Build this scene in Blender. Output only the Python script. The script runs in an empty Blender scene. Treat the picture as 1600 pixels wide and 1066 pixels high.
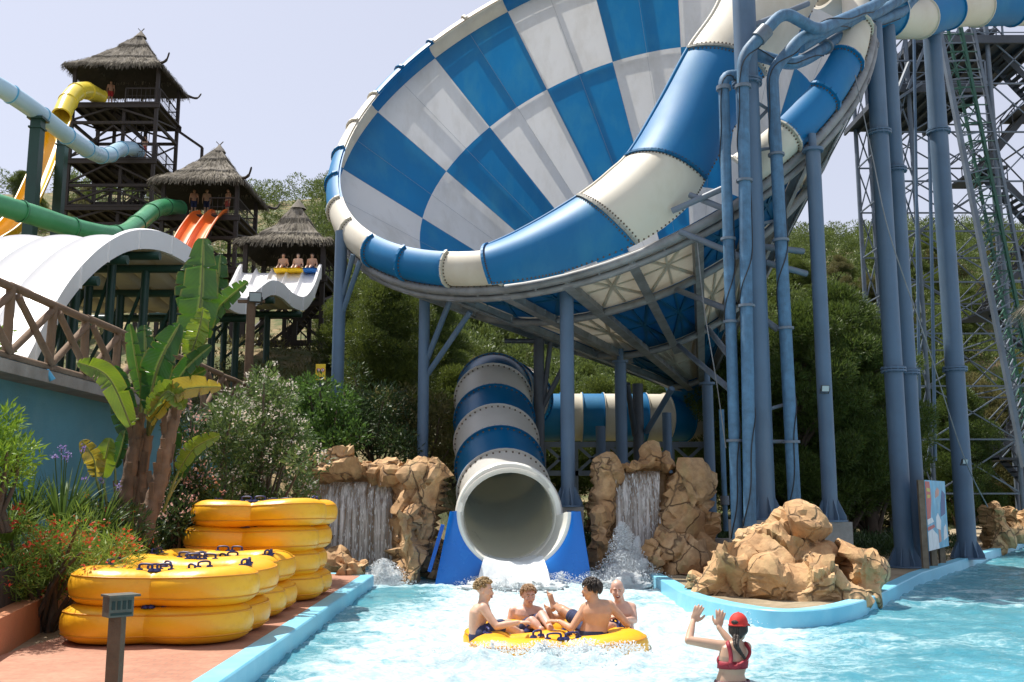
import bpy, bmesh, math, random
import numpy as np
from mathutils import Vector, Matrix, noise
from mathutils.geometry import delaunay_2d_cdt
R = math.radians
random.seed(7)
RNG = np.random.default_rng(7)
scn = bpy.context.scene
COL = scn.collection

# ------------------------------------------------------------------ camera model (35 mm lens, pitched up, eye 2.1 m above the water)
F = 1555.0
TH = math.atan((775 - 533) / F)
CAMH = 2.1
CT, ST = math.cos(TH), math.sin(TH)

def ray(px, py):
    u = (px - 800) / F
    v = (533 - py) / F
    return Vector((u, CT - v * ST, ST + v * CT))

def P(px, py, Y):
    d = ray(px, py)
    return Vector((0, 0, CAMH)) + d * (Y / d.y)

def G(px, py, z):
    d = ray(px, py)
    return Vector((0, 0, CAMH)) + d * ((z - CAMH) / d.z)

def PX(px, X, py):
    d = ray(px, py)
    return Vector((0, 0, CAMH)) + d * (X / d.x)

def V(*a):
    return Vector(a)

# ------------------------------------------------------------------ mesh builder
class MB:
    def __init__(s):
        s.v = []; s.f = []; s.m = []

    def add(s, vs, fs, mi=0):
        o = len(s.v)
        s.v.extend([tuple(x) for x in vs])
        for i, f in enumerate(fs):
            s.f.append(tuple(o + k for k in f))
            s.m.append(mi if isinstance(mi, int) else mi[i])
        return s

    def box(s, c, sx, sy, sz, rz=0.0, mi=0, rot=None):
        M = rot if rot is not None else Matrix.Rotation(rz, 3, 'Z')
        c = Vector(c)
        vs = [c + M @ Vector((x * sx / 2, y * sy / 2, z * sz / 2)) for z in (-1, 1) for y in (-1, 1) for x in (-1, 1)]
        return s.add(vs, [(0, 2, 3, 1), (4, 5, 7, 6), (0, 1, 5, 4), (2, 6, 7, 3), (0, 4, 6, 2), (1, 3, 7, 5)], mi)

    def bar(s, a, b, w, h=None, mi=0, up=None):
        a = Vector(a); b = Vector(b); h = w if h is None else h
        d = b - a
        L = d.length
        if L < 1e-6: return s
        d.normalize()
        up = Vector(up) if up is not None else (Vector((0, 0, 1)) if abs(d.z) < .95 else Vector((0, 1, 0)))
        x = d.cross(up).normalized(); y = x.cross(d)
        vs = []
        for p in (a, b):
            for i, j in ((-1, -1), (1, -1), (1, 1), (-1, 1)):
                vs.append(p + x * (i * w / 2) + y * (j * h / 2))
        return s.add(vs, [(3, 2, 1, 0), (4, 5, 6, 7), (0, 1, 5, 4), (1, 2, 6, 5), (2, 3, 7, 6), (3, 0, 4, 7)], mi)

    def tube(s, pts, r, n=12, caps=True, mi=0, closed=False, sx=1.0, sy=1.0):
        pts = [Vector(p) for p in pts]
        N = len(pts)
        rs = [r] * N if not isinstance(r, (list, tuple)) else r
        tang = []
        for i in range(N):
            if closed:
                t = pts[(i + 1) % N] - pts[i - 1]
            else:
                t = pts[min(i + 1, N - 1)] - pts[max(i - 1, 0)]
            tang.append(t.normalized())
        up = Vector((0, 0, 1)) if abs(tang[0].z) < .9 else Vector((0, 1, 0))
        x = tang[0].cross(up).normalized()
        vs = []
        for i in range(N):
            t = tang[i]
            x = (x - t * x.dot(t)).normalized()
            y = t.cross(x)
            for k in range(n):
                a = 2 * math.pi * k / n
                vs.append(pts[i] + x * (math.cos(a) * rs[i] * sx) + y * (math.sin(a) * rs[i] * sy))
        fs = []
        M = N if closed else N - 1
        for i in range(M):
            for k in range(n):
                a = i * n + k; b = i * n + (k + 1) % n
                j = (i + 1) % N
                c = j * n + (k + 1) % n; d = j * n + k
                fs.append((a, b, c, d))
        if caps and not closed:
            fs.append(tuple(range(n - 1, -1, -1)))
            fs.append(tuple((N - 1) * n + k for k in range(n)))
        return s.add(vs, fs, mi)

    def lathe(s, prof, c, n=16, mi=0, axis=None):
        c = Vector(c)
        M = Matrix.Identity(3) if axis is None else Vector(axis).to_track_quat('Z', 'Y').to_matrix()
        vs = []
        for (r, z) in prof:
            for k in range(n):
                a = 2 * math.pi * k / n
                vs.append(c + M @ Vector((r * math.cos(a), r * math.sin(a), z)))
        fs = []
        for i in range(len(prof) - 1):
            for k in range(n):
                fs.append((i * n + k, i * n + (k + 1) % n, (i + 1) * n + (k + 1) % n, (i + 1) * n + k))
        return s.add(vs, fs, mi)

    def grid(s, rows, mi=0, flip=False, wrap=False):
        nr = len(rows); nc = len(rows[0])
        vs = [p for r in rows for p in r]
        fs = []; ms = []
        for i in range(nr - 1):
            for j in range(nc if wrap else nc - 1):
                k = (j + 1) % nc
                q = (i * nc + j, i * nc + k, (i + 1) * nc + k, (i + 1) * nc + j)
                fs.append(q[::-1] if flip else q)
                ms.append(mi if isinstance(mi, int) else mi(i, j))
        return s.add(vs, fs, ms)

    def build(s, name, mats, parent=None, smooth=None, loc=None):
        me = bpy.data.meshes.new(name)
        base = Vector((0, 0, 0))
        p = parent
        while p is not None:
            base = base + Vector(p.location); p = p.parent
        L = Vector(loc) if (loc is not None and parent is None) else Vector((0, 0, 0))
        off = base + L
        me.from_pydata([(x[0] - off.x, x[1] - off.y, x[2] - off.z) for x in s.v], [], s.f)
        if not isinstance(mats, (list, tuple)): mats = [mats]
        for m in mats: me.materials.append(m)
        if any(s.m): me.polygons.foreach_set('material_index', s.m)
        if smooth is not None:
            me.polygons.foreach_set('use_smooth', [True] * len(me.polygons))
            me.update()
            if smooth < 180: me.set_sharp_from_angle(angle=R(smooth))
        me.update()
        o = bpy.data.objects.new(name, me)
        COL.objects.link(o)
        o.location = L
        if parent is not None: o.parent = parent
        return o

def tag(o, label=None, cat=None, group=None, kind=None):
    if label: o['label'] = label
    if cat: o['category'] = cat
    if group: o['group'] = group
    if kind: o['kind'] = kind
    return o

def thing(name, label, cat, loc=(0, 0, 0), group=None):
    o = bpy.data.objects.new(name, None)
    o.empty_display_size = .3
    COL.objects.link(o)
    o.location = loc
    return tag(o, label, cat, group)

def copy_tree(o, parent=None):
    c = o.copy(); COL.objects.link(c)
    if parent is not None: c.parent = parent
    for ch in list(o.children): copy_tree(ch, c)
    return c

def np_mesh(name, verts, nper, mats, parent=None, loc=None, smooth=False, mat_idx=None):
    """verts: (F*nper,3) array, consecutive groups of nper are one face"""
    n = len(verts); nf = n // nper
    me = bpy.data.meshes.new(name)
    off = np.zeros(3)
    p = parent
    while p is not None:
        off = off + np.array(p.location); p = p.parent
    if loc is not None and parent is None: off = off + np.array(loc)
    me.vertices.add(n); me.vertices.foreach_set('co', (verts - off).astype(np.float32).ravel())
    me.loops.add(n); me.loops.foreach_set('vertex_index', np.arange(n, dtype=np.int32))
    me.polygons.add(nf)
    me.polygons.foreach_set('loop_start', np.arange(0, n, nper, dtype=np.int32))
    me.polygons.foreach_set('loop_total', np.full(nf, nper, dtype=np.int32))
    if not isinstance(mats, (list, tuple)): mats = [mats]
    for m in mats: me.materials.append(m)
    if mat_idx is not None: me.polygons.foreach_set('material_index', mat_idx.astype(np.int32))
    if smooth: me.polygons.foreach_set('use_smooth', np.ones(nf, dtype=bool))
    me.update(calc_edges=True)
    o = bpy.data.objects.new(name, me); COL.objects.link(o)
    if parent is not None: o.parent = parent
    elif loc is not None: o.location = loc
    return o

def catmull(pts, n=8):
    pts = [Vector(p) for p in pts]
    out = []
    for i in range(len(pts) - 1):
        p0 = pts[max(i - 1, 0)]; p1 = pts[i]; p2 = pts[i + 1]; p3 = pts[min(i + 2, len(pts) - 1)]
        for k in range(n):
            t = k / n
            out.append(.5 * ((2 * p1) + (p2 - p0) * t + (2 * p0 - 5 * p1 + 4 * p2 - p3) * t * t + (3 * p1 - p0 - 3 * p2 + p3) * t ** 3))
    out.append(pts[-1])
    return out

def fbm(p, oct=4):
    return noise.fractal(Vector(p), 1.0, 2.0, oct, noise_basis='PERLIN_ORIGINAL')

# ------------------------------------------------------------------ materials
class NT:
    def __init__(s, name):
        s.mat = bpy.data.materials.new(name)
        s.mat.use_nodes = True
        s.t = s.mat.node_tree
        s.t.nodes.clear()
        s.out = s.n('ShaderNodeOutputMaterial')

    def n(s, typ, **kw):
        nd = s.t.nodes.new(typ)
        for k, v in kw.items():
            if k.startswith('i_'):
                key = k[2:]
                key = int(key) if key.isdigit() else key.replace('_', ' ')
                if isinstance(v, bpy.types.NodeSocket): s.t.links.new(v, nd.inputs[key])
                else: nd.inputs[key].default_value = v
            else: setattr(nd, k, v)
        return nd

    def l(s, a, b): s.t.links.new(a, b)

    def coord(s, scale=None, kind='Object'):
        tc = s.n('ShaderNodeTexCoord')
        o = tc.outputs[kind]
        if scale is not None:
            mp = s.n('ShaderNodeMapping', i_Vector=o, i_Scale=scale if hasattr(scale, '__len__') else (scale,) * 3)
            o = mp.outputs[0]
        return o

    def noise(s, scale, vec=None, detail=4, rough=.55):
        kw = dict(i_Scale=scale, i_Detail=detail, i_Roughness=rough)
        if vec is not None: kw['i_Vector'] = vec
        return s.n('ShaderNodeTexNoise', **kw)

    def ramp(s, fac, stops, interp='LINEAR'):
        r = s.n('ShaderNodeValToRGB', i_Fac=fac)
        e = r.color_ramp.elements
        r.color_ramp.interpolation = interp
        while len(e) < len(stops): e.new(.5)
        for el, (p, c) in zip(e, stops):
            el.position = p
            el.color = (c[0], c[1], c[2], 1) if hasattr(c, '__len__') else (c, c, c, 1)
        return r.outputs[0]

    def mix(s, fac, a, b, blend='MIX'):
        m = s.n('ShaderNodeMix', data_type='RGBA', blend_type=blend)
        for i, x in ((0, fac), (6, a), (7, b)):
            if isinstance(x, bpy.types.NodeSocket): s.l(x, m.inputs[i])
            else: m.inputs[i].default_value = x if i == 0 else (x[0], x[1], x[2], 1)
        return m.outputs[2]

    def math(s, op, a, b=0.0, c=None):
        m = s.n('ShaderNodeMath', operation=op)
        for i, x in enumerate((a, b, c)):
            if x is None: continue
            if isinstance(x, bpy.types.NodeSocket): s.l(x, m.inputs[i])
            else: m.inputs[i].default_value = x
        return m.outputs[0]

    def bump(s, h, strength=.3, dist=.02):
        return s.n('ShaderNodeBump', i_Height=h, i_Strength=strength, i_Distance=dist).outputs[0]

    def bsdf(s, color, rough=.5, normal=None, **kw):
        b = s.n('ShaderNodeBsdfPrincipled')
        for k, x in (('Base Color', color), ('Roughness', rough), ('Normal', normal)):
            if x is None: continue
            if isinstance(x, bpy.types.NodeSocket): s.l(x, b.inputs[k])
            else: b.inputs[k].default_value = (x[0], x[1], x[2], 1) if k == 'Base Color' else x
        for k, x in kw.items():
            k = k.replace('_', ' ')
            if isinstance(x, bpy.types.NodeSocket): s.l(x, b.inputs[k])
            else: b.inputs[k].default_value = x
        s.l(b.outputs[0], s.out.inputs[0])
        return b

def sc(c, k): return tuple(min(1, x * k) for x in c)

def simple(name, c, rough=.5, var=.15, vs=1.5, bump=0.0, bs=30, stain=None, stain_amt=.5, stain_scale=(1, 1, 1), **kw):
    t = NT(name)
    co = t.coord()
    n1 = t.noise(vs, co, 5, .6).outputs[0]
    col = t.ramp(n1, [(.3, sc(c, 1 - var)), (.7, sc(c, 1 + var * .7))])
    if stain is not None:
        n2 = t.noise(1.0, t.coord(stain_scale), 6, .65).outputs[0]
        col = t.mix(t.math('MULTIPLY', t.ramp(n2, [(.48, 0), (.72, 1)]), stain_amt), col, stain)
    nm = None
    if bump: nm = t.bump(t.noise(bs, co, 5, .6).outputs[0], bump, .02)
    rr = t.math('MULTIPLY_ADD', n1, .25, rough - .12)
    t.bsdf(col, rr, nm, **kw)
    return t.mat
M = {}
M['col_blue'] = simple('column_blue_paint', (.085, .145, .225), .5, .2, .6, .04, 60, stain=(.15, .2, .26), stain_amt=.6, stain_scale=(2, 2, .25))
M['pipe_blue'] = simple('pipe_blue_cover', (.075, .175, .29), .6, .3, 5, .3, 40, stain=(.025, .05, .09), stain_amt=.6, stain_scale=(4, 4, .5))
M['steel'] = simple('galvanised_steel', (.25, .255, .26), .55, .25, 2, .05, 40, stain=(.09, .085, .08), stain_amt=.6, stain_scale=(1.2, 1.2, 1.2), Metallic=.15)
M['dark_steel'] = simple('dark_steel', (.055, .065, .08), .55, .3, 2, .05, 30)
M['grey_steel'] = simple('grey_blue_steel', (.14, .175, .22), .5, .2, 1.2, .03, 30, stain=(.07, .07, .08), stain_amt=.5)
M['green_steel'] = simple('green_steel', (.02, .09, .06), .5, .2, 1)
M['dkgreen'] = simple('dark_green_paint', (.012, .05, .037), .45, .2, .8)
M['fg_blue'] = simple('fibreglass_blue', (.001, .18, .42), .52, .12, .35, .012, 6, stain=(.05, .27, .42), stain_amt=.5, stain_scale=(.9, .9, .35))
M['fg_white'] = simple('fibreglass_white', (.78, .77, .75), .33, .05, .3, .012, 6, stain=(.5, .47, .41), stain_amt=.5, stain_scale=(.9, .9, .35))
M['fg_cream'] = simple('fibreglass_cream', (.72, .67, .56), .52, .05, .4, .012, 6, stain=(.5, .41, .26), stain_amt=.4, stain_scale=(.7, .7, .4))
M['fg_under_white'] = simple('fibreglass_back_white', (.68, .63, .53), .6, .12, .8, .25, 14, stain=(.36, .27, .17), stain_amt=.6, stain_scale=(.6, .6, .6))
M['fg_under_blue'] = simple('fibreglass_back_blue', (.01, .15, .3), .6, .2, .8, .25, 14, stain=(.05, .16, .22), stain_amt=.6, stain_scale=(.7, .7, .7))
def translucent(m, amount):
    nt = m.node_tree; out = next(n for n in nt.nodes if n.type == 'OUTPUT_MATERIAL'); b = next(n for n in nt.nodes if n.type == 'BSDF_PRINCIPLED')
    tr = nt.nodes.new('ShaderNodeBsdfTranslucent'); mx = nt.nodes.new('ShaderNodeMixShader'); mx.inputs[0].default_value = amount
    lk = b.inputs['Base Color'].links
    if lk: nt.links.new(lk[0].from_socket, tr.inputs[0])
    nt.links.new(b.outputs[0], mx.inputs[1]); nt.links.new(tr.outputs[0], mx.inputs[2]); nt.links.new(mx.outputs[0], out.inputs[0])
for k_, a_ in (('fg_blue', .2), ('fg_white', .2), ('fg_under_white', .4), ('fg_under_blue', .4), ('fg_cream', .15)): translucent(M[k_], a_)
M['seam'] = simple('seam_grey', (.3, .32, .34), .6)
M['bolt'] = simple('bolt_brown', (.1, .07, .045), .6)
M['concrete'] = simple('concrete', (.3, .29, .27), .85, .2, 3, .3, 30, stain=(.16, .15, .13), stain_amt=.6)
M['cable'] = simple('black_cable', (.02, .02, .022), .5)
M['skirt_blue'] = simple('skirt_blue_paint', (.004, .15, .56), .28, .06, .5, .01, 8, stain=(.02, .22, .6), stain_amt=.4)
M['exit_white'] = simple('exit_white_gelcoat', (.8, .79, .72), .2, .05, .6, .01, 8)
M['pool_paint'] = simple('pool_paint', (.2, .56, .74), .4, .1, .8, .05, 30, stain=(.42, .68, .76), stain_amt=.55, stain_scale=(.8, .8, .8))
M['stream'] = simple('foaming_stream', (.7, .74, .75), .35, .12, 5, .6, 9)
M['tube_inner'] = simple('tube_inner_gelcoat', (.82, .81, .68), .3, .05, .6, .01, 8)
M['pool_floor'] = simple('pool_floor_paint', (.25, .62, .78), .6, .06, .5)

def brick_mat():
    t = NT('red_paving')
    co = t.coord()
    br = t.n('ShaderNodeTexBrick', i_Vector=co, i_Scale=1.0, i_Color1=(.34, .145, .085, 1), i_Color2=(.42, .19, .115, 1), i_Mortar=(.26, .15, .1, 1), i_Mortar_Size=.008, i_Bias=-.1, i_Brick_Width=.2, i_Row_Height=.1)
    br.offset = .5
    n = t.noise(1.2, co, 6, .65).outputs[0]
    n2 = t.noise(14, co, 4, .6).outputs[0]
    col = t.mix(t.ramp(n, [(.35, 0), (.7, .75)]), br.outputs[0], (.46, .25, .16))
    col = t.mix(t.ramp(n2, [(.4, .0), (.75, .5)]), col, (.25, .09, .055))
    t.bsdf(col, .75, t.bump(br.outputs[1], -.3, .01))
    return t.mat
M['paving'] = brick_mat()

def ground_mat():
    t = NT('ground_soil')
    co = t.coord()
    n = t.noise(.35, co, 8, .65).outputs[0]
    n2 = t.noise(6, co, 6, .6).outputs[0]
    col = t.ramp(n, [(.3, (.2, .15, .09)), (.5, (.34, .27, .18)), (.7, (.46, .39, .28))])
    col = t.mix(t.ramp(n2, [(.4, 0), (.7, .6)]), col, (.15, .12, .06))
    t.bsdf(col, .95, t.bump(n2, .6, .05))
    return t.mat
M['ground'] = ground_mat()

def hill_mat():
    t = NT('hill_scrub')
    co = t.coord()
    n = t.noise(.05, co, 8, .7).outputs[0]
    n2 = t.noise(.6, co, 6, .65).outputs[0]
    col = t.ramp(n, [(.35, (.13, .12, .045)), (.5, (.27, .19, .1)), (.65, (.33, .25, .14))])
    col = t.mix(t.ramp(n2, [(.38, 0), (.55, .85)]), col, (.055, .085, .022))
    t.bsdf(col, 1.0, t.bump(n2, .8, .5))
    return t.mat
M['hill'] = hill_mat()

def leaf_mat(name, c1, c2, c3, trans=.35, rough=.5, spec=.3):
    t = NT(name)
    g = t.n('ShaderNodeNewGeometry')
    rnd = g.outputs['Random Per Island']
    n = t.noise(.9, t.coord(), 3, .6).outputs[0]
    f = t.math('ADD', t.math('MULTIPLY', rnd, .55), t.math('MULTIPLY', t.math('SUBTRACT', n, .22), .85))
    col = t.ramp(f, [(.12, c1), (.5, c2), (.9, c3)])
    b = t.n('ShaderNodeBsdfPrincipled', i_Base_Color=col, i_Roughness=rough)
    b.inputs['Specular IOR Level'].default_value = spec
    tr = t.n('ShaderNodeBsdfTranslucent', i_Color=t.mix(.5, col, c3))
    mx = t.n('ShaderNodeMixShader', i_0=trans)
    t.l(b.outputs[0], mx.inputs[1]); t.l(tr.outputs[0], mx.inputs[2]); t.l(mx.outputs[0], t.out.inputs[0])
    return t.mat
M['pine'] = leaf_mat('pine_needles', (.03, .055, .013), (.075, .115, .022), (.16, .19, .035))
M['pine_dark'] = leaf_mat('pine_needles_dark', (.03, .055, .013), (.065, .105, .022), (.13, .18, .035), .35)
M['scrub'] = leaf_mat('scrub_leaves', (.05, .06, .02), (.11, .115, .035), (.2, .17, .07))
M['wood_far'] = leaf_mat('hillside_needles', (.045, .075, .02), (.085, .125, .03), (.15, .19, .05))
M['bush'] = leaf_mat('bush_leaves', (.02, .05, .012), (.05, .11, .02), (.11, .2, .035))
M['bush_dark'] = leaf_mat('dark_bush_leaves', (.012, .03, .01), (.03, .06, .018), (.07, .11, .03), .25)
M['bush_lime'] = leaf_mat('lime_bush_leaves', (.06, .13, .012), (.14, .26, .02), (.28, .4, .04))
M['oleander'] = leaf_mat('oleander_leaves', (.03, .06, .018), (.08, .13, .035), (.16, .22, .06))
M['petal_pale'] = leaf_mat('pale_petals', (.55, .45, .36), (.68, .58, .48), (.75, .68, .6), .3)
M['petal_pink'] = leaf_mat('pink_petals', (.55, .22, .2), (.65, .35, .3), (.7, .5, .42), .3)
M['petal_red'] = leaf_mat('red_petals', (.45, .03, .015), (.6, .06, .03), (.65, .14, .05), .3)
M['petal_purple'] = leaf_mat('purple_petals', (.2, .12, .45), (.3, .2, .55), (.4, .3, .6), .3)
M['strap'] = leaf_mat('strap_leaves', (.025, .06, .015), (.06, .12, .025), (.13, .2, .04), .3)
M['feather'] = leaf_mat('feathery_leaves', (.06, .12, .015), (.13, .22, .03), (.25, .34, .06), .4)
M['bark'] = simple('bark', (.11, .08, .055), .9, .35, 5, .6, 12)
M['pinebark'] = simple('pine_bark', (.1, .075, .055), .9, .35, 4, .6, 10)

translucent(M['tube_inner'], .5)

M['tube_white'] = simple('tube_white_gelcoat', (.76, .74, .7), .35, .06, .5, .012, 6, stain=(.55, .53, .48), stain_amt=.4, stain_scale=(.6, .6, .6)); translucent(M['tube_white'], .42)
M['tube_blue'] = simple('tube_blue_gelcoat', (.001, .15, .36), .32, .12, .5, .012, 6, stain=(.06, .24, .38), stain_amt=.3, stain_scale=(.6, .6, .6)); translucent(M['tube_blue'], .35)
# ------------------------------------------------------------------ camera, sun, sky
cam = bpy.data.cameras.new('camera'); cam.lens = 35.0; cam.sensor_width = 36.0
cam.clip_start = .1; cam.clip_end = 3000
co_ = bpy.data.objects.new('camera', cam); COL.objects.link(co_)
co_.location = (0, 0, CAMH); co_.rotation_euler = (math.pi / 2 + TH, 0, 0)
scn.camera = co_

SUN_AZ, SUN_EL = R(-56), R(65)        # azimuth from +Y towards +X
sd = Vector((math.sin(SUN_AZ) * math.cos(SUN_EL), math.cos(SUN_AZ) * math.cos(SUN_EL), math.sin(SUN_EL)))
sl = bpy.data.lights.new('sun', 'SUN'); sl.energy = 3.9; sl.angle = R(.6); sl.color = (1, .95, .87)
so = bpy.data.objects.new('sun', sl); COL.objects.link(so)
so.rotation_euler = (-sd).to_track_quat('-Z', 'Y').to_euler(); so.location = (-20, 10, 40)

w = bpy.data.worlds.new('World'); scn.world = w; w.use_nodes = True
wt = w.node_tree; bg = wt.nodes['Background']
sky = wt.nodes.new('ShaderNodeTexSky'); sky.sky_type = 'NISHITA'; sky.sun_disc = False
sky.sun_elevation = SUN_EL; sky.sun_rotation = SUN_AZ
sky.air_density = 1.0; sky.dust_density = 1.8; sky.ozone_density = 2.5; sky.altitude = 0
hs = wt.nodes.new('ShaderNodeHueSaturation'); hs.inputs['Saturation'].default_value = .68; hs.inputs['Hue'].default_value = .515; hs.inputs['Value'].default_value = .84
wt.links.new(sky.outputs[0], hs.inputs['Color']); vm = wt.nodes.new('ShaderNodeMix'); vm.data_type = 'RGBA'; vm.inputs[0].default_value = .7; vm.inputs[7].default_value = (2.42, 2.5, 2.85, 1)
wt.links.new(hs.outputs[0], vm.inputs[6]); wt.links.new(vm.outputs[2], bg.inputs[0]); bg.inputs[1].default_value = .15
scn.view_settings.view_transform = 'Standard'; scn.view_settings.look = 'None'
scn.view_settings.exposure = 0.88; scn.view_settings.gamma = 1.0
scn.cycles.max_bounces = 10; scn.cycles.diffuse_bounces = 5; scn.cycles.transparent_max_bounces = 24
scn.cycles.use_denoising = True

# ------------------------------------------------------------------ pool outline (inner edge of the wall, seen from above)
DECK = .25
right_px = [(1000, 889), (1035, 907), (1065, 925), (1105, 937), (1150, 946), (1195, 952), (1245, 954), (1295, 950), (1335, 942), (1372, 929), (1408, 911), (1440, 895)]
right_curve = [G(a, b, DECK) for a, b in right_px]
pa = right_curve[-1]; pb = G(1600, 845, DECK)
dr = (pb - pa).normalized()
right_curve = [Vector(p) for p in catmull(right_curve, 4)] + [pa + dr * 12, pa + dr * 26]
XL0, XL1 = -2.93, -3.28
POOL = [Vector((XL0 + .35, -4, 0)), Vector((XL0 + .2, 2, 0)), Vector((XL0, 10, 0)), Vector((XL1, 24.2, 0)), Vector((XL1 - 1.2, 25.0, 0)), Vector((XL1 - 2.0, 26.4, 0)), Vector((-1.0, 28.2, 0)), Vector((2.2, 28.4, 0)), Vector((3.0, 27.8, 0))]
POOL += [Vector((p.x, p.y, 0)) for p in right_curve]
e = POOL[-1]
POOL += [Vector((e.x + 2, 8, 0)), Vector((e.x, -4, 0))]
POLY = np.array([(p.x, p.y) for p in POOL])

def inside(x, y, poly=POLY):
    x = np.asarray(x, float); y = np.asarray(y, float)
    r = np.zeros(x.shape, bool); n = len(poly)
    for i in range(n):
        x1, y1 = poly[i]; x2, y2 = poly[(i + 1) % n]
        c = ((y1 > y) != (y2 > y)) & (x < (x2 - x1) * (y - y1) / ((y2 - y1) if y2 != y1 else 1e-9) + x1)
        r ^= c
    return r

def cdt_sheet(name, outer, hole, z, mat, kind='structure'):
    pts = [Vector((p[0], p[1])) for p in outer] + [Vector((p[0], p[1])) for p in hole]
    no = len(outer); nh = len(hole)
    edges = [(i, (i + 1) % no) for i in range(no)] + [(no + i, no + (i + 1) % nh) for i in range(nh)]
    vs, _, fs, *_ = delaunay_2d_cdt(pts, edges, [], 0, 1e-4)
    hp = np.array([(p[0], p[1]) for p in hole]) if nh else None
    op = np.array([(p[0], p[1]) for p in outer])
    out = []
    for f in fs:
        c = sum((vs[i] for i in f), Vector((0, 0))) / len(f)
        if not inside([c.x], [c.y], op)[0]: continue
        if hp is not None and inside([c.x], [c.y], hp)[0]: continue
        out.append(tuple(f))
    b = MB(); b.add([(v.x, v.y, z) for v in vs], out)
    o = b.build(name, mat); o['kind'] = kind
    return o

def offset_poly(poly, d):
    out = []; n = len(poly)
    for i in range(n):
        a = Vector(poly[i - 1]); b = Vector(poly[i]); c = Vector(poly[(i + 1) % n])
        t1 = (b - a).to_2d().normalized(); t2 = (c - b).to_2d().normalized()
        t = (t1 + t2)
        t = t.normalized() if t.length > 1e-6 else t1
        nrm = Vector((-t.y, t.x))
        k = d / max(.5, abs(nrm.dot(Vector((-t1.y, t1.x)))))
        out.append((b.x + nrm.x * k, b.y + nrm.y * k))
    return out

# the polygon runs clockwise/counter-clockwise: make +d point outwards
area = sum(POLY[i][0] * POLY[(i + 1) % len(POLY)][1] - POLY[(i + 1) % len(POLY)][0] * POLY[i][1] for i in range(len(POLY)))
SGN = -1 if area > 0 else 1
OUT = offset_poly(POOL, SGN * .29)

lp0, lp1 = pa, pa + dr * 26
ln = Vector((-dr.y, dr.x, 0)).normalized()          # towards the land behind the right edge
q0, q1 = lp0 + ln * 6.0 + dr * 2, lp1 + ln * 6.0 + dr * 4
def pool_dist(x, y):
    return (x - lp0.x) * ln.x + (y - lp0.y) * ln.y
cdt_sheet('ground', [(-90, -40), (90, -40), (90, 80), (40, 80), (q1.x, q1.y), (q0.x, q0.y), (q0.x - 2, 31.5), (-90, 31.5)], OUT, .2, M['ground'])
# red paving on the left and a patch beside the right waterfall
lp = [(-6.1, -4), (XL0 + .06, -4), (XL0 - .09, 2), (XL0 - .28, 10), (XL1 - .27, 24.0), (-4.6, 25.0), (-6.0, 24.5)]
cdt_sheet('paving', lp, [], DECK - .01, M['paving'])
rp = [(3.5, 27.2), (3.7, 25.6), (5.2, 22.2), (6.4, 22.6), (6.6, 27)]
cdt_sheet('paving_patch', rp, [], DECK - .012, M['paving'])

# pool wall with flat coping: one thing
b = MB()
n = len(POOL)
prof_rows = []
for i in range(n):
    p = POOL[i]; q = OUT[i]
    prof_rows.append([Vector((p.x, p.y, -1.3)), Vector((p.x, p.y, DECK - .02)), Vector((p.x + (q[0] - p.x) * .06, p.y + (q[1] - p.y) * .06, DECK)),
                      Vector((q[0], q[1], DECK)), Vector((q[0], q[1], -.3))])
prof_rows.append(prof_rows[0])
b.grid(prof_rows, flip=SGN < 0)
pw = b.build('pool_wall', M['pool_paint'], smooth=40)
tag(pw, 'pale blue painted pool wall with flat coping round the water', 'pool wall', kind='structure')
b = MB(); b.add([(p.x, p.y, -1.2) for p in POOL], [tuple(range(n))])
o = b.build('pool_floor', M['pool_floor']); o['kind'] = 'structure'

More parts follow.
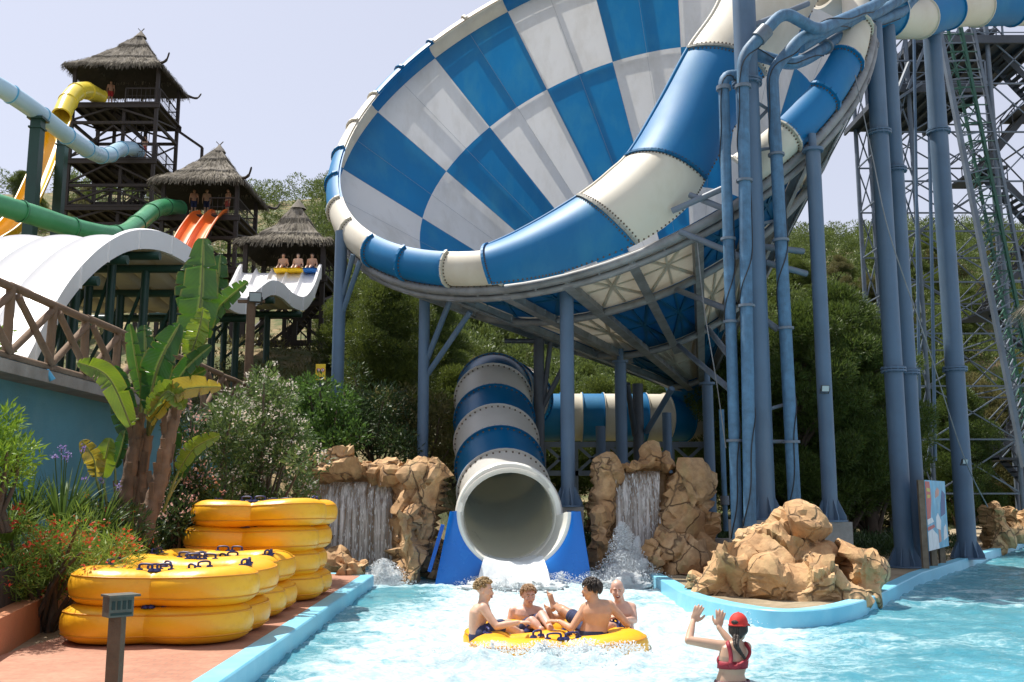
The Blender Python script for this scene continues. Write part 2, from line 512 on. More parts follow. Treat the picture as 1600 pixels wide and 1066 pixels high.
# ------------------------------------------------------------------ water
def water_mat():
    t = NT('pool_water')
    co = t.coord()
    at = t.n('ShaderNodeAttribute', attribute_name='foam')
    f = at.outputs['Fac']
    wv = t.n('ShaderNodeTexNoise', i_Vector=t.coord((1.0, 1.6, 1)), i_Scale=1.1, i_Detail=9, i_Roughness=.68, i_Distortion=.7).outputs[0]
    fine = t.n('ShaderNodeTexNoise', i_Vector=t.coord((1, 1.5, 1)), i_Scale=7, i_Detail=8, i_Roughness=.75, i_Distortion=.3).outputs[0]
    bub = t.n('ShaderNodeTexVoronoi', i_Vector=co, i_Scale=16)
    m = t.math('ADD', t.math('MULTIPLY', wv, .8), t.math('MULTIPLY', fine, .45))
    m = t.math('ADD', m, t.math('MULTIPLY', bub.outputs['Distance'], -.08))
    thr = t.math('SUBTRACT', 1.02, t.math('MULTIPLY', f, .72))
    k = t.n('ShaderNodeMapRange', i_Value=t.math('SUBTRACT', m, thr), i_From_Min=-.13, i_From_Max=.13).outputs[0]
    deep = t.ramp(wv, [(.3, (.08, .42, .54)), (.65, (.22, .6, .68))])
    col = t.mix(k, deep, t.ramp(fine, [(.35, (.36, .55, .6)), (.62, (.6, .67, .69))]))
    h = t.math('ADD', t.math('MULTIPLY', wv, .6), t.math('MULTIPLY', fine, .35))
    nm = t.bump(h, .85, .16)
    dif = t.n('ShaderNodeBsdfPrincipled', i_Base_Color=col, i_Normal=nm, i_IOR=1.33)
    t.l(t.math('MULTIPLY_ADD', k, .55, .06), dif.inputs['Roughness'])
    tr = t.n('ShaderNodeBsdfTransparent', i_Color=(.35, .8, .88, 1))
    gl = t.n('ShaderNodeBsdfGlossy', i_Roughness=.06, i_Normal=nm)
    fr = t.n('ShaderNodeFresnel', i_IOR=1.33, i_Normal=nm).outputs[0]
    wm = t.n('ShaderNodeMixShader', i_0=fr); t.l(tr.outputs[0], wm.inputs[1]); t.l(gl.outputs[0], wm.inputs[2])
    op = t.math('MULTIPLY_ADD', k, .42, .58)
    mx = t.n('ShaderNodeMixShader', i_0=op); t.l(wm.outputs[0], mx.inputs[1]); t.l(dif.outputs[0], mx.inputs[2])
    t.l(mx.outputs[0], t.out.inputs[0])
    return t.mat
M['water'] = water_mat()

RAFT_C = Vector((.62, 15.35, .0))
WOMAN = Vector((3.0, 12.0, 0))

def foam_at(x, y):
    f = .42
    g = lambda cx, cy, rx, ry: math.exp(-(((x - cx) / rx) ** 2 + ((y - cy) / ry) ** 2))
    f += .62 * g(.3, 24.2, 2.2, 3.2) + .6 * g(.6, 14.6, 3.2, 3.4) + .42 * g(-.8, 11.2, 2.2, 1.8) + .4 * g(.5, 19, 3.4, 3) + .5 * g(3.2, 24.6, 1.0, 2.2) + .3 * g(-3.2, 24.8, 1.2, 1.2)
    f += .28 * g(3.2, 17.5, 2.2, 2.5) + .3 * g(1.0, 9.5, 3.0, 1.2)
    f += .12 * g(10, 20, 5, 4)
    f -= .3 * g(-2.5, 22.3, .9, 2.2) + .16 * g(-2.9, 14, .5, 6) + .22 * g(6.5, 17, 3, 1.0) + .1 * g(4.5, 12, 2, 2.) + .25 * g(9, 19.0, 4, .8)
    return max(.1, min(1.3, f))

def wave_at(x, y):
    f = foam_at(x, y)
    h = .05 * noise.noise(Vector((x * .9, y * 1.3, 0))) + .035 * noise.noise(Vector((x * 2.3 + 5, y * 3.1, 3)))
    t = noise.turbulence(Vector((x * 2.2, y * 2.6, 1.5)), 4, False)
    h += (f - .25) * .085 * (t - .6) * 1.4
    h += (.012 + .03 * max(0, f - .35)) * noise.noise(Vector((x * 5.5, y * 6.5, 8))) + .03 * max(0, f - .4) * noise.noise(Vector((x * 9, y * 10, 4)))
    g = lambda cx, cy, rx, ry: math.exp(-(((x - cx) / rx) ** 2 + ((y - cy) / ry) ** 2))
    h += .10 * g(.3, 24.3, 1.6, 1.6) + .14 * g(.6, 13.55, 1.7, .45) * (.6 + t) + .1 * g(5.0, 14.9, .35, .5) * (.4 + t)
    return h

def water_sheet():
    xs0 = np.concatenate([np.arange(-4.2, 9.0, .055), np.arange(9.0, 40, .16)])
    ys0 = np.concatenate([np.arange(-4, 9, .25), np.arange(9, 29, .06), np.arange(29, 48, .25)])
    # split: near block fine, far right block coarse
    X, Y = np.meshgrid(xs0, ys0)
    poly = np.array(offset_poly(POOL, SGN * .12))
    keep_v = inside(X, Y, poly)
    idx = -np.ones(X.shape, int)
    kc = keep_v[:-1, :-1] | keep_v[1:, :-1] | keep_v[:-1, 1:] | keep_v[1:, 1:]
    use = np.zeros(X.shape, bool)
    use[:-1, :-1] |= kc; use[1:, :-1] |= kc; use[:-1, 1:] |= kc; use[1:, 1:] |= kc
    ii = np.argwhere(use)
    idx[use] = np.arange(len(ii))
    co = np.zeros((len(ii), 3)); fo = np.zeros(len(ii))
    for k, (i, j) in enumerate(ii):
        x, y = X[i, j], Y[i, j]
        co[k] = (x, y, wave_at(x, y) if y > 8.5 else 0.0); fo[k] = foam_at(x, y)
    q = np.argwhere(kc)
    faces = np.stack([idx[q[:, 0], q[:, 1]], idx[q[:, 0], q[:, 1] + 1], idx[q[:, 0] + 1, q[:, 1] + 1], idx[q[:, 0] + 1, q[:, 1]]], 1)
    me = bpy.data.meshes.new('water')
    me.vertices.add(len(co)); me.vertices.foreach_set('co', co.astype(np.float32).ravel())
    me.loops.add(faces.size); me.loops.foreach_set('vertex_index', faces.astype(np.int32).ravel())
    me.polygons.add(len(faces))
    me.polygons.foreach_set('loop_start', np.arange(0, faces.size, 4, dtype=np.int32))
    me.polygons.foreach_set('loop_total', np.full(len(faces), 4, dtype=np.int32))
    me.polygons.foreach_set('use_smooth', np.ones(len(faces), bool))
    a = me.attributes.new('foam', 'FLOAT', 'POINT'); a.data.foreach_set('value', fo.astype(np.float32))
    me.materials.append(M['water'])
    me.update(calc_edges=True)
    o = bpy.data.objects.new('water', me); COL.objects.link(o); o['kind'] = 'structure'
water_sheet()

# ------------------------------------------------------------------ terrain behind
def sstep(t):
    t = max(0.0, min(1.0, t)); return t * t * (3 - 2 * t)
def TZ(x, y):
    if x > 4.5 and y > 20:
        d = pool_dist(x, y)
        if d < 5.2: return -.7
        if d < 8: return .19 + (TZ0(x, y) - .19) * (d - 5.2) / 2.8
    return TZ0(x, y)
def TZ0(x, y):
    if y < 31: return .19 + sstep((y - 28.4) / 4.5) * sstep((-1.9 - x) / 1.6) * 2.4
    t = y - 31
    z = .19 + .035 * t + .0009 * t * t if t < 30 else .19 + 1.05 + .81 + (t - 30) * .09
    if t >= 30:
        s = min(1, (t - 30) / 120.0)
        z += 38 * (s * s * (3 - 2 * s)) - (t - 30) * .05 * s
    if t > 150: z -= (t - 150) * .12
    left = max(0, min(1, (-x - 6) / 25.0)) if y > 33 else 0
    z += left * min(1, t / 40.0) * 2.0
    z += sstep((-x - 1.0) / 9.0) * min(1, t / 16.0) * 5.0
    z += sstep((y - 28.4) / 4.5) * sstep((-1.9 - x) / 1.6) * 2.4
    z += min(1, t / 40.0) * (2.2 * noise.noise(Vector((x * .03, y * .03, .7))) + .5 * noise.noise(Vector((x * .15, y * .15, .2))))
    z += min(1, t / 100.0) * 6.5 * noise.noise(Vector((x * .012 + 3.3, y * .01, 4.1)))
    return z

xs = np.concatenate([np.linspace(-260, -40, 45)[:-1], np.linspace(-40, 40, 81), np.linspace(40, 260, 45)[1:]])
ys = np.concatenate([np.linspace(28.3, 70, 72), np.linspace(70, 260, 80)[1:]])
rows = [[(x, y, TZ(x, y)) for x in xs] for y in ys]
b = MB(); b.grid(rows)
o = b.build('hillside', M['hill'], smooth=180); o['kind'] = 'structure'
# ------------------------------------------------------------------ the big tilted funnel
FC = Vector((2.2079, 30.9302, 15.0796)); FN = Vector((-.3794, -.71981, .58131)).normalized()
FL = 14.69; FR = 9.0
FE1 = FN.cross(Vector((0, 0, 1))).normalized(); FE2 = FN.cross(FE1)
FA = FC - FN * FL

def fp(phi, r, a):
    """phi degrees, r radius, a axial offset from the rim plane (positive towards the open mouth)"""
    t = R(phi)
    return FC + FN * a + (FE1 * math.cos(t) + FE2 * math.sin(t)) * r

def cone(phi, k, off=0.0):
    """k = 1 at the rim, 0 at the apex; off = outward offset"""
    t = R(phi)
    e = FE1 * math.cos(t) + FE2 * math.sin(t)
    nrm = (e * FL - FN * FR).normalized()
    return FA + (FN * FL + e * FR) * k + nrm * off

FUN = thing('funnel_slide', 'giant tilted funnel of blue and white checkered panels above the pool', 'water slide', (2.2, 30.9, 0))
KR = [1.0, .80, .49, .13]
bi = MB()
SEG = 11.25
def panel_blue(phi, row):
    return (round(phi / 22.5) + row) % 2 == 0
NSUB = 3
for row in range(3):
    k0, k1 = KR[row], KR[row + 1]
    for s in range(32):
        p0 = s * SEG
        mi = 0 if panel_blue(p0 + SEG / 2 , row) else 1
        ph = [p0 + SEG * i / NSUB for i in range(NSUB + 1)]
        kk = [k0 + (k1 - k0) * j / 4 for j in range(5)]
        bi.grid([[cone(a, k, 0) for a in ph] for k in kk], mi=mi)            # inner face
        if not (45 <= p0 <= 225): continue
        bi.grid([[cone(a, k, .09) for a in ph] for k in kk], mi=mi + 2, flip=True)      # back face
        # stiffening ribs on the back of each panel
        a0, a1 = p0 + .6, p0 + SEG - .6
        ka, kb = k0 - .012, k1 + .012
        c = cone(p0 + SEG / 2, (ka + kb) / 2, .12)
        for aa, k in ((a0, ka), (a1, ka), (a0, kb), (a1, kb)):
            bi.bar(cone(aa, k, .11), c, .09, .05, mi=mi + 2, up=(cone(aa, k, 1) - cone(aa, k, 0)))
        bi.bar(cone(p0 + SEG / 2, ka, .11), cone(p0 + SEG / 2, kb, .11), .07, .05, mi=mi + 2, up=(cone(p0, k, 1) - cone(p0, k, 0)))
        bi.bar(cone(a0, (ka + kb) / 2, .11), cone(a1, (ka + kb) / 2, .11), .07, .05, mi=mi + 2, up=(cone(p0, k, 1) - cone(p0, k, 0)))
    # hairline joints on the inside
for s in range(32):
    for row in range(3):
        p0 = s * SEG
        w = .008 if s % 2 == 0 else .012
        bi.bar(cone(p0, KR[row] - .002, -.002), cone(p0, KR[row + 1], -.002), w, .006, mi=4, up=(cone(p0, .5, 1) - cone(p0, .5, 0)))
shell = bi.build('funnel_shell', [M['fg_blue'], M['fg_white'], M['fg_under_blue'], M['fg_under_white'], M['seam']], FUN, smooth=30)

# lip of the rim: bulging segments, alternately coloured, with bolted flanges
LIP = [(9.0, -.02), (9.08, .10), (9.12, .28), (9.06, .48), (8.95, .64), (8.8, .75), (8.62, .8), (8.45, .78)]
def lip_seg(p0, p1, mi, mb, n=5):
    for k in range(1):
        ph = [p0 + (p1 - p0) * i / n for i in range(n + 1)]
        mb.grid([[fp(a, r, h) for a in ph] for r, h in LIP], mi=mi)
        inn = [(r - .06 if h < .8 else r, h - (.05 if h > .6 else 0)) for r, h in LIP]
        mb.grid([[fp(a, r, h) for a in ph] for r, h in inn], mi=mi, flip=True)
        # flanges at both ends
        for a in (p0 + .12, p1 - .12):
            outer = [fp(a, 9.0 + (r - 9.0) * 1.0 + .09 * max(.2, (r - 8.4)), h * 1.03 + .03) for r, h in LIP]
            inner = [fp(a, r, h) for r, h in LIP]
            for j in range(len(LIP) - 1):
                mb.bar((outer[j] + inner[j]) / 2, (outer[j + 1] + inner[j + 1]) / 2, .05, .11, mi=mi, up=(fp(a, 10, 0) - fp(a, 9, 0)))
        m2 = 2
        for a in (p0 + .55, p1 - .55):
            pts = [fp(a, r + .015, h) for r, h in LIP]
            for j in range(len(LIP) - 1):
                for q in (.25, .75):
                    c = pts[j].lerp(pts[j + 1], q)
                    mb.box(c, .035, .035, .035, mi=m2)
        for i in range(9):
            c = fp(p0 + (p1 - p0) * (i + .5) / 9, 9.07, .03)
            mb.box(c, .035, .035, .035, mi=m2)
def scr(p):
    q = Vector(p) - Vector((0, 0, CAMH)); d = CT * q.y + ST * q.z
    return 800 + F * q.x / d, 533 - F * (-ST * q.y + CT * q.z) / d
for s in range(32):
    p0 = s * 11.25
    k = (s + 1) // 2
    qx, qy = scr(fp(p0 + 5.6, 9, 0))
    if 768 < qx < 1160 and qy > 250: continue
    mi = 1 if (k % 2 == 0) else 0
    mb = MB(); lip_seg(p0, p0 + 11.25, mi, mb)
    o = mb.build('lip_segment', [M['fg_blue'], M['fg_cream'], M['bolt']], FUN, smooth=50)

# steel cradle
b = MB(); n = 96
b.tube([fp(360 * i / n, 9.08, -.12) for i in range(n)], .13, 8, closed=True)
b.tube([fp(360 * i / n, 9.12, -.38) for i in range(n)], .1, 8, closed=True)
for i in range(64):
    b.bar(fp(360 * i / 64, 9.08, -.1), fp(360 * i / 64, 9.12, -.38), .06)
b.build('rim_beam', M['steel'], FUN, smooth=50)
for k in (.80, .49, .13):
    b = MB(); 
    b.tube([cone(360 * i / n, k + .012, .3) for i in range(n)], .115, 8, closed=True)
    b.tube([cone(360 * i / n, k - .012, .16) for i in range(n)], .07, 6, closed=True)
    b.build('ring_beam', M['steel'], FUN, smooth=50)
for s in range(32):
    b = MB(); p0 = s * SEG
    k1 = .10 if s % 2 == 1 else .45
    b.bar(cone(p0, .99, .24), cone(p0, k1, .24), .17, .19, up=(cone(p0, .5, 1) - cone(p0, .5, 0)))
    b.bar(cone(p0, .99, .38), cone(p0, k1, .38), .26, .03, up=(cone(p0, .5, 1) - cone(p0, .5, 0)))
    for q in range(14):
        kk = .97 - q * .037
        if kk < k1: break
        b.box(cone(p0 + .35 / kk, kk, .2), .08, .08, .12)
    b.build('radial_beam', M['steel'], FUN)

# narrow end: short blue throat with a flange
b = MB()
cone_dir = -FN
thr = [FA + FN * (FL * .13), FA + FN * (FL * .05), FA - FN * .6 + Vector((.2, 0, -.1)), FA - FN * 1.8 + Vector((.9, 0, -.5))]
b.tube(catmull(thr, 6), 1.25, 24, caps=True, mi=0)
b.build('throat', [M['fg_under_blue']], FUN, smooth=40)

# entry chute: half-pipe coming over the right of the rim and running down along the near lip
U = [((1150, -70), 26.6), ((1118, 12), 26.2), ((1075, 75), 25.9), ((1032, 155), 25.7), ((985, 235), 25.5), ((952, 268), 25.4), ((912, 300), 25.4), ((855, 336), 25.6), ((800, 366), 25.8), ((762, 383), 26.0)]
Lw = [((1300, -40), 27.2), ((1252, 45), 26.7), ((1195, 118), 26.2), ((1150, 195), 25.7), ((1108, 270), 25.0), ((1078, 318), 24.9), ((1010, 372), 24.85), ((905, 416), 24.95), ((840, 433), 25.1), ((766, 443), 25.4)]
Ud = catmull([P(a[0], a[1], y) for a, y in U], 6); Ld = catmull([P(a[0], a[1], y) for a, y in Lw], 6)
CH = thing('entry_chute', 'blue and white half pipe chute running down into the funnel rim', 'water slide', tuple(P(1075, 75, 25.9)))
breaks = [0, 12, 25, 37, len(Ud) - 1]
cols = [1, 0, 1, 0]
for (i0, i1), mi in zip(zip(breaks[:-1], breaks[1:]), cols):
    b = MB()
    rows = []; rin = []
    for i in range(i0, i1 + 1):
        u, l = Ud[i], Ld[i]
        ax = (Ud[min(i + 1, len(Ud) - 1)] - Ud[max(i - 1, 0)]).normalized()
        wv = l - u
        nrm = ax.cross(wv).normalized()
        if nrm.dot(Vector((0, -1, -.3))) < 0: nrm = -nrm
        bul = .30 * wv.length
        row = []
        for j in range(13):
            s = j / 12
            row.append(u.lerp(l, s) + nrm * (bul * math.sin(math.pi * s) ** .8))
        rows.append(row)
        rin.append([q - nrm * .07 for q in row])
    b.grid(rows, mi=mi); b.grid(rin, mi=mi, flip=True)
    for r_ in (0, -1):
        for j in range(12):
            b.bar(rows[r_][j], rows[r_][j + 1], .07, .13, mi=mi, up=(rows[r_][6] - (rows[r_][0] + rows[r_][12]) / 2))
            for q in (.3, .8):
                nb = rows[1 if r_ == 0 else -2]
                c = rows[r_][j].lerp(rows[r_][j + 1], q).lerp(nb[j].lerp(nb[j + 1], q), .35)
                b.box(c, .04, .04, .04, mi=2)
    # rolled top edge and bolted lower edge
    b.tube([r_[0] for r_ in rows], .05, 8, mi=mi)
    for i in range(len(rows) - 1):
        for q in (.25, .75):
            c = rows[i][12].lerp(rows[i + 1][12], q)
            b.box(c, .04, .04, .04, mi=2)
    b.build('chute_segment', [M['fg_blue'], M['fg_cream'], M['bolt']], CH, smooth=50)
# ------------------------------------------------------------------ steel columns
def zcap(px, py, Y): return P(px, py, Y)

def column(name, label, top, bot, Y, r, mat='col_blue', group=None, flanges=(), plinth=None, fins=True, cap=False, Ytop=None, low_plinth=False):
    """vertical round column whose axis passes through pixel bot at depth Y"""
    pb = P(bot[0], bot[1], Y); ptop = P(top[0], top[1], Ytop or Y)
    x, y = pb.x, pb.y
    z0 = pb.z
    if low_plinth: z0 = P(888, 792, Y).z
    z1 = ptop.z
    if not plinth: z0 = min(z0, max(.2, TZ(x, y)) + .01) if not low_plinth else z0
    t = thing(name, label, 'steel column', (x, y, z0), group)
    b = MB()
    b.tube([(x, y, z0), (x, y, z1)], r, 20)
    b.build('shaft', M[mat], t, smooth=40)
    for fy in flanges:
        z = P(top[0], fy, Y).z
        f = MB(); f.lathe([(r, -.06), (r + .09, -.06), (r + .09, -.012), (r + .02, -.012), (r + .02, .012), (r + .09, .012), (r + .09, .06), (r, .06)], (x, y, z), 20)
        for k in range(12):
            a = k * math.pi / 6
            f.box((x + (r + .06) * math.cos(a), y + (r + .06) * math.sin(a), z), .035, .035, .17, rz=a)
        f.build('flange', M[mat], t, smooth=40)
    if cap:
        f = MB(); f.lathe([(0, .05), (r + .08, .05), (r + .08, -.03), (r, -.03)], (x, y, z1), 20)
        f.tube([(x, y, z1), (x, y, z1 + .45)], r * .55, 12)
        f.build('cap_plate', M[mat], t, smooth=40)
    if fins:
        f = MB()
        f.lathe([(0, 0), (r + .22, 0), (r + .22, .04), (r, .04)], (x, y, z0), 24)
        for k in range(8):
            a = k * math.pi / 4 + .2
            d = Vector((math.cos(a), math.sin(a), 0)); q = Vector((-d.y, d.x, 0)) * .012
            c = Vector((x, y, z0 + .04))
            pts = [c + d * r, c + d * (r + .2), c + d * (r + .2) + Vector((0, 0, .08)), c + d * r + Vector((0, 0, .5))]
            f.add([p + q for p in pts] + [p - q for p in pts], [(0, 1, 2, 3), (7, 6, 5, 4), (0, 4, 5, 1), (1, 5, 6, 2), (2, 6, 7, 3)])
        f.build('base_plate', M[mat], t)
    if low_plinth: plinth = .7
    if plinth:
        f = MB(); zg = TZ(x, y) - .3
        f.box((x, y, (zg + z0 - .004) / 2), plinth, plinth, z0 - .004 - zg, rz=.1)
        f.build('plinth', M['concrete'], t)
    return t

GC = 'blue columns carrying the funnel'
c_main = column('steel_column', 'thick blue column between the lagged pipes, rising past the funnel rim', (1156, -30), (1193, 812), 24.0, .29, group=GC, flanges=(130,), plinth=1.3)
c_cap = column('steel_column', 'blue column with a capped top and a floodlight, right of the pipes', (1257, 236), (1298, 815), 24.6, .185, group=GC, cap=True, plinth=.75)
c_a = column('steel_column', 'tall blue column, left one of the touching pair right of the funnel', (1356, 40), (1414, 886), 27.3, .25, group=GC, flanges=(208, 578))
c_b = column('steel_column', 'tall blue column, right one of the touching pair right of the funnel', (1379, 40), (1437, 884), 28.6, .24, group=GC, flanges=(266, 582))
c_c = column('steel_column', 'tall blue column standing right behind the picture board', (1440, -40), (1512, 870), 31.0, .285, group=GC, flanges=(206, 577))
c_885 = column('steel_column', 'grey blue column under the funnel rim, just right of the exit tube', (881, 444), (888, 790), 26.7, .19, group=GC, cap=True, low_plinth=True)
c_660 = column('steel_column', 'dark blue column with two slanted braces, left of the exit tube', (661, 446), (660, 725), 29.5, .165, group=GC)
c_527 = column('steel_column', 'blue column with two short braces beneath the far left of the rim', (530, 362), (527, 610), 30.2, .19, group=GC)
c_835 = column('steel_column', 'dark column with a bracket arm, hidden partly behind the exit tube', (838, 530), (843, 800), 31.5, .17, 'dark_steel', group=GC)
c_970 = column('steel_column', 'blue column under the middle ring of the funnel, with a slanted strut', (968, 566), (973, 800), 33.5, .2, group=GC, cap=True)
c_1000 = column('steel_column', 'square topped blue column beside the strut under the funnel', (1000, 600), (1000, 800), 35, .19, 'dark_steel', group=GC)
c_1107 = column('steel_column', 'blue column under the narrow end of the funnel', (1106, 600), (1112, 830), 33.0, .18, group=GC, cap=True)
c_1046 = column('steel_column', 'short blue column holding up the striped tube behind', (1045, 645), (1045, 790), 36, .17, group=GC)
c_940 = column('steel_column', 'short grey blue column below the striped tube, left of its braces', (940, 666), (940, 790), 34.5, .17, group=GC)

def braces(parent, list_, r=.08, mat='col_blue'):
    for a, b_ in list_:
        m = MB(); m.tube([a, b_], r, 10); m.build('brace', M[mat], parent, smooth=40)
braces(c_660, [(P(668, 560, 29.5), P(703, 470, 28.6)), (P(668, 585, 29.5), P(735, 487, 28.3))], .085)
braces(c_527, [(P(534, 470, 30.2), P(552, 398, 29.6)), (P(534, 492, 30.2), P(563, 408, 29.4))], .08)
braces(c_835, [(P(845, 660, 31.5), P(860, 535, 31.5)), (P(846, 640, 31.5), P(882, 570, 31.2)), (P(788, 533, 31.5), P(838, 533, 31.5))], .08, 'dark_steel')
braces(c_970, [(P(980, 600, 33.5), P(992, 680, 35))], .1, 'dark_steel')
braces(c_1000, [(P(1010, 675, 35), P(1050, 607, 33))], .1, 'col_blue')
# horizontal struts from the main column to the ring beams
braces(c_main, [(P(1178, 410, 24), P(1062, 362, 24.6)), (P(1185, 385, 24.2), P(1255, 393, 24.6)), (P(1140, 485, 24.2), P(1055, 452, 28)), (P(1195, 410, 24.2), P(1260, 428, 24.6)), (P(1142, 560, 24.2), P(1105, 512, 30)), (P(1142, 610, 24.2), P(1060, 540, 31)), (P(1195, 500, 24.2), P(1215, 515, 24.2)), (P(1178, 40, 24), P(1262, 6, 25.0)), (P(1140, 290, 24), P(1050, 330, 24.6)), (P(1140, 330, 24), P(1078, 305, 24.6))], .08, 'grey_steel')
braces(c_main, [(P(1182, 160, 24), P(1206, 175, 24.2)), (P(1182, 190, 24), P(1206, 165, 24.2)), (P(1184, 235, 24), P(1212, 230, 24.2)), (P(1188, 350, 24), P(1212, 345, 24.2)), (P(1198, 640, 24), P(1228, 632, 24.2)), (P(1198, 690, 24), P(1228, 690, 24.2))], .045, 'grey_steel')

# ------------------------------------------------------------------ lagged water pipes
GP = 'lagged blue water pipes'
def pipe(label, pts, r, clamps=(), n=14, wire=True):
    pp = [P(a, b_, y) for a, b_, y in pts]
    # straight runs with rounded elbows
    path = [pp[0]]
    for i in range(1, len(pp) - 1):
        a, b_, c = pp[i - 1], pp[i], pp[i + 1]
        d = min(.35, (b_ - a).length * .4, (c - b_).length * .4)
        p0 = b_ + (a - b_).normalized() * d; p2 = b_ + (c - b_).normalized() * d
        for k in range(6):
            s = k / 5
            path.append(p0 * (1 - s) ** 2 + b_ * 2 * s * (1 - s) + p2 * s * s)
    path.append(pp[-1])
    t = thing('water_pipe', label, 'pipe', tuple(pp[0]), GP)
    m = MB(); m.tube(path, r, n); m.build('pipe_run', M['pipe_blue'], t, smooth=50)
    for c, d in clamps:
        i, s = c
        ctr = pp[i].lerp(pp[i + 1], s); ax = (pp[i + 1] - pp[i]).normalized()
        f = MB(); f.lathe([(r, -d), (r + .05, -d), (r + .05, d), (r, d)], ctr, 14, axis=ax)
        f.build('clamp', M['grey_steel'], t, smooth=40)
    if wire:
        f = MB(); L = 0; q = []
        for i in range(len(path) - 1):
            seg = path[i + 1] - path[i]; steps = max(1, int(seg.length / .15))
            for k in range(steps):
                c = path[i] + seg * (k / steps); L += seg.length / steps
                ax = seg.normalized(); x = ax.cross(Vector((.3, .9, .2))).normalized(); y = ax.cross(x)
                a = L * 1.3 + .6 * math.sin(L * 2.1)
                q.append(c + (x * math.cos(a) + y * math.sin(a)) * (r + .012))
        f.tube(q, .014, 5)
        f.build('cable', M['cable'], t, smooth=50)
    return t
pipe('lagged blue pipe, leftmost of three, with its elbow beside the thick column', [(1152, 842, 23.6), (1130, 118, 23.6), (1165, 118, 23.9), (1172, 128, 24.2)], .135, [((0, .2), .03), ((0, .45), .03), ((0, .63), .03), ((0, .97), .05)])
pipe('mesh wrapped pipe in front of the thick column, bending up to the right', [(1172, 822, 23.35), (1160, 88, 23.35), (1224, 18, 23.4), (1276, 48, 24.0), (1368, 8, 26), (1440, -60, 28.5)], .15, [((0, .45), .03), ((0, .72), .03), ((0, .93), .04), ((1, .45), .12), ((1, .55), .06)])
pipe('lagged blue pipe right of the thick column, joining the upper pipe', [(1242, 800, 23.9), (1206, 112, 23.9), (1252, 58, 24.1), (1285, 50, 24.4)], .155, [((0, .15), .03), ((0, .4), .03), ((0, .6), .03), ((0, .8), .03)])
pipe('grey blue pipe reaching across to the upper right from the thick column', [(1176, 84, 24.2), (1235, 102, 24.3), (1262, 92, 24.8), (1330, 48, 26.5), (1412, 18, 28.5), (1450, -30, 30)], .16, [((2, .4), .04)])
pipe('dark pipe rising along the top right above the grey one', [(1250, 75, 24.6), (1300, 45, 25.4), (1372, 20, 27), (1440, -20, 29)], .15)
t = pipe('thin standpipe with valve behind the thick column', [(1134, 830, 27), (1127, 640, 27)], .07, [((0, .25), .12)], wire=False)
# ------------------------------------------------------------------ tube slides
def ring_pts(c, ax, r, n, a0=0.0, a1=2 * math.pi, up=Vector((0, 0, 1))):
    x = ax.cross(up).normalized(); y = x.cross(ax)
    m = n if abs(a1 - a0 - 2 * math.pi) < 1e-6 else n + 1
    return [c + (x * math.cos(a0 + (a1 - a0) * k / n) + y * math.sin(a0 + (a1 - a0) * k / n)) * r for k in range(m)]

def resample(path, step):
    path = [Vector(p) for p in path]
    out = [path[0]]; acc = 0
    for i in range(len(path) - 1):
        a, b_ = path[i], path[i + 1]; L = (b_ - a).length; pos = 0
        while acc + (L - pos) >= step:
            pos += step - acc; acc = 0
            out.append(a.lerp(b_, pos / L))
        acc += L - pos
    if acc > step * .3: out.append(path[-1])
    return out

def seg_tube(parent, path, r, seglen, mats, order, name='tube_segment', n=32, bolts=True, sub=5, flange=.07, thick=.05, inner=None):
    """tube made of separate bolted segments"""
    P_ = resample(path, seglen / sub)
    k = 0; i = 0
    while i < len(P_) - 1:
        j = min(i + sub, len(P_) - 1)
        b = MB(); mi = order[k % len(order)]
        T = []
        for q in range(i, j + 1):
            T.append((P_[min(q + 1, len(P_) - 1)] - P_[max(q - 1, 0)]).normalized())
        b.grid([ring_pts(P_[i + q], T[q], r, n) for q in range(j - i + 1)], mi=mi, wrap=True)
        b.grid([ring_pts(P_[i + q], T[q], r - thick, n) for q in range(j - i + 1)], mi=mi if inner is None else inner, wrap=True, flip=True)
        for q, sg in ((0, 1), (j - i, -1)):
            c = P_[i + q]; t = T[q]
            if flange:
                w = .03
                c0 = c + t * (sg * .004); c1 = c + t * (sg * (.004 + w))
                b.grid([ring_pts(c0, t, r - thick, n), ring_pts(c0, t, r + flange, n), ring_pts(c1, t, r + flange, n), ring_pts(c1, t, r, n)], mi=mi, wrap=True, flip=sg < 0)
            if bolts:
                m = int(r * 2 * math.pi / .17)
                for p in ring_pts(c + t * (sg * .11), t, r + .012, m): b.box(p, .045, .045, .045, mi=2)
        b.build(name, mats, parent, smooth=40)
        i = j; k += 1

# exit tube towards the pool
EX = thing('exit_tube_slide', 'blue and white striped exit tube with a wide white mouth pouring into the pool', 'water slide', tuple(G(795, 900, 0)))
ex_path = catmull([P(795, 806, 25.35), P(788, 772, 26.6), P(779, 718, 28.4), P(773, 664, 30.4), P(771, 614, 32.6), P(780, 612, 35.2), P(815, 625, 38.5)], 12)
seg_tube(EX, ex_path, 1.2, 1.5, [M['tube_blue'], M['tube_white'], M['bolt'], M['tube_inner']], [1, 0], n=40, inner=3)
mc = ex_path[0]; ax = (ex_path[0] - ex_path[3]).normalized()
ax = Vector((ax.x * .5, -1, ax.z * .25)).normalized()
b = MB()
prof = [(1.12, -.5), (1.14, 0), (1.15, .10), (1.20, .16), (1.31, .16), (1.35, .10), (1.35, -.05), (1.22, -.12), (1.2, -.5)]
b.grid([ring_pts(mc + ax * z, ax, r, 48) for r, z in prof], wrap=True, flip=False)
b.build('mouth_collar', [M['exit_white']], EX, smooth=40)
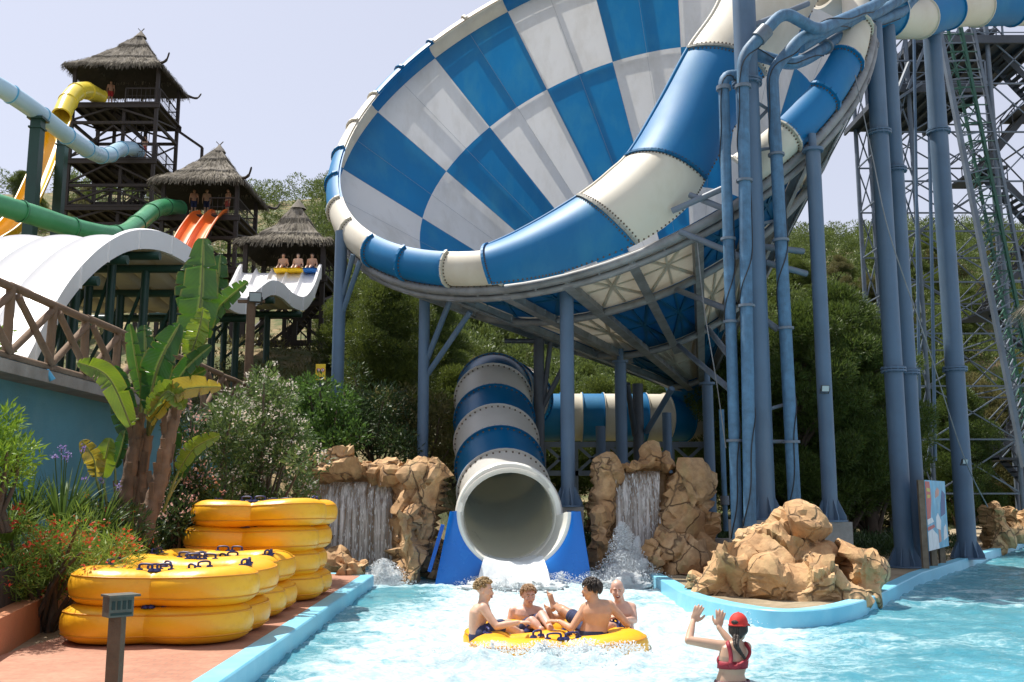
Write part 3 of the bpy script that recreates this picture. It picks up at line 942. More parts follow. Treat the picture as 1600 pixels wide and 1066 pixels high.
# open half pipe in front of the mouth with blue cheeks
Yf = 24.35
fc = P(803, 800, Yf); rf = 1.36
bc = mc + ax * .1
nU = 24
def uarc(c, r, y, n=nU, lift=0.0):
    return [Vector((c.x - r * math.cos(math.pi * k / n), y, c.z - r * math.sin(math.pi * k / n) + lift)) for k in range(n + 1)]
b = MB()
rows = [uarc(bc, 1.16, bc.y + .1), uarc(bc.lerp(fc, .4), 1.2, bc.y * .6 + Yf * .4), uarc(fc, 1.26, Yf + .1), uarc(fc, 1.3, Yf - .03)]
b.grid(rows)
rows2 = [uarc(fc, 1.3, Yf - .03), uarc(fc, rf + .04, Yf - .03), uarc(fc, rf + .04, Yf + .1), uarc(bc, 1.37, bc.y + .1)]
b.grid(rows2)
for sg in (-1, 1):   # flat top edges of the trough
    b.add([Vector((bc.x + sg * 1.16, bc.y + .1, bc.z)), Vector((fc.x + sg * 1.3, Yf - .03, fc.z)), Vector((fc.x + sg * (rf + .04), Yf - .03, fc.z)), Vector((bc.x + sg * 1.37, bc.y + .1, bc.z))], [(0, 1, 2, 3)])
b.build('outlet_trough', [M['exit_white']], EX, smooth=40)
b = MB(); rows = []
for i in range(30):
    s = i / 29
    y = bc.y + 1.3 - s * (bc.y + 1.3 - (Yf - 1.1))
    over = max(0.0, Yf - y)
    k = min(1.0, max(0.0, (bc.y + .1 - y) / (bc.y + .1 - Yf)))
    rad = 1.13 + .13 * k
    cz = bc.z + (fc.z - bc.z) * k; cx = bc.x + (fc.x - bc.x) * k
    half = .52 + .12 * s
    row = []
    for q in range(25):
        u = q / 12 - 1
        a_ = u * half
        xx = cx + rad * math.sin(a_) * (1 + .35 * over); zb_ = cz - rad * math.cos(a_)
        z_ = zb_ + .07 * (1 - u * u) + .05 * noise.turbulence(Vector((xx * 3, y * 3, 0)), 3, False)
        z_ = z_ - over * 1.0 - over * over * .4
        row.append(Vector((xx, y, max(z_, -.08))))
    rows.append(row)
b.grid(rows)
b.build('water_stream', M['stream'], EX, smooth=180)
def cheek(sg):
    top_o = P(703 if sg < 0 else 907, 799, Yf); bot_o = P(676 if sg < 0 else 928, 907, Yf - .25)
    inner = [p for p in uarc(fc, rf + .02, Yf - .06, 32)]
    half = inner[:14] if sg < 0 else inner[-14:][::-1]
    m = len(half)
    outer = []
    zb = -.25
    for k in range(m):
        s = k / (m - 1)
        if s < .55:
            q = s / .55; q2 = q ** 1.15
            o_ = top_o.lerp(Vector((bot_o.x, bot_o.y, zb)), q2)
        else:
            q = (s - .55) / .45
            o_ = Vector((bot_o.x, bot_o.y, zb)).lerp(Vector((half[-1].x, bot_o.y - .0, zb)), q)
        outer.append(o_)
    b = MB()
    half = [Vector((p.x, p.y, max(p.z, zb + .05))) for p in half]
    rows = [half, [h.lerp(o_, .12) + Vector((0, -.05, .02)) for h, o_ in zip(half, outer)], [h.lerp(o_, .5) + Vector((0, -.07, 0)) for h, o_ in zip(half, outer)], outer]
    b.grid(rows, flip=sg > 0)
    back = [o_ + Vector((-sg * .25, 1.5, 0)) for o_ in outer]
    b.grid([outer, [o_.lerp(k_, .06) for o_, k_ in zip(outer, back)], back], flip=sg > 0)
    b.grid([[h + Vector((0, .0, 0)) for h in half], [h + Vector((0, .2, 0)) for h in half]], flip=sg < 0)
    b.build('cheek_panel', [M['skirt_blue']], EX, smooth=50)
cheek(-1); cheek(1)
b = MB(); b.bar(P(692, 820, 24.9), P(671, 893, 24.9), .09, .16); b.build('side_prop', [M['skirt_blue']], EX)

# striped tube far behind, between the columns
BT = thing('tube_slide', 'striped blue and cream tube lying level behind the columns', 'water slide', tuple(P(850, 700, 41)))
zb = P(950, 652, 41).z
bt_path = catmull([(P(810, 652, 41).x, 41, zb), (P(860, 652, 41).x, 41, zb), (P(950, 652, 41).x, 41, zb), (P(1040, 652, 41).x, 41.2, zb), (P(1120, 652, 42).x, 42.5, zb + .1), (P(1190, 640, 44).x, 45, zb + .4)], 10)
seg_tube(BT, bt_path, .97, .87, [M['fg_blue'], M['fg_cream'], M['bolt']], [1, 0], bolts=False, n=28, flange=.06)
BF = thing('steel_frame', 'grey steel frame of girders under the striped tube behind', 'frame', tuple(P(950, 720, 40.5)))
b = MB()
za, zc = zb - 1.15, zb - 2.3
xs_ = [P(px, 700, 40.4).x for px in (850, 900, 950, 1000, 1050, 1100)]
b.bar((xs_[0], 40.4, za), (xs_[-1], 40.4, za), .18, .22); b.bar((xs_[0], 40.4, zc), (xs_[-1], 40.4, zc), .16, .2)
for i in range(len(xs_) - 1):
    b.bar((xs_[i], 40.4, za), (xs_[i + 1], 40.4, zc), .12); b.bar((xs_[i], 40.4, zc), (xs_[i + 1], 40.4, za), .12)
    b.bar((xs_[i], 40.4, za), (xs_[i], 40.4, TZ(xs_[i], 40.4)), .16)
b.build('girder', [M['grey_steel']], BF)

# tube entering from the upper right
UT = thing('feeder_tube', 'blue and cream tube crossing the top right corner above the columns', 'water slide', tuple(P(1500, 40, 31)))
ut = catmull([P(1640, 12, 33), P(1550, 12, 32), P(1490, 14, 31), P(1430, 30, 29.8), P(1370, 20, 28.6), P(1290, -20, 27.6)], 10)
seg_tube(UT, ut, .62, 1.75, [M['fg_blue'], M['fg_cream'], M['bolt']], [1, 0], bolts=False, n=28, flange=.05)
# ------------------------------------------------------------------ left side: towers, slides, fence, wall
M['tower_wood'] = simple('dark_stained_timber', (.035, .026, .022), .7, .3, 2, .2, 20)
M['thatch'] = simple('thatch', (.21, .185, .15), .95, .35, 2.5, .5, 14, stain=(.06, .052, .04), stain_amt=.7, stain_scale=(1.2, 1.2, 1.2))
M['thatch_straw'] = leaf_mat('thatch_straw', (.06, .052, .042), (.16, .14, .11), (.3, .27, .21), .05, .9, .1)
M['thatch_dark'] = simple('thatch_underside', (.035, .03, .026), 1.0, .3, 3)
M['yellow_pl'] = simple('yellow_gelcoat', (.78, .43, .005), .3, .08, .5)
M['yellow_lt'] = simple('light_yellow_gelcoat', (.8, .62, .06), .3, .08, .5)
M['lt_blue'] = simple('light_blue_gelcoat', (.42, .62, .74), .3, .1, .5, stain=(.3, .5, .62), stain_amt=.5)
M['mid_blue'] = simple('mid_blue_gelcoat', (.08, .38, .6), .35, .1, .5)
M['green_pl'] = simple('green_gelcoat', (.05, .27, .11), .3, .12, .5, stain=(.08, .33, .17), stain_amt=.5)
M['orange_pl'] = simple('orange_gelcoat', (.75, .16, .025), .35, .1, .6)
M['wave_white'] = simple('wave_white_gelcoat', (.8, .79, .78), .35, .05, .4)
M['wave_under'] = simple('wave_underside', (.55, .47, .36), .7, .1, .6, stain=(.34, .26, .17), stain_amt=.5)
M['fence_wood'] = simple('weathered_wood', (.2, .125, .075), .85, .35, 3, .5, 18, stain=(.07, .05, .035), stain_amt=.7, stain_scale=(3, 3, 3))
M['wall_blue'] = simple('blue_render', (.12, .33, .43), .85, .12, .7, .35, 25, stain=(.2, .38, .45), stain_amt=.5)
M['ledge_blue'] = simple('pale_blue_paint', (.42, .6, .7), .6, .08, 1, stain=(.32, .45, .5), stain_amt=.5)

def frame_post(b, x, y, z0, z1, w=.24): b.bar((x, y, z0), (x, y, z1), w, w, up=(0, 1, 0))

def railing(parent, pts, h=1.1, mat='tower_wood', bars=True, step=.28):
    b = MB()
    for i in range(len(pts) - 1):
        a, c = Vector(pts[i]), Vector(pts[i + 1])
        L = (c - a).length
        up = Vector((0, 0, h))
        b.bar(a + up, c + up, .07); b.bar(a + up * .5, c + up * .5, .03); b.bar(a + up * .12, c + up * .12, .04)
        m = max(1, int(L / 1.6))
        for k in range(m + 1): b.bar(a.lerp(c, k / m), a.lerp(c, k / m) + up, .07)
        if bars:
            m = int(L / step)
            for k in range(m): b.bar(a.lerp(c, (k + .5) / m) + up * .1, a.lerp(c, (k + .5) / m) + up, .02)
    b.build('railing', M[mat], parent)

def stair(parent, a, c, w, dirw, mat='tower_wood', n=None):
    """flight from a up to c, width w along dirw"""
    a, c, dw = Vector(a), Vector(c), Vector(dirw).normalized()
    b = MB(); n = n or max(4, int((c.z - a.z) / .21))
    for s in (-.5, .5):
        b.bar(a + dw * w * s, c + dw * w * s, .06, .28)
        b.bar(a + dw * w * s + Vector((0, 0, 1)), c + dw * w * s + Vector((0, 0, 1)), .05)
        for k in range(5): 
            q = a.lerp(c, k / 4) + dw * w * s; b.bar(q, q + Vector((0, 0, 1)), .04)
    run = (c - a); run.z = 0; run.normalize()
    for k in range(n):
        q = a.lerp(c, (k + .5) / n)
        b.box(q, w, .26, .05, rot=Matrix((dw, run, Vector((0, 0, 1)))).transposed())
    b.build('stair_flight', M[mat], parent)

def thatch_roof(parent, x0, x1, y0, y1, ze, apex, curve=.35, horns=True, dens=1.0):
    """hip roof of thatch: layered skirts plus many straws"""
    cx, cy = (x0 + x1) / 2, (y0 + y1) / 2
    A = Vector(apex)
    cor = [Vector((x0, y0, ze)), Vector((x1, y0, ze)), Vector((x1, y1, ze)), Vector((x0, y1, ze))]
    def pt(i, s, t):      # side i, s along eave, t 0 eave..1 apex
        e = cor[i].lerp(cor[(i + 1) % 4], s)
        q = e.lerp(A, t)
        sag = -curve * math.sin(math.pi * t) * (A.z - ze) * .32
        return q + Vector((0, 0, sag + .10 * noise.noise(q * 1.3)))
    b = MB()
    tiers = [(0, .40), (.36, .74), (.70, 1.0)]
    for i in range(4):
        for (t0, t1) in tiers:
            lift = .0 if t0 == 0 else .12
            rows = []
            for k in range(9):
                t = t0 + (t1 - t0) * k / 8
                rows.append([pt(i, s / 10, t) + Vector((0, 0, lift * (1 - k / 8) + .02)) for s in range(11)])
            under = [[p + Vector((0, 0, -.16)) for p in rows[0]]]
            b.grid(under + rows)
    ob = b.build('thatch', M['thatch'], parent, smooth=60)
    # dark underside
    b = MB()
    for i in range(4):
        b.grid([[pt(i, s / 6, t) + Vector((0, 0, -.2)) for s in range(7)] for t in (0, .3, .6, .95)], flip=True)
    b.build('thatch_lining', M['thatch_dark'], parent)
    # straws
    Q = []
    for i in range(4):
        e = cor[(i + 1) % 4] - cor[i]; L = e.length
        for k in range(int(L * 210 * dens)):
            s = random.random(); t = 1 - math.sqrt(random.random())
            if random.random() < .38: t = random.choice((0, 0, .36, .70)) + random.random() * .02
            p = pt(i, s, min(t, .98)); q = pt(i, s, min(t + .05, 1.0))
            up = (q - p).normalized()
            ln = random.uniform(.25, .55)
            out = e.cross(up).normalized()
            if out.z < 0: out = -out
            w = e.normalized() * random.uniform(.012, .03)
            d = -up * ln + Vector((random.gauss(0, .05), random.gauss(0, .05), 0))
            if t < .03 or .35 < t < .39 or .69 < t < .73: d = d * .6 + Vector((0, 0, -random.uniform(.05, .4)))
            p = p + out * random.uniform(.03, .14)
            Q.append([p - w, p + w, p + d + w * .5 - out * .03, p + d - w * .5 - out * .03])
    np_mesh('straw_fringe', np.array(Q).reshape(-1, 3), 4, M['thatch_straw'], parent)
    b = MB(); b.lathe([(0, .16), (.07, .12), (.14, .0), (.28, -.16), (.42, -.38)], A, 10); 
    if horns:
        for k in (-1, 1): b.bar(A + Vector((k * -.1, 0, .0)), A + Vector((k * .22, 0, .34)), .05)
    b.build('roof_finial', M['thatch'], parent, smooth=60)
    if horns:
        for c in (cor[1], cor[2]):
            d = (c - Vector((cx, cy, ze))); d.z = 0; d.normalize()
            m = MB(); m.tube(catmull([c - d * .3 + Vector((0, 0, .1)), c + d * .35, c + d * .75 + Vector((0, 0, .1)), c + d * 1.0 + Vector((0, 0, .5))], 5), [.1] * 5 + [.09] * 5 + [.06] * 5 + [.02], 8)
            m.build('roof_horn', M['tower_wood'], parent, smooth=60)

def tower(name, label, x0, x1, y0, y1, zbase, decks, zroof, mids=(), side_ext=1.0):
    t = thing(name, label, 'slide tower', ((x0 + x1) / 2, (y0 + y1) / 2, zbase))
    xm = (x0 + x1) / 2
    for x in (x0, x1):
        for y in (y0, y1):
            b = MB(); frame_post(b, x, y, zbase - 2, zroof, .22); b.build('post', M['tower_wood'], t)
    for (x, y) in ((xm + .6, y1), (xm + .6, y0 + .2), (x0 + 1.2, y1)):
        b = MB(); frame_post(b, x, y, zbase - 2, decks[0] - .2, .2); b.build('post', M['tower_wood'], t)
    for z in decks:
        b = MB()
        b.box((xm, (y0 + y1) / 2, z), x1 - x0 + .5, y1 - y0 + .5, .09)
        nj = 9
        for k in range(nj):
            x = x0 + (x1 - x0) * k / (nj - 1)
            b.bar((x, y0 - .2, z - .16), (x, y1 + .2, z - .16), .1, .2)
        for y in (y0 - .15, y1 + .15): b.bar((x0 - .25, y, z - .17), (x1 + .25, y, z - .17), .14, .26)
        b.build('deck', M['tower_wood'], t)
    zs = sorted(list(decks) + list(mids) + [zbase])
    for z in mids:
        b = MB()
        for y in (y0, y1): b.bar((x0, y, z), (x1, y, z), .16, .2)
        for x in (x0, x1): b.bar((x, y0, z), (x, y1, z), .16, .2)
        b.build('tie_beam', M['tower_wood'], t)
    # knee braces and X bracing
    for i in range(len(zs) - 1):
        za, zc = zs[i], zs[i + 1]
        b = MB()
        for y in (y0, y1):
            b.bar((x0, y, za + .2), (xm, y, zc - .2), .12); b.bar((x1, y, za + .2), (xm, y, zc - .2), .12)
        for x in (x0, x1):
            b.bar((x, y0, za + .2), (x, y1, zc - .2), .1)
        b.build('brace', M['tower_wood'], t)
    return t

def zat(py, Y): return P(800, py, Y).z

# tower one
Y0 = 65.0
x0, x1 = P(112, 200, Y0).x, P(243, 200, Y0).x
d1, d2, d3 = zat(163, Y0), zat(250, Y0), zat(323, Y0)
zr = zat(104, Y0)
T1 = tower('slide_tower', 'tallest dark timber tower with a thatched roof and three decks', x0, x1, Y0, Y0 + 4.2, TZ(-26, 66), [d1, d2, d3], zr, [zat(192, Y0), zat(290, Y0), zat(350, Y0)])
thatch_roof(T1, x0 - .5, x1 + .4, Y0 - .7, Y0 + 5.0, zr - .1, ((x0 + x1) / 2 + .7, Y0 + 2.0, zat(52, Y0 + 2)))
for z in (d1, d2):
    railing(T1, [(x0, Y0 + 4.2, z), (x1, Y0 + 4.2, z), (x1 + .2, Y0, z)])
    railing(T1, [(x0 + 3.6, Y0 - .1, z), (x1, Y0 - .1, z)])
railing(T1, [(x0, Y0, d3), (x1, Y0, d3), (x1, Y0 + 4, d3)])
for (za, zc, sg) in ((d2, d1 - .1, 1), (d3, d2 - .1, 1), (zat(385, Y0), d3, 1)):
    xm = (x0 + x1) / 2
    stair(T1, (xm - .8, Y0 + 3, za + .1), (xm + 1.0, Y0 + 3, (za + zc) / 2), 1.0, (0, 1, 0))
    stair(T1, (xm + 1.6, Y0 + 1.8, (za + zc) / 2), (xm - .6, Y0 + 1.8, zc), 1.0, (0, 1, 0))
# outrigger on the right side
b = MB(); b.bar((x1, Y0 + 4, d1 - .3), (x1 + 1.9, Y0 + 4.2, d1 - 1.6), .16); b.bar((x1 + 1.9, Y0 + 4.2, d1 - 1.6), (x1 + 1.9, Y0 + 4.2, d2 - 2), .18); b.build('outrigger', M['tower_wood'], T1)

# tower two
Y0 = 58.0
x0, x1 = P(256, 300, Y0).x, P(371, 300, Y0).x
d1 = zat(338, Y0); zr = zat(284, Y0)
T2 = tower('slide_tower', 'middle thatched tower where the orange and green slides begin', x0, x1, Y0, Y0 + 4.4, TZ(-18, 60), [d1, zat(420, Y0)], zr, [zat(372, Y0), zat(460, Y0)])
thatch_roof(T2, x0 - .6, x1 + .5, Y0 - .7, Y0 + 5.2, zr - .05, ((x0 + x1) / 2 + .35, Y0 + 2.2, zat(228, Y0 + 2)))
railing(T2, [(x0, Y0 + 4.4, d1), (x1, Y0 + 4.4, d1), (x1 + .1, Y0, d1)])
railing(T2, [(x1 - 1.6, Y0 - .1, d1), (x1, Y0 - .1, d1)])
stair(T2, (x1 - .5, Y0 + 3.4, zat(440, Y0)), (x0 + 1, Y0 + 3.4, zat(400, Y0)), 1.0, (0, 1, 0))
# tower three
Y0 = 48.0
x0, x1 = P(384, 400, Y0).x, P(505, 400, Y0).x
d1 = zat(432, Y0); zr = zat(382, Y0)
T3 = tower('slide_tower', 'lowest thatched tower with riders waiting at the white wave slide', x0, x1, Y0, Y0 + 3.6, TZ(-12, 49), [d1], zr, [zat(475, Y0), zat(535, Y0)])
thatch_roof(T3, x0 - .35, x1 + .5, Y0 - .6, Y0 + 4.2, zr + .05, ((x0 + x1) / 2 + .25, Y0 + 1.6, zat(316, Y0 + 1.6)), curve=.6, horns=False)
railing(T3, [(x0, Y0 + 3.5, d1), (x1, Y0 + 3.5, d1), (x1, Y0, d1)])
stair(T3, (x1 - .2, Y0 + 1.2, zat(575, Y0)), (x0 + 1.8, Y0 + 1.2, zat(520, Y0)), 1.0, (0, 1, 0))
stair(T3, (x0 + 1.6, Y0 + 2.4, zat(520, Y0)), (x1 - .4, Y0 + 2.4, zat(450, Y0)), 1.0, (0, 1, 0))

# ---- tube slides on the left
def tube_slide(name, label, pts, r, mat, step, open_from=None, flange=.05, fl_mat=None):
    path = catmull([P(a, b_, y) for a, b_, y in pts], 10)
    t = thing(name, label, 'water slide', tuple(P(pts[-1][0], pts[-1][1], pts[-1][2])))
    seg_tube(t, path, r, step, [M[mat], M[fl_mat or mat], M['bolt']], [0], bolts=False, n=24, flange=flange)
    P_ = resample(path, step)
    for i in range(1, len(P_) - 1):
        tt = (P_[i + 1] - P_[i - 1]).normalized()
        f = MB(); f.lathe([(r, -.05), (r + .035, -.05), (r + .035, .05), (r, .05)], P_[i], 24, axis=tt)
        f.build('joint_ring', M['mid_blue' if mat == 'lt_blue' else 'dkgreen' if mat == 'green_pl' else mat], t, smooth=40)
    return t, path
ts, _ = tube_slide('tube_slide', 'light blue tube slide curving down from the tallest tower to the left edge', [(-60, 108, 46), (-10, 131, 47), (30, 156, 48.5), (65, 181, 50.5), (110, 216, 53.5), (148, 240, 57), (168, 243, 60), (186, 234, 62.5), (204, 232, 64.5), (216, 238, 66)], .47, 'lt_blue', 2.6)
ts2, _ = tube_slide('tube_slide', 'green tube slide dropping from the middle tower along the hillside', [(-60, 305, 40), (-10, 318, 41.5), (55, 337, 43.5), (110, 355, 45.5), (165, 367, 47.5), (196, 364, 49.5), (222, 344, 52), (242, 328, 54.5), (262, 323, 57), (280, 326, 59)], .47, 'green_pl', 3.0)
ty, yp = tube_slide('tube_slide', 'yellow tube slide leaving the top deck and turning into an open chute', [(158, 154, 65.8), (148, 148, 65.2), (136, 142, 64), (120, 144, 62.3), (106, 160, 60.8), (96, 183, 59.6)], .56, 'yellow_lt', 1.9)
# open half of the yellow slide
def open_chute(parent, pts, r, mat, arc=1.15, name='open_chute', n=14, up=Vector((0, 0, 1))):
    path = catmull([P(a, b_, y) for a, b_, y in pts], 10)
    b = MB(); rows = []; rin = []
    for i in range(len(path)):
        t = (path[min(i + 1, len(path) - 1)] - path[max(i - 1, 0)]).normalized()
        rows.append(ring_pts(path[i], t, r, n, -math.pi / 2 - arc * math.pi / 2, -math.pi / 2 + arc * math.pi / 2, up))
        rin.append(ring_pts(path[i], t, r - .05, n, -math.pi / 2 - arc * math.pi / 2, -math.pi / 2 + arc * math.pi / 2, up))
    b.grid(rows, flip=False); b.grid(rin, flip=True)
    for k in (0, n): 
        b.tube([q[k] for q in rows], .06, 6)
    o = b.build(name, M[mat], parent, smooth=50)
    return path
open_chute(ty, [(94, 188, 59.3), (78, 232, 57.0), (58, 282, 54.5), (34, 330, 52.3), (5, 362, 50.5), (-30, 385, 49)], .62, 'yellow_pl', 1.1)
# orange double slide
TO = thing('double_slide', 'orange double lane slide running down from the middle tower', 'water slide', tuple(P(285, 400, 52)))
for off in (0, 1):
    dx = 23 * off
    open_chute(TO, [(322 + dx, 328, 58.2), (313 + dx, 331, 57.5), (303 + dx, 342, 56), (290 + dx, 362, 54), (275 + dx, 392, 51.5), (262 + dx, 425, 49)], .43, 'orange_pl', .95, name='slide_lane')

# dark green posts under the tubes
def green_post(px, ytop, Y, w, label, zb=None, cap=True, py2=None):
    p = P(px, ytop, Y)
    t = thing('support_post', label, 'support post', (p.x, p.y, TZ(p.x, p.y)), 'dark green posts under the slides')
    b = MB(); b.bar((p.x, p.y, TZ(p.x, p.y) - 1), p, w, w, up=(0, 1, 0)); b.build('shaft', M['dkgreen'], t)
    if cap:
        b = MB(); b.box((p.x, p.y, p.z), w * 1.5, w * 1.5, .12); b.box((p.x, p.y, p.z - .5), w * 1.25, w * 1.25, .1); b.build('head_plate', M['dkgreen'], t)
    return t
green_post(60, 187, 50, .55, 'broad dark green post under the light blue tube, leftmost')
green_post(99, 215, 56, .5, 'dark green post behind the light blue tube, near the tallest tower')
green_post(118, 365, 45.8, .4, 'short dark green post under the green tube')
for k, (px, yt) in enumerate(((182, 392), (262, 400), (158, 460), (222, 470), (330, 470), (350, 480), (372, 480), (425, 478), (459, 482))):
    pass

# ---- white wave slide: wide lanes running towards the camera
WS = thing('wave_slide', 'wide white multi lane wave slide humping down from the lowest tower', 'water slide', tuple(P(200, 480, 30)))
prof = [(500, 420, 47.2), (497, 426, 46.6), (488, 452, 45.2), (474, 470, 43.6), (456, 466, 42.2), (438, 450, 40.8), (420, 446, 39.6), (400, 460, 38.2), (380, 474, 37.0), (352, 462, 35.6), (322, 424, 34.0), (288, 392, 32.4), (248, 372, 31.0), (205, 370, 29.6), (165, 388, 28.2), (128, 420, 26.9), (95, 462, 25.6), (65, 515, 24.4), (40, 565, 23.4), (10, 620, 22.4)]
edge = catmull([P(a, b_, y) for a, b_, y in prof], 5)
LW = 6.2
NL = 5
b = MB()
rows = []
for p in edge:
    row = []
    wsc = .62 + .38 * min(1, max(0, (44 - p.y) / 12))
    for j in range(NL * 8 + 1):
        s = j / (NL * 8)
        u = (s * NL) % 1.0
        ridge = .0
        d = min(u, 1 - u) if 0 < s < 1 else 0
        ridge = .26 * math.exp(-(d / .09) ** 2)
        row.append(p + Vector((-LW * wsc * s, 0, ridge - .22)))
    rows.append(row)
b.grid(rows, flip=True)
b.build('slide_bed', M['wave_white'], WS, smooth=60)
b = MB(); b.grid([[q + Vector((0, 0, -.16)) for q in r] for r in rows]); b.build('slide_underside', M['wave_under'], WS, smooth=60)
for k_, off in ((0, 0), (1, -LW)):
    b = MB(); R1 = []
    for p in edge:
        wsc = .62 + .38 * min(1, max(0, (44 - p.y) / 12))
        q = p + Vector((off * wsc, 0, 0))
        R1.append([q + Vector((.09, 0, -.42)), q + Vector((.09, 0, .20)), q + Vector((-.03, 0, .24)), q + Vector((-.06, 0, -.2))])
    b.grid(R1, flip=False); b.grid([[r[0], r[0] + Vector((-.15, 0, 0))] for r in R1], flip=True)
    for i in range(4, len(edge) - 2, 6):
        q = R1[i][0]
        b.bar(R1[i][0] + Vector((.02, 0, 0)), R1[i][1] + Vector((.02, 0, 0)), .06)
    b.build('side_wall', M['wave_white'], WS, smooth=40)
# supports of the wave slide
def xat(i_y):
    best = min(edge, key=lambda q: abs(q.y - i_y)); return best
for Y in (27.4, 28.9, 30.6, 32.4, 34.2, 37.2, 39.5, 42.8):
    q = xat(Y)
    b = MB(); b.tube([q + Vector((.25, 0, -.62)), q + Vector((-LW - .2, 0, -.62))], .14, 10); b.build('cross_beam', M['dkgreen'], WS, smooth=40)
    for f in (.2, .5, .82):
        x = q.x - LW * f
        b = MB(); b.tube([(x, q.y, TZ(x, q.y) - .5), (x, q.y, q.z - .7)], .14, 10); b.build('support_leg', M['dkgreen'], WS, smooth=40)
    b = MB()
    b.bar((q.x - LW * .2, q.y, q.z - 1.0), (q.x - LW * .5, q.y, TZ(q.x, q.y) + .6), .09); b.bar((q.x - LW * .5, q.y, q.z - 1.0), (q.x - LW * .82, q.y, TZ(q.x, q.y) + .6), .09)
    b.build('brace', M['dkgreen'], WS)

# ---- blue retaining wall, terrace and rustic fence
WX = -9.0
def pw_(px, py): return PX(px, WX, py)
zp = pw_(0, 560).z
zl = pw_(0, 590).z
b = MB()
b.box((WX - .2, 22, zl / 2), .4, 40, zl)
o = b.build('retaining_wall', M['wall_blue'])
tag(o, 'blue rendered retaining wall behind the planted bed', 'wall')
RW = o
b = MB()
b.add([(WX - .3, 1, zp), (WX + .02, 1, zp), (WX + .55, 1, zl + .22), (WX + .55, 42, zl + .22), (WX + .02, 42, zp), (WX - .3, 42, zp)], [(0, 1, 4, 5), (1, 2, 3, 4)])
b.build('sloping_coping', M['ledge_blue'], RW)
b = MB(); b.box((WX + .27, 21.5, zl + .09), .62, 41, .22); b.build('ledge', M['concrete'], RW)
b = MB(); b.tube([P(28, 580, pw_(28, 580).y) + Vector((-.1, 0, 0)), P(28, 580, pw_(28, 580).y) + Vector((.55, 0, -.02)), P(30, 584, pw_(30, 584).y) + Vector((.62, 0, -.12))], .06, 10); b.build('drain_spout', M['mid_blue'], RW, smooth=40)
b = MB(); b.grid([[(-60, y, zp - .12 if y < 42 else TZ(-60, y)), (WX - .25, y, zp - .12)] for y in (0, 20, 36)]); o = b.build('terrace', M['hill']); o['kind'] = 'structure'

FE = thing('rustic_fence', 'weathered log fence with crossed rails on top of the blue wall', 'fence', (WX + .05, 15, zp))
ztop = pw_(0, 446).z
h = ztop - zp
ys_ = [14.2 + 1.62 * k for k in range(16)]
for i, y in enumerate(ys_):
    b = MB(); b.tube([(WX + .05, y, zp - .1), (WX + .05 + random.gauss(0, .015), y + random.gauss(0, .02), zp + h + .02)], .085, 9); b.build('fence_post', M['fence_wood'], FE, smooth=60)
    if i < len(ys_) - 1:
        yn = ys_[i + 1]
        b = MB(); b.tube([(WX + .07, y + .06, zp + .12), (WX + .07, yn - .06, zp + h - .12)], .068, 8)
        b.tube([(WX + .15, y + .06, zp + h - .12), (WX + .15, yn - .06, zp + .12)], .068, 8); b.build('cross_rail', M['fence_wood'], FE, smooth=60)
        b = MB(); b.tube([(WX + .05, y - .05, zp + h + random.gauss(.03, .012)), (WX + .05, yn + .05, zp + h + random.gauss(.03, .012))], .08, 9); b.build('top_rail', M['fence_wood'], FE, smooth=60)
        b = MB(); b.tube([(WX + .05, y, zp + .06), (WX + .05, yn, zp + .06)], .075, 9); b.build('bottom_rail', M['fence_wood'], FE, smooth=60)

# ---- floodlights
M['lamp_glass'] = simple('lamp_glass', (.42, .47, .48), .15, .1, 2)
M['lamp_case'] = simple('lamp_case', (.05, .055, .06), .5)
def floodlight(label, px, py, Y, s, post=None, face=Vector((.3, -1, -.3))):
    c = P(px, py, Y)
    t = thing('floodlight', label, 'floodlight', tuple(c), 'floodlights')
    f = face.normalized(); rot = f.to_track_quat('Z', 'Y').to_matrix()
    b = MB(); b.box(c, s, s * .8, s * .25, rot=rot)
    for k in range(5): b.box(c - f * (s * .2) + rot @ Vector(((k - 2) * s * .18, 0, 0)), .02, s * .7, s * .2, rot=rot)
    b.build('housing', M['lamp_case'], t)
    b = MB(); b.box(c + f * (s * .13), s * .86, s * .66, .02, rot=rot); b.build('lens', M['lamp_glass'], t)
    b = MB(); b.tube([c + rot @ Vector((-s * .55, 0, 0)), c + rot @ Vector((-s * .55, -s * .6, -s * .2)), c + rot @ Vector((s * .55, -s * .6, -s * .2)), c + rot @ Vector((s * .55, 0, 0))], .02, 6); b.build('bracket', M['lamp_case'], t)
    return t
floodlight('square floodlight on top of the wooden pole beside the wave slide', 399, 464, 33, .42)
floodlight('small pale floodlight halfway up the capped column', 1289, 607, 24.2, .2, face=Vector((.1, -1, -.2)))
floodlight('small floodlight low on the tall column behind the picture board', 1507, 721, 27.0, .17, face=Vector((.3, -1, -.2)))
lp_ = P(393, 472, 33.2)
t = thing('wooden_pole', 'round wooden pole carrying a floodlight behind the bush', 'pole', (lp_.x, lp_.y, 2))
b = MB(); b.tube([(lp_.x, lp_.y, 1.5), lp_], .15, 10); b.build('pole_shaft', M['fence_wood'], t, smooth=60)
b = MB(); b.box(lp_ + Vector((0, 0, .02)), .9, .12, .1); b.build('cross_arm', M['fence_wood'], t)
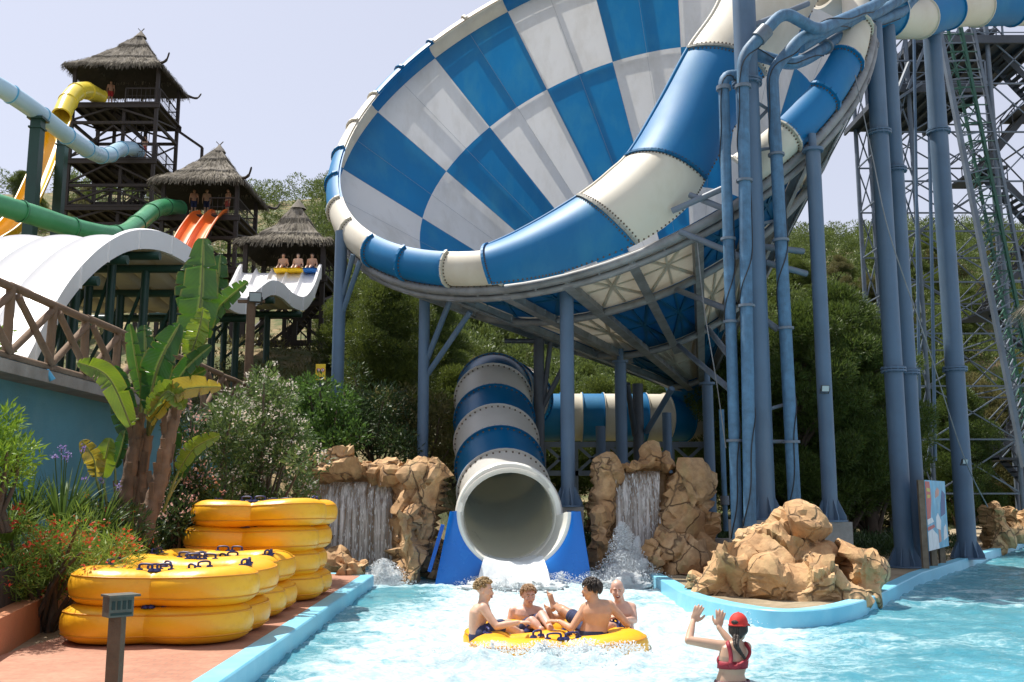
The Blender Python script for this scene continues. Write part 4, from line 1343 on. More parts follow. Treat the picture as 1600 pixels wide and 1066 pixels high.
# ------------------------------------------------------------------ moulded rockwork
def rock_mat():
    t = NT('moulded_rock')
    co = t.coord()
    n = t.noise(.9, co, 6, .6).outputs[0]
    n2 = t.noise(5, co, 6, .65).outputs[0]
    warp = t.n('ShaderNodeVectorMath', operation='MULTIPLY_ADD')
    t.l(t.noise(1.6, co, 3, .5).outputs[1], warp.inputs[0]); warp.inputs[1].default_value = (.55, .55, .55); t.l(co, warp.inputs[2])
    vo = t.n('ShaderNodeTexVoronoi', feature='DISTANCE_TO_EDGE', i_Vector=warp.outputs[0], i_Scale=1.5)
    vo.inputs['Randomness'].default_value = 1.0
    crack = t.ramp(vo.outputs[0], [(0, 1), (.014, .85), (.045, 0)])
    brk = t.ramp(t.noise(1.1, co, 2, .5).outputs[0], [(.41, 0), (.54, 1)])
    crack = t.math('MULTIPLY', crack, brk)
    col = t.ramp(n, [(.3, (.38, .21, .095)), (.5, (.52, .32, .15)), (.7, (.62, .43, .24))])
    col = t.mix(t.ramp(n2, [(.35, .55), (.6, 0)]), col, (.26, .14, .065))
    col = t.mix(t.ramp(t.noise(2.2, t.coord((1, 1, .35)), 5, .6).outputs[0], [(.55, 0), (.75, .6)]), col, (.3, .27, .12))
    col = t.mix(t.math('MULTIPLY', crack, .78), col, (.09, .055, .03))
    h = t.math('SUBTRACT', t.math('MULTIPLY', n2, .6), t.math('MULTIPLY', crack, .8))
    t.bsdf(col, .85, t.bump(h, .9, .06))
    return t.mat
M['rock'] = rock_mat()
M['rock_wet'] = simple('wet_rock', (.42, .25, .12), .3, .35, 3, .5, 9, stain=(.2, .115, .05), stain_amt=.7, stain_scale=(3, 2, .3))

def inflate(parent, poly, Y, D, name='boulder', mat='rock', res=.085, seed=0, amp=.075, fac=.19, power=.5, back=.7, slope=0.0, ground=True, crk=.85):
    """boulder whose outline is given by image points at distance Y; real depth D front to back"""
    rnd = random.Random(seed * 7 + 3)
    pts = [P(a, b_, Y) for a, b_ in poly]
    if ground:
        zmin = min(p.z for p in pts)
    # resample outline with slight irregularity
    out = []
    for i in range(len(pts)):
        a, c = pts[i], pts[(i + 1) % len(pts)]
        m = max(1, int((c - a).length / (res * 1.1)))
        for k in range(m):
            q = a.lerp(c, k / m)
            out.append(Vector((q.x, q.z)))
    # smooth the outline a little
    for _ in range(2):
        out = [(out[i - 1] + out[i] * 2 + out[(i + 1) % len(out)]) / 4 for i in range(len(out))]
    out = [q + Vector((noise.noise(Vector((q.x * 2.5, q.y * 2.5, seed))), noise.noise(Vector((q.x * 2.5, q.y * 2.5, seed + 9.1))))) * .05 for q in out]
    arr = np.array([(q.x, q.y) for q in out])
    x0, z0 = arr.min(0); x1, z1 = arr.max(0)
    gx, gz = np.meshgrid(np.arange(x0, x1, res), np.arange(z0, z1, res))
    gx = gx + ((np.arange(gx.shape[0]) % 2) * res / 2)[:, None]
    m = inside(gx, gz, arr); gp = np.stack([gx[m], gz[m]], 1)
    a = arr; c = np.roll(arr, -1, 0); ab = c - a
    def dist(p):
        t = np.clip(((p[:, None] - a) * ab).sum(2) / ((ab ** 2).sum(1) + 1e-9), 0, 1)
        q = a + t[..., None] * ab
        return np.sqrt(((p[:, None] - q) ** 2).sum(2)).min(1)
    d = dist(gp); gp = gp[d > res * .45]; d = d[d > res * .45]
    allp = [Vector((p[0], p[1])) for p in arr] + [Vector((p[0], p[1])) for p in gp]
    n = len(arr)
    vs, _, fs, *_ = delaunay_2d_cdt(allp, [(i, (i + 1) % n) for i in range(n)], [], 0, 1e-6)
    vv = np.array([(v.x, v.y) for v in vs])
    dd = dist(vv); isb = dd < 1e-4
    w = max(.25, float(dd.max()))
    tt = (1 - (1 - np.minimum(dd / w, 1)) ** 2.6) ** power
    fs = [f for f in fs if inside([sum(vv[i][0] for i in f) / len(f)], [sum(vv[i][1] for i in f) / len(f)], arr)[0]]
    front = []; bk = []
    for (x, z), t_, ib in zip(vv, tt, isb):
        yb = Y + slope * (z - z0)
        front.append(Vector((x, yb - D * .5 * t_, z))); bk.append(Vector((x, yb + D * back * t_, z)))
    b = MB()
    vsall = list(front); mapb = []
    for i, ib in enumerate(isb):
        if ib: mapb.append(i)
        else: mapb.append(len(vsall)); vsall.append(bk[i])
    F_ = []
    for f in fs:
        # orient towards the camera (-y)
        a_, b_, c_ = (front[f[0]], front[f[1]], front[f[2]])
        nrm = (b_ - a_).cross(c_ - a_)
        g = f if nrm.y < 0 else f[::-1]
        F_.append(tuple(g)); F_.append(tuple(mapb[i] for i in g[::-1]))
    b.add(vsall, F_)
    o = b.build(name, M[mat], parent, smooth=180)
    me = o.data
    nn = np.zeros(len(me.vertices) * 3, np.float32); me.vertices.foreach_get('normal', nn); nn = nn.reshape(-1, 3)
    co = np.zeros(len(me.vertices) * 3, np.float32); me.vertices.foreach_get('co', co); co = co.reshape(-1, 3)
    base = np.array(parent.location) if parent is not None else np.zeros(3)
    for i in range(len(co)):
        p = Vector(co[i]) + Vector(base)
        q = p * .85 + Vector((seed * 3.1, 0, 0)) + Vector((noise.noise(p * .9), noise.noise(p * .9 + Vector((5, 0, 0))), noise.noise(p * .9 + Vector((0, 5, 0))))) * .45
        dv, pv = noise.voronoi(q)
        e = dv[1] - dv[0]
        rv = noise.cell_vector(pv[0] * 3.1) * 2 - Vector((1, 1, 1))
        fac_d = (q - pv[0]).dot(rv) * .42 * min(1, e * 9)
        cell = noise.cell(pv[0] * 7.7)
        s = fac * (cell - .4) * min(1, e * 5) - .13 * crk * math.exp(-(e / .05) ** 2)
        q2 = p * 2.7 + Vector((seed, 2.2, 0)) + Vector((noise.noise(p * 2), noise.noise(p * 2 + Vector((5, 0, 0))), 0)) * .3
        dv, pv = noise.voronoi(q2); e2 = dv[1] - dv[0]
        s += .06 * crk * (noise.cell(pv[0] * 5.3) - .4) * min(1, e2 * 5) - .05 * crk * math.exp(-(e2 / .05) ** 2)
        s += fac_d
        s += amp * fbm(p * 1.7 + Vector((0, seed, 0)), 5) * .8 + .035 * fbm(p * 6, 4)
        co[i] += nn[i] * s
    me.vertices.foreach_set('co', co.ravel()); me.update(); me.set_sharp_from_angle(angle=R(24))
    return o

# left waterfall
LW_ = thing('waterfall_rock', 'tan moulded rock wall with a wide brown waterfall, left of the exit tube', 'waterfall', tuple(G(590, 900, 0)))
inflate(LW_, [(483, 702), (500, 697), (535, 694), (551, 698), (562, 712), (567, 746), (540, 754), (497, 754), (484, 745)], 26.8, 1.3, seed=1)
inflate(LW_, [(563, 714), (600, 711), (632, 715), (642, 730), (634, 754), (600, 754), (565, 752)], 26.9, 1.2, seed=2)
inflate(LW_, [(613, 760), (622, 735), (640, 718), (660, 711), (682, 711), (694, 730), (698, 752), (695, 800), (691, 850), (684, 900), (650, 905), (622, 898), (613, 850), (610, 800)], 26.4, 1.8, seed=3)
inflate(LW_, [(620, 790), (640, 787), (655, 795), (662, 815), (660, 838), (667, 850), (661, 880), (655, 910), (632, 912), (616, 900), (612, 850), (614, 815)], 25.3, 1.1, seed=4)
inflate(LW_, [(470, 700), (485, 699), (492, 735), (500, 780), (510, 810), (517, 850), (490, 880), (462, 880), (462, 760)], 26.3, 1.2, seed=5)
inflate(LW_, [(503, 862), (513, 852), (545, 849), (560, 862), (558, 885), (540, 903), (503, 903)], 25.5, 1.1, seed=6)
inflate(LW_, [(530, 874), (545, 867), (568, 868), (582, 880), (585, 905), (528, 905)], 24.6, .9, seed=7)
inflate(LW_, [(664, 850), (690, 838), (702, 870), (694, 905), (660, 905)], 26.2, 1.0, seed=8)
b = MB(); b.grid([[P(px, py, 27.3) + Vector((0, .15 * noise.noise(Vector((px * .03, py * .03, 0))), 0)) for px in range(484, 630, 6)] for py in range(735, 915, 6)], flip=True)
b.build('back_wall', M['rock_wet'], LW_, smooth=180)
# right waterfall
RW_ = thing('waterfall_rock', 'tan moulded rock arch with a narrow white waterfall, right of the exit tube', 'waterfall', tuple(G(1010, 895, 0)))
inflate(RW_, [(928, 720), (940, 711), (955, 714), (963, 730), (962, 770), (960, 810), (956, 850), (935, 858), (922, 835), (922, 790), (926, 750)], 26.4, 1.1, seed=11)
inflate(RW_, [(921, 797), (940, 789), (949, 802), (950, 830), (956, 872), (940, 903), (922, 903), (918, 850)], 25.8, .9, seed=12)
inflate(RW_, [(953, 724), (980, 715), (1000, 716), (1010, 704), (1022, 699), (1035, 704), (1048, 716), (1062, 732), (1036, 742), (958, 740)], 26.9, 1.4, seed=13)
inflate(RW_, [(1036, 740), (1052, 722), (1080, 720), (1100, 729), (1109, 750), (1108, 790), (1113, 830), (1117, 870), (1105, 905), (1060, 907), (1035, 890), (1028, 840), (1030, 790)], 26.7, 2.2, seed=14)
inflate(RW_, [(1012, 856), (1022, 830), (1045, 827), (1070, 834), (1090, 850), (1102, 878), (1085, 903), (1060, 905), (1030, 900), (1008, 900), (1006, 874)], 25.5, 1.2, seed=15)
inflate(RW_, [(1006, 845), (1018, 837), (1036, 841), (1041, 870), (1036, 900), (1007, 900)], 25.0, .8, seed=16)
b = MB(); b.grid([[P(px, py, 27.2) + Vector((0, .15 * noise.noise(Vector((px * .03, py * .03, 0))), 0)) for px in range(950, 1050, 6)] for py in range(725, 910, 6)], flip=True)
b.build('back_wall', M['rock_wet'], RW_, smooth=180)
# rock group in front on the right
RG = thing('rock_outcrop', 'low outcrop of golden cracked moulded boulders on the pool edge', 'rockwork', tuple(G(1240, 950, 0)))
inflate(RG, [(1163, 842), (1170, 827), (1215, 814), (1224, 800), (1240, 789), (1262, 786), (1281, 794), (1287, 815), (1292, 830), (1304, 846), (1304, 880), (1300, 930), (1166, 930)], 20.6, 1.7, seed=21, res=.055, slope=.35, crk=1.15)
inflate(RG, [(1183, 872), (1200, 867), (1230, 884), (1258, 868), (1290, 861), (1306, 880), (1320, 905), (1344, 942), (1310, 957), (1250, 962), (1190, 956), (1178, 930), (1176, 890)], 19.4, 1.7, seed=22, res=.055, crk=1.0)
inflate(RG, [(1104, 851), (1120, 841), (1140, 844), (1156, 858), (1170, 868), (1167, 900), (1160, 945), (1145, 947), (1110, 940), (1094, 930), (1097, 880)], 20.1, 1.4, seed=23, res=.06)
inflate(RG, [(1140, 877), (1163, 868), (1182, 878), (1186, 954), (1150, 950), (1143, 905)], 19.6, 1.1, seed=24, res=.06)
inflate(RG, [(1068, 905), (1080, 885), (1100, 877), (1104, 930), (1090, 932), (1068, 922)], 20.6, .9, seed=25, res=.06)
inflate(RG, [(1302, 861), (1320, 849), (1345, 852), (1366, 868), (1383, 879), (1385, 905), (1378, 934), (1345, 942), (1322, 925), (1304, 890)], 20.0, 1.5, seed=26, res=.06)
# far boulders on the right edge
for i, (poly, lab) in enumerate((([(1540, 790), (1548, 784), (1562, 784), (1568, 800), (1574, 850), (1560, 866), (1540, 872), (1538, 830)], 'tall narrow boulder on the far pool edge beside the columns'),
                  ([(1566, 790), (1576, 783), (1586, 792), (1588, 812), (1600, 838), (1578, 845), (1567, 830)], 'rounded orange boulder behind the tall narrow one on the far edge'),
                  ([(1582, 802), (1596, 793), (1612, 798), (1618, 840), (1588, 842)], 'orange boulder cut by the right border of the picture'))):
    y = 37.2 + .8 * i
    t = thing('boulder', lab, 'boulder', tuple(P(poly[0][0], 850, y)), 'boulders on the far pool edge')
    inflate(t, poly, y, 1.3, seed=31 + i, name='rock_body')
# low rear wall between right rock and columns
b = MB(); p = P(1150, 870, 25.4)
b.box((p.x, p.y + 1.2, .55), 4.2, .4, .9)
o = b.build('low_wall', M['concrete']); tag(o, 'low concrete wall behind the golden rock outcrop', 'wall')

# ---- falling water: sheets of streaks plus drops
def fall_mat():
    t = NT('falling_water')
    v = t.coord((7, 2, .12))
    a = t.n('ShaderNodeTexNoise', i_Vector=v, i_Scale=1.6, i_Detail=8, i_Roughness=.7).outputs[0]
    c = t.n('ShaderNodeTexNoise', i_Vector=t.coord((5, 1, .5)), i_Scale=3, i_Detail=6, i_Roughness=.7).outputs[0]
    k = t.ramp(t.math('ADD', t.math('MULTIPLY', a, .75), t.math('MULTIPLY', c, .3)), [(.42, .06), (.52, .36), (.63, .97)])
    b = t.n('ShaderNodeBsdfPrincipled', i_Base_Color=(.86, .85, .82, 1), i_Roughness=.3)
    tr = t.n('ShaderNodeBsdfTransparent', i_Color=(.95, .97, .97, 1))
    m = t.n('ShaderNodeMixShader', i_0=k); t.l(tr.outputs[0], m.inputs[1]); t.l(b.outputs[0], m.inputs[2]); t.l(m.outputs[0], t.out.inputs[0])
    return t.mat
M['fall'] = fall_mat()
M['foam'] = simple('foam_white', (.78, .82, .83), .5, .1, 6, .6, 14)
M['drop'] = simple('water_drop', (.88, .9, .91), .2, .03, 4)
translucent(M['drop'], .5); translucent(M['foam'], .35)

def fall_sheet(parent, xa, xb, yt, yb_, Y, narrow=0):
    b = MB(); rows = []
    for k in range(28):
        s = k / 27
        py = yt + (yb_ - yt) * s
        row = []
        for j in range(30):
            u = j / 29
            px = xa + narrow * s + (xb - xa - 2 * narrow * s) * u
            p = P(px, py, Y - .55 * min(1, s * 3) ** .5)
            p.y += .05 * noise.noise(Vector((px * .12, s * 1.5, 2))) 
            row.append(p)
        rows.append(row)
    b.grid(rows); b.build('water_curtain', M['fall'], parent, smooth=180)
fall_sheet(LW_, 491, 613, 753, 885, 26.9)
fall_sheet(RW_, 961, 1031, 736, 880, 26.8, 3)

def drops(parent, gens, name, n, size=(.012, .04), stretch=None, mat='drop', loc=None):
    """gens: function returning a point"""
    Q = []
    T4 = np.array([(1, 1, 1), (1, -1, -1), (-1, 1, -1), (-1, -1, 1)], float) / 1.6
    idx = [(0, 1, 2), (0, 3, 1), (0, 2, 3), (1, 3, 2)]
    for _ in range(n):
        p = np.array(gens()); s = random.uniform(*size) * (1 if random.random() < .85 else 1.8)
        q = Matrix.Rotation(random.random() * 6.28, 3, (random.gauss(0, 1), random.gauss(0, 1), random.gauss(0, 1)))
        v = T4 * s
        v = v @ np.array(q)
        if stretch: v = v * np.array(stretch)
        v = v + p
        for f in idx: Q.append([v[f[0]], v[f[1]], v[f[2]]])
    o = np_mesh(name, np.array(Q).reshape(-1, 3), 3, M[mat], parent, loc)
    return o
rg = random.gauss; ru = random.uniform
def in_sheet(xa, xb, ya, yb_, Y):
    def f():
        s = ru(0, 1) ** .7; p = P(ru(xa, xb), ya + (yb_ - ya) * s, Y - .6 - .2 * s - abs(rg(0, .08))); return p
    return f
drops(LW_, in_sheet(490, 614, 752, 880, 26.8), 'falling_drops', 300, (.006, .013), (1, 1, 6))
drops(RW_, in_sheet(960, 1032, 738, 860, 26.7), 'falling_drops', 300, (.006, .013), (1, 1, 6))

def plume(cx, cy, cz, h, w, n, label, up=1.0, size=(.012, .045), bias=(0, 0)):
    def f():
        a = ru(0, 6.283); r = abs(rg(0, 1)) * w
        z = h * (ru(0, 1) ** 1.6) * math.exp(-(r / w) ** 2 * .35)
        return (cx + math.cos(a) * r + bias[0] * z, cy + math.sin(a) * r * .7 + bias[1] * z, cz + z)
    o = drops(None, f, 'water_spray', n, size, loc=(cx, cy, cz)); tag(o, kind='stuff'); return o
def froth(cx, cy, cz, rx, ry, rz, seed, n=34, amp=.3):
    """lumpy churned foam"""
    b = MB(); rows = []
    for i in range(n // 2 + 1):
        th = math.pi / 2 * i / (n // 2)
        row = []
        for j in range(n):
            ph = 2 * math.pi * j / n
            d = Vector((math.sin(th) * math.cos(ph), math.sin(th) * math.sin(ph), math.cos(th)))
            k = 1 + amp * fbm(d * 2.6 + Vector((seed, 0, 0)), 6) + amp * .5 * noise.turbulence(d * 6 + Vector((seed, 3, 0)), 3, True)
            row.append((cx + d.x * rx * k, cy + d.y * ry * k, cz - .05 + d.z * rz * k))
        rows.append(row)
    b.grid(rows, wrap=True)
    o = b.build('churned_foam', M['foam'], smooth=180, loc=(cx, cy, cz)); o['kind'] = 'stuff'
p = G(984, 913, 0)
plume(p.x, p.y + .1, 0, 1.5, .34, 16000, '', bias=(-.12, -.1), size=(.005, .014))
plume(p.x - .15, p.y - .2, 0, .8, .6, 9000, '', size=(.005, .014))
froth(p.x, p.y + .2, 0, .42, .42, .75, 1.0, amp=.55); froth(p.x - .25, p.y - .4, 0, .6, .55, .3, 2.0, amp=.5)
p = G(600, 911, 0)
plume(p.x, p.y - .1, 0, .6, .38, 7000, '', size=(.005, .013))
froth(p.x + .05, p.y + .35, 0, .5, .45, .3, 3.0, amp=.5)
# exit splash at the mouth and around the raft
p = G(800, 918, 0)
for dx in (-.55, .1, .7): froth(p.x + dx, p.y - .15, 0, .55, .7, .17, 5.0 + dx, amp=.55)
for px, py, h, w_, n_ in ((770, 1018, .14, .4, 500), (850, 1024, .2, .35, 700), (915, 1026, .24, .35, 700), (975, 1020, .16, .35, 400), (1180, 972, .22, .25, 400), (858, 914, .5, .3, 1100), (878, 916, .35, .35, 900), (745, 916, .25, .35, 500), (790, 922, .3, .6, 1300), (925, 916, .35, .4, 900), (960, 916, .5, .4, 900)):
    q = G(px, py, 0); plume(q.x, q.y, 0, h, w_, int(n_ * 2.2), '', size=(.004, .013))
# ------------------------------------------------------------------ yellow clover rafts
def raft_mat():
    t = NT('raft_vinyl')
    co = t.coord()
    n = t.noise(1.2, co, 4, .6).outputs[0]
    n2 = t.noise(9, co, 5, .6).outputs[0]
    col = t.ramp(n, [(.3, (.82, .36, .008)), (.7, (.85, .45, .014))])
    col = t.mix(t.ramp(n2, [(.52, 0), (.8, .45)]), col, (.6, .26, .02))
    t.bsdf(col, .38, t.bump(t.noise(3.0, co, 3, .5).outputs[0], .3, .06))
    return t.mat
M['raft'] = raft_mat()
M['raft_seam'] = simple('raft_seam', (.62, .25, .006), .45, .1, 3)
M['handle'] = simple('handle_navy', (.02, .025, .12), .45, .2, 6)
M['raft_floor'] = simple('raft_floor', (.62, .3, .02), .5, .1, 3)

RT = .275
def clover(n, grow=0.0):
    pts = []
    for k in range(n):
        a = 2 * math.pi * k / n
        r = 1.0 + .17 * math.cos(4 * (a - math.pi / 4)) - .012 * math.cos(8 * a) + grow
        sx = 1.0
        pts.append(Vector((math.cos(a) * r * sx, math.sin(a) * r, 0)))
    return pts

def make_raft():
    t = thing('raft', 'yellow raft', 'raft', (0, 0, 0), 'yellow four seat rafts')
    n = 96
    path = clover(n)
    b = MB(); m = 26
    rows = []; seams = []
    for k in range(n):
        tg = (path[(k + 1) % n] - path[k - 1]).normalized(); nr = Vector((tg.y, -tg.x, 0))
        row = []
        for j in range(m):
            a = 2 * math.pi * j / m
            # slightly boxed section with soft wrinkles at the seams
            lob = math.cos(4 * (2 * math.pi * k / n - math.pi / 4))
            rr = RT * (1 + .035 * lob + .012 * noise.noise(Vector((path[k].x * 6, path[k].y * 6, a))))
            ca, sa = math.cos(a), math.sin(a)
            ex = .86
            x = math.copysign(abs(ca) ** ex, ca) * rr; z = math.copysign(abs(sa) ** ex, sa) * rr
            row.append(path[k] + nr * x + Vector((0, 0, RT + z + .012 * lob)))
        rows.append(row)
    rows.append(rows[0])
    b.grid(rows, wrap=True)
    b.build('outer_tube', M['raft'], t, smooth=180)
    for a in (R(33), R(-28)):
        f = MB()
        pts = []
        for k in range(n):
            tg = (path[(k + 1) % n] - path[k - 1]).normalized(); nr = Vector((tg.y, -tg.x, 0))
            lob = math.cos(4 * (2 * math.pi * k / n - math.pi / 4)); rr = RT * (1 + .035 * lob)
            pts.append(path[k] + nr * (math.cos(a) ** .86 * rr + .002) + Vector((0, 0, RT + .012 * lob + math.copysign(abs(math.sin(a)) ** .86, a) * rr)))
        f.tube(pts, .013, 6, closed=True)
        f.build('welded_seam', M['raft_seam'], t, smooth=180)
    # inner cross tubes and seat rings
    for ax in (0, 1):
        f = MB(); d = Vector((1, 0, 0)) if ax == 0 else Vector((0, 1, 0))
        pts = [d * (-.86 + 1.72 * k / 12) + Vector((0, 0, .25 - .03 * math.cos(k / 12 * 6.28))) for k in range(13)]
        f.tube(pts, [.2 + .05 * abs(k - 6) / 6 for k in range(13)], 16)
        f.build('cross_tube', M['raft'], t, smooth=180)
    f = MB(); f.lathe([(0, .50), (.16, .49), (.28, .42), (.33, .3), (.33, .1)], (0, 0, 0), 20); f.build('centre_cushion', M['raft'], t, smooth=60)
    f = MB(); ip = clover(48, -.1); f.add([p + Vector((0, 0, .1)) for p in ip], [tuple(range(48))]); f.build('raft_floor', M['raft_floor'], t)
    # handles
    for (a, r) in [(i * math.pi / 2 + o_, rr) for i in range(4) for o_, rr in ((.13, .93), (-.13, .93))] + [(math.pi / 4 + i * math.pi / 2, .36) for i in range(4)]:
        c = Vector((math.cos(a) * r, math.sin(a) * r, RT * 2 - .015 if r > .5 else .47)); d = Vector((-math.sin(a), math.cos(a), 0)) if r > .5 else Vector((math.cos(a), math.sin(a), 0))
        f = MB()
        f.tube(catmull([c - d * .085, c - d * .075 + Vector((0, 0, .075)), c + d * .075 + Vector((0, 0, .075)), c + d * .085], 5), .017, 7)
        for s in (-1, 1): f.lathe([(0, .02), (.04, .018), (.055, -.02)], c + d * (.085 * s), 8)
        f.build('handle', M['handle'], t, smooth=60)
    return t
proto = make_raft()
ZD = DECK
HR = .468
spots = [(-4.64, 13.95, ZD, .02, 0, 0, 'yellow raft at the bottom of the nearest stack, beside the small post'),
         (-4.56, 13.98, ZD + HR, -.015, .012, 0, 'yellow raft lying on top of the nearest stack'),
         (-4.78, 16.45, ZD, .05, 0, 0, 'yellow raft at the bottom of the middle stack, behind the nearest one'),
         (-4.84, 16.4, ZD + HR, -.03, 0, .01, 'yellow raft on top of the middle stack, between the near and the tallest stack'),
         (-4.68, 19.1, ZD, .03, 0, 0, 'yellow raft at the bottom of the tallest stack'),
         (-4.76, 19.05, ZD + .425, .06, 0, 0, 'second yellow raft from the bottom of the tallest stack'),
         (-4.72, 19.0, ZD + .85, -.05, 0, 0, 'third yellow raft from the bottom of the tallest stack, just under the top one'),
         (-4.60, 18.95, ZD + 1.29, -.02, -.02, -.02, 'highest yellow raft, on top of the tallest stack by the waterfall'),
         (RAFT_C.x, RAFT_C.y, -.31, .12, .02, -.03, 'yellow raft floating in the foam with four men sitting on it')]
for i, (x, y, z, rz, rx, ry, lab) in enumerate(spots):
    o = proto if i == 0 else copy_tree(proto)
    o.location = (x, y, z); o.rotation_euler = (rx, ry, rz)
    o.scale = (1.07, 1.0, .86) if i == len(spots) - 1 else (1, 1, .86)
    o['label'] = lab; o['group'] = 'yellow four seat rafts'

# small wooden post with a metal box in front of the rafts
M['old_metal'] = simple('old_metal', (.13, .125, .1), .5, .3, 6, .2, 30, stain=(.12, .07, .035), stain_amt=.8, stain_scale=(5, 5, 5), Metallic=.3)
M['post_wood'] = simple('post_timber', (.13, .07, .038), .9, .35, 5, .5, 25)
M['dark_hole'] = simple('dark_opening', (.015, .03, .022), .6)
Yp = 8.4
pt_, pb_ = P(184, 962, Yp), P(177, 1066, Yp)
px_, py_ = pt_.x, pt_.y
t = thing('control_post', 'square timber post with a small metal box on top, in front of the rafts', 'post', (px_, py_, DECK))
b = MB(); b.bar((px_, py_, DECK - .02), (px_, py_, pt_.z), .105, .105, up=(0, 1, 0)); b.build('timber', M['post_wood'], t)
rz = .72
rot = Matrix.Rotation(rz, 3, 'Z')
c = Vector((px_ + .0, py_, pt_.z + .075))
b = MB(); b.box(c, .2, .15, .16, rz=rz); b.build('box_body', M['old_metal'], t)
b = MB(); b.box(c + Vector((0, 0, .09)) + rot @ Vector((.01, -.02, 0)), .25, .21, .018, rz=rz); b.build('box_lid', M['old_metal'], t)
b = MB(); 
for k in range(4): b.box(c + rot @ Vector((-.066 + .044 * k, -.076, .015)), .026, .008, .07, rz=rz)
b.build('slot', M['dark_hole'], t)
b = MB(); b.box(c + rot @ Vector((0, -.0765, -.055)), .17, .006, .02, rz=rz); b.build('label_strip', M['dark_hole'], t)

# terracotta kerb, timber edging and soil of the bed
M['terracotta'] = simple('terracotta_render', (.5, .2, .09), .85, .15, 2, .4, 22, stain=(.34, .15, .08), stain_amt=.6)
M['sleeper'] = simple('dark_sleeper', (.06, .045, .038), .9, .4, 4, .5, 15)
M['soil'] = simple('bed_soil', (.07, .05, .035), 1, .4, 3, .8, 14)
k0 = G(-30, 1040, DECK); k1 = G(120, 948, DECK); k2 = G(430, 880, DECK)
kd = (k1 - k0).normalized()
kpts = [k0 - kd * 7, k0, k0 + kd * 2.2, k1, k1 + Vector((.2, 3.2, 0)), k1 + Vector((1.0, 7.0, 0))]
kt = thing('planter_kerb', 'terracotta kerb along the planted bed with dark timber edging above', 'kerb', tuple(k1))
HK = .42
for i in range(len(kpts) - 1):
    a, c = kpts[i], kpts[i + 1]; d = (c - a).normalized(); nr = Vector((-d.y, d.x, 0))
    L = (c - a).length; m = max(1, int(L / 1.4))
    for k in range(m):
        p0 = a.lerp(c, k / m); p1 = a.lerp(c, (k + 1) / m - .006)
        b = MB(); b.add([q + nr * s * .26 * (1 if z else 1.0) + Vector((0, 0, z)) for q in (p0, p1) for s, z in ((0, -.1), (0, HK), (1, HK), (1, -.1))], [(0, 4, 5, 1), (1, 5, 6, 2), (2, 6, 7, 3), (0, 1, 2, 3), (7, 6, 5, 4)])
        b.build('kerb_block', M['terracotta'], kt)
    m = max(1, int(L / .32))
    for k in range(m):
        q = a.lerp(c, (k + .5) / m) + nr * .34
        b = MB(); b.box(q + Vector((0, 0, HK + .15 + ru(-.02, .02))), L / m - .01, .12, .62, rz=math.atan2(d.y, d.x)); b.build('timber_sleeper', M['sleeper'], kt)
b = MB()
rowA = []; rowB = []
for i, q in enumerate(kpts):
    d = (kpts[min(i + 1, len(kpts) - 1)] - kpts[max(i - 1, 0)]).normalized(); nr = Vector((-d.y, d.x, 0))
    rowA.append(q + nr * .3 + Vector((0, 0, HK + .3))); rowB.append(Vector((WX + .0, q.y + 1, 1.2)))
rowA.append(Vector((-4.6, 25.5, .9))); rowB.append(Vector((WX, 27, 1.3)))
rowA.append(Vector((-4.6, 28.6, 1.6))); rowB.append(Vector((WX, 30, 2.2)))
b.grid([rowA, [p.lerp(q, .5) + Vector((0, 0, .12)) for p, q in zip(rowA, rowB)], rowB], flip=True)
o = b.build('bed_soil', M['soil'], smooth=180); o['kind'] = 'structure'
# ------------------------------------------------------------------ leaf clouds
def unit(n, rng=RNG):
    v = rng.normal(size=(n, 3)); return v / np.linalg.norm(v, axis=1)[:, None]

def leaf_quads(cent, dirs, length, width, rng=RNG, jitter=.3):
    """one diamond shaped leaf per centre"""
    n = len(cent)
    L = length * rng.uniform(1 - jitter, 1 + jitter, n)[:, None]; W = width * rng.uniform(1 - jitter, 1 + jitter, n)[:, None]
    side = np.cross(dirs, unit(n, rng)); side /= (np.linalg.norm(side, axis=1)[:, None] + 1e-9)
    a = cent; c = cent + dirs * L
    m = cent + dirs * L * .45
    q = np.stack([a, m + side * W * .5, c, m - side * W * .5], 1)
    return q.reshape(-1, 3)

def clumps_to_leaves(clumps, per, length, width, rng=RNG, outward=.8, up=.25, shell=.55):
    out = []
    for (c, r) in clumps:
        n = max(3, int(per * (r[0] * r[1] * r[2]) ** (2 / 3.))) if hasattr(r, '__len__') else max(3, int(per * r * r))
        rr = np.array(r) if hasattr(r, '__len__') else np.array((r, r, r))
        d = unit(n, rng)
        rad = (shell + (1 - shell) * rng.random(n) ** .6)[:, None]
        p = np.array(c) + d * rad * rr
        dd = d * outward + unit(n, rng) * .7 + np.array((0, 0, up)); dd /= np.linalg.norm(dd, axis=1)[:, None]
        out.append(leaf_quads(p, dd, length, width, rng))
    return np.concatenate(out)

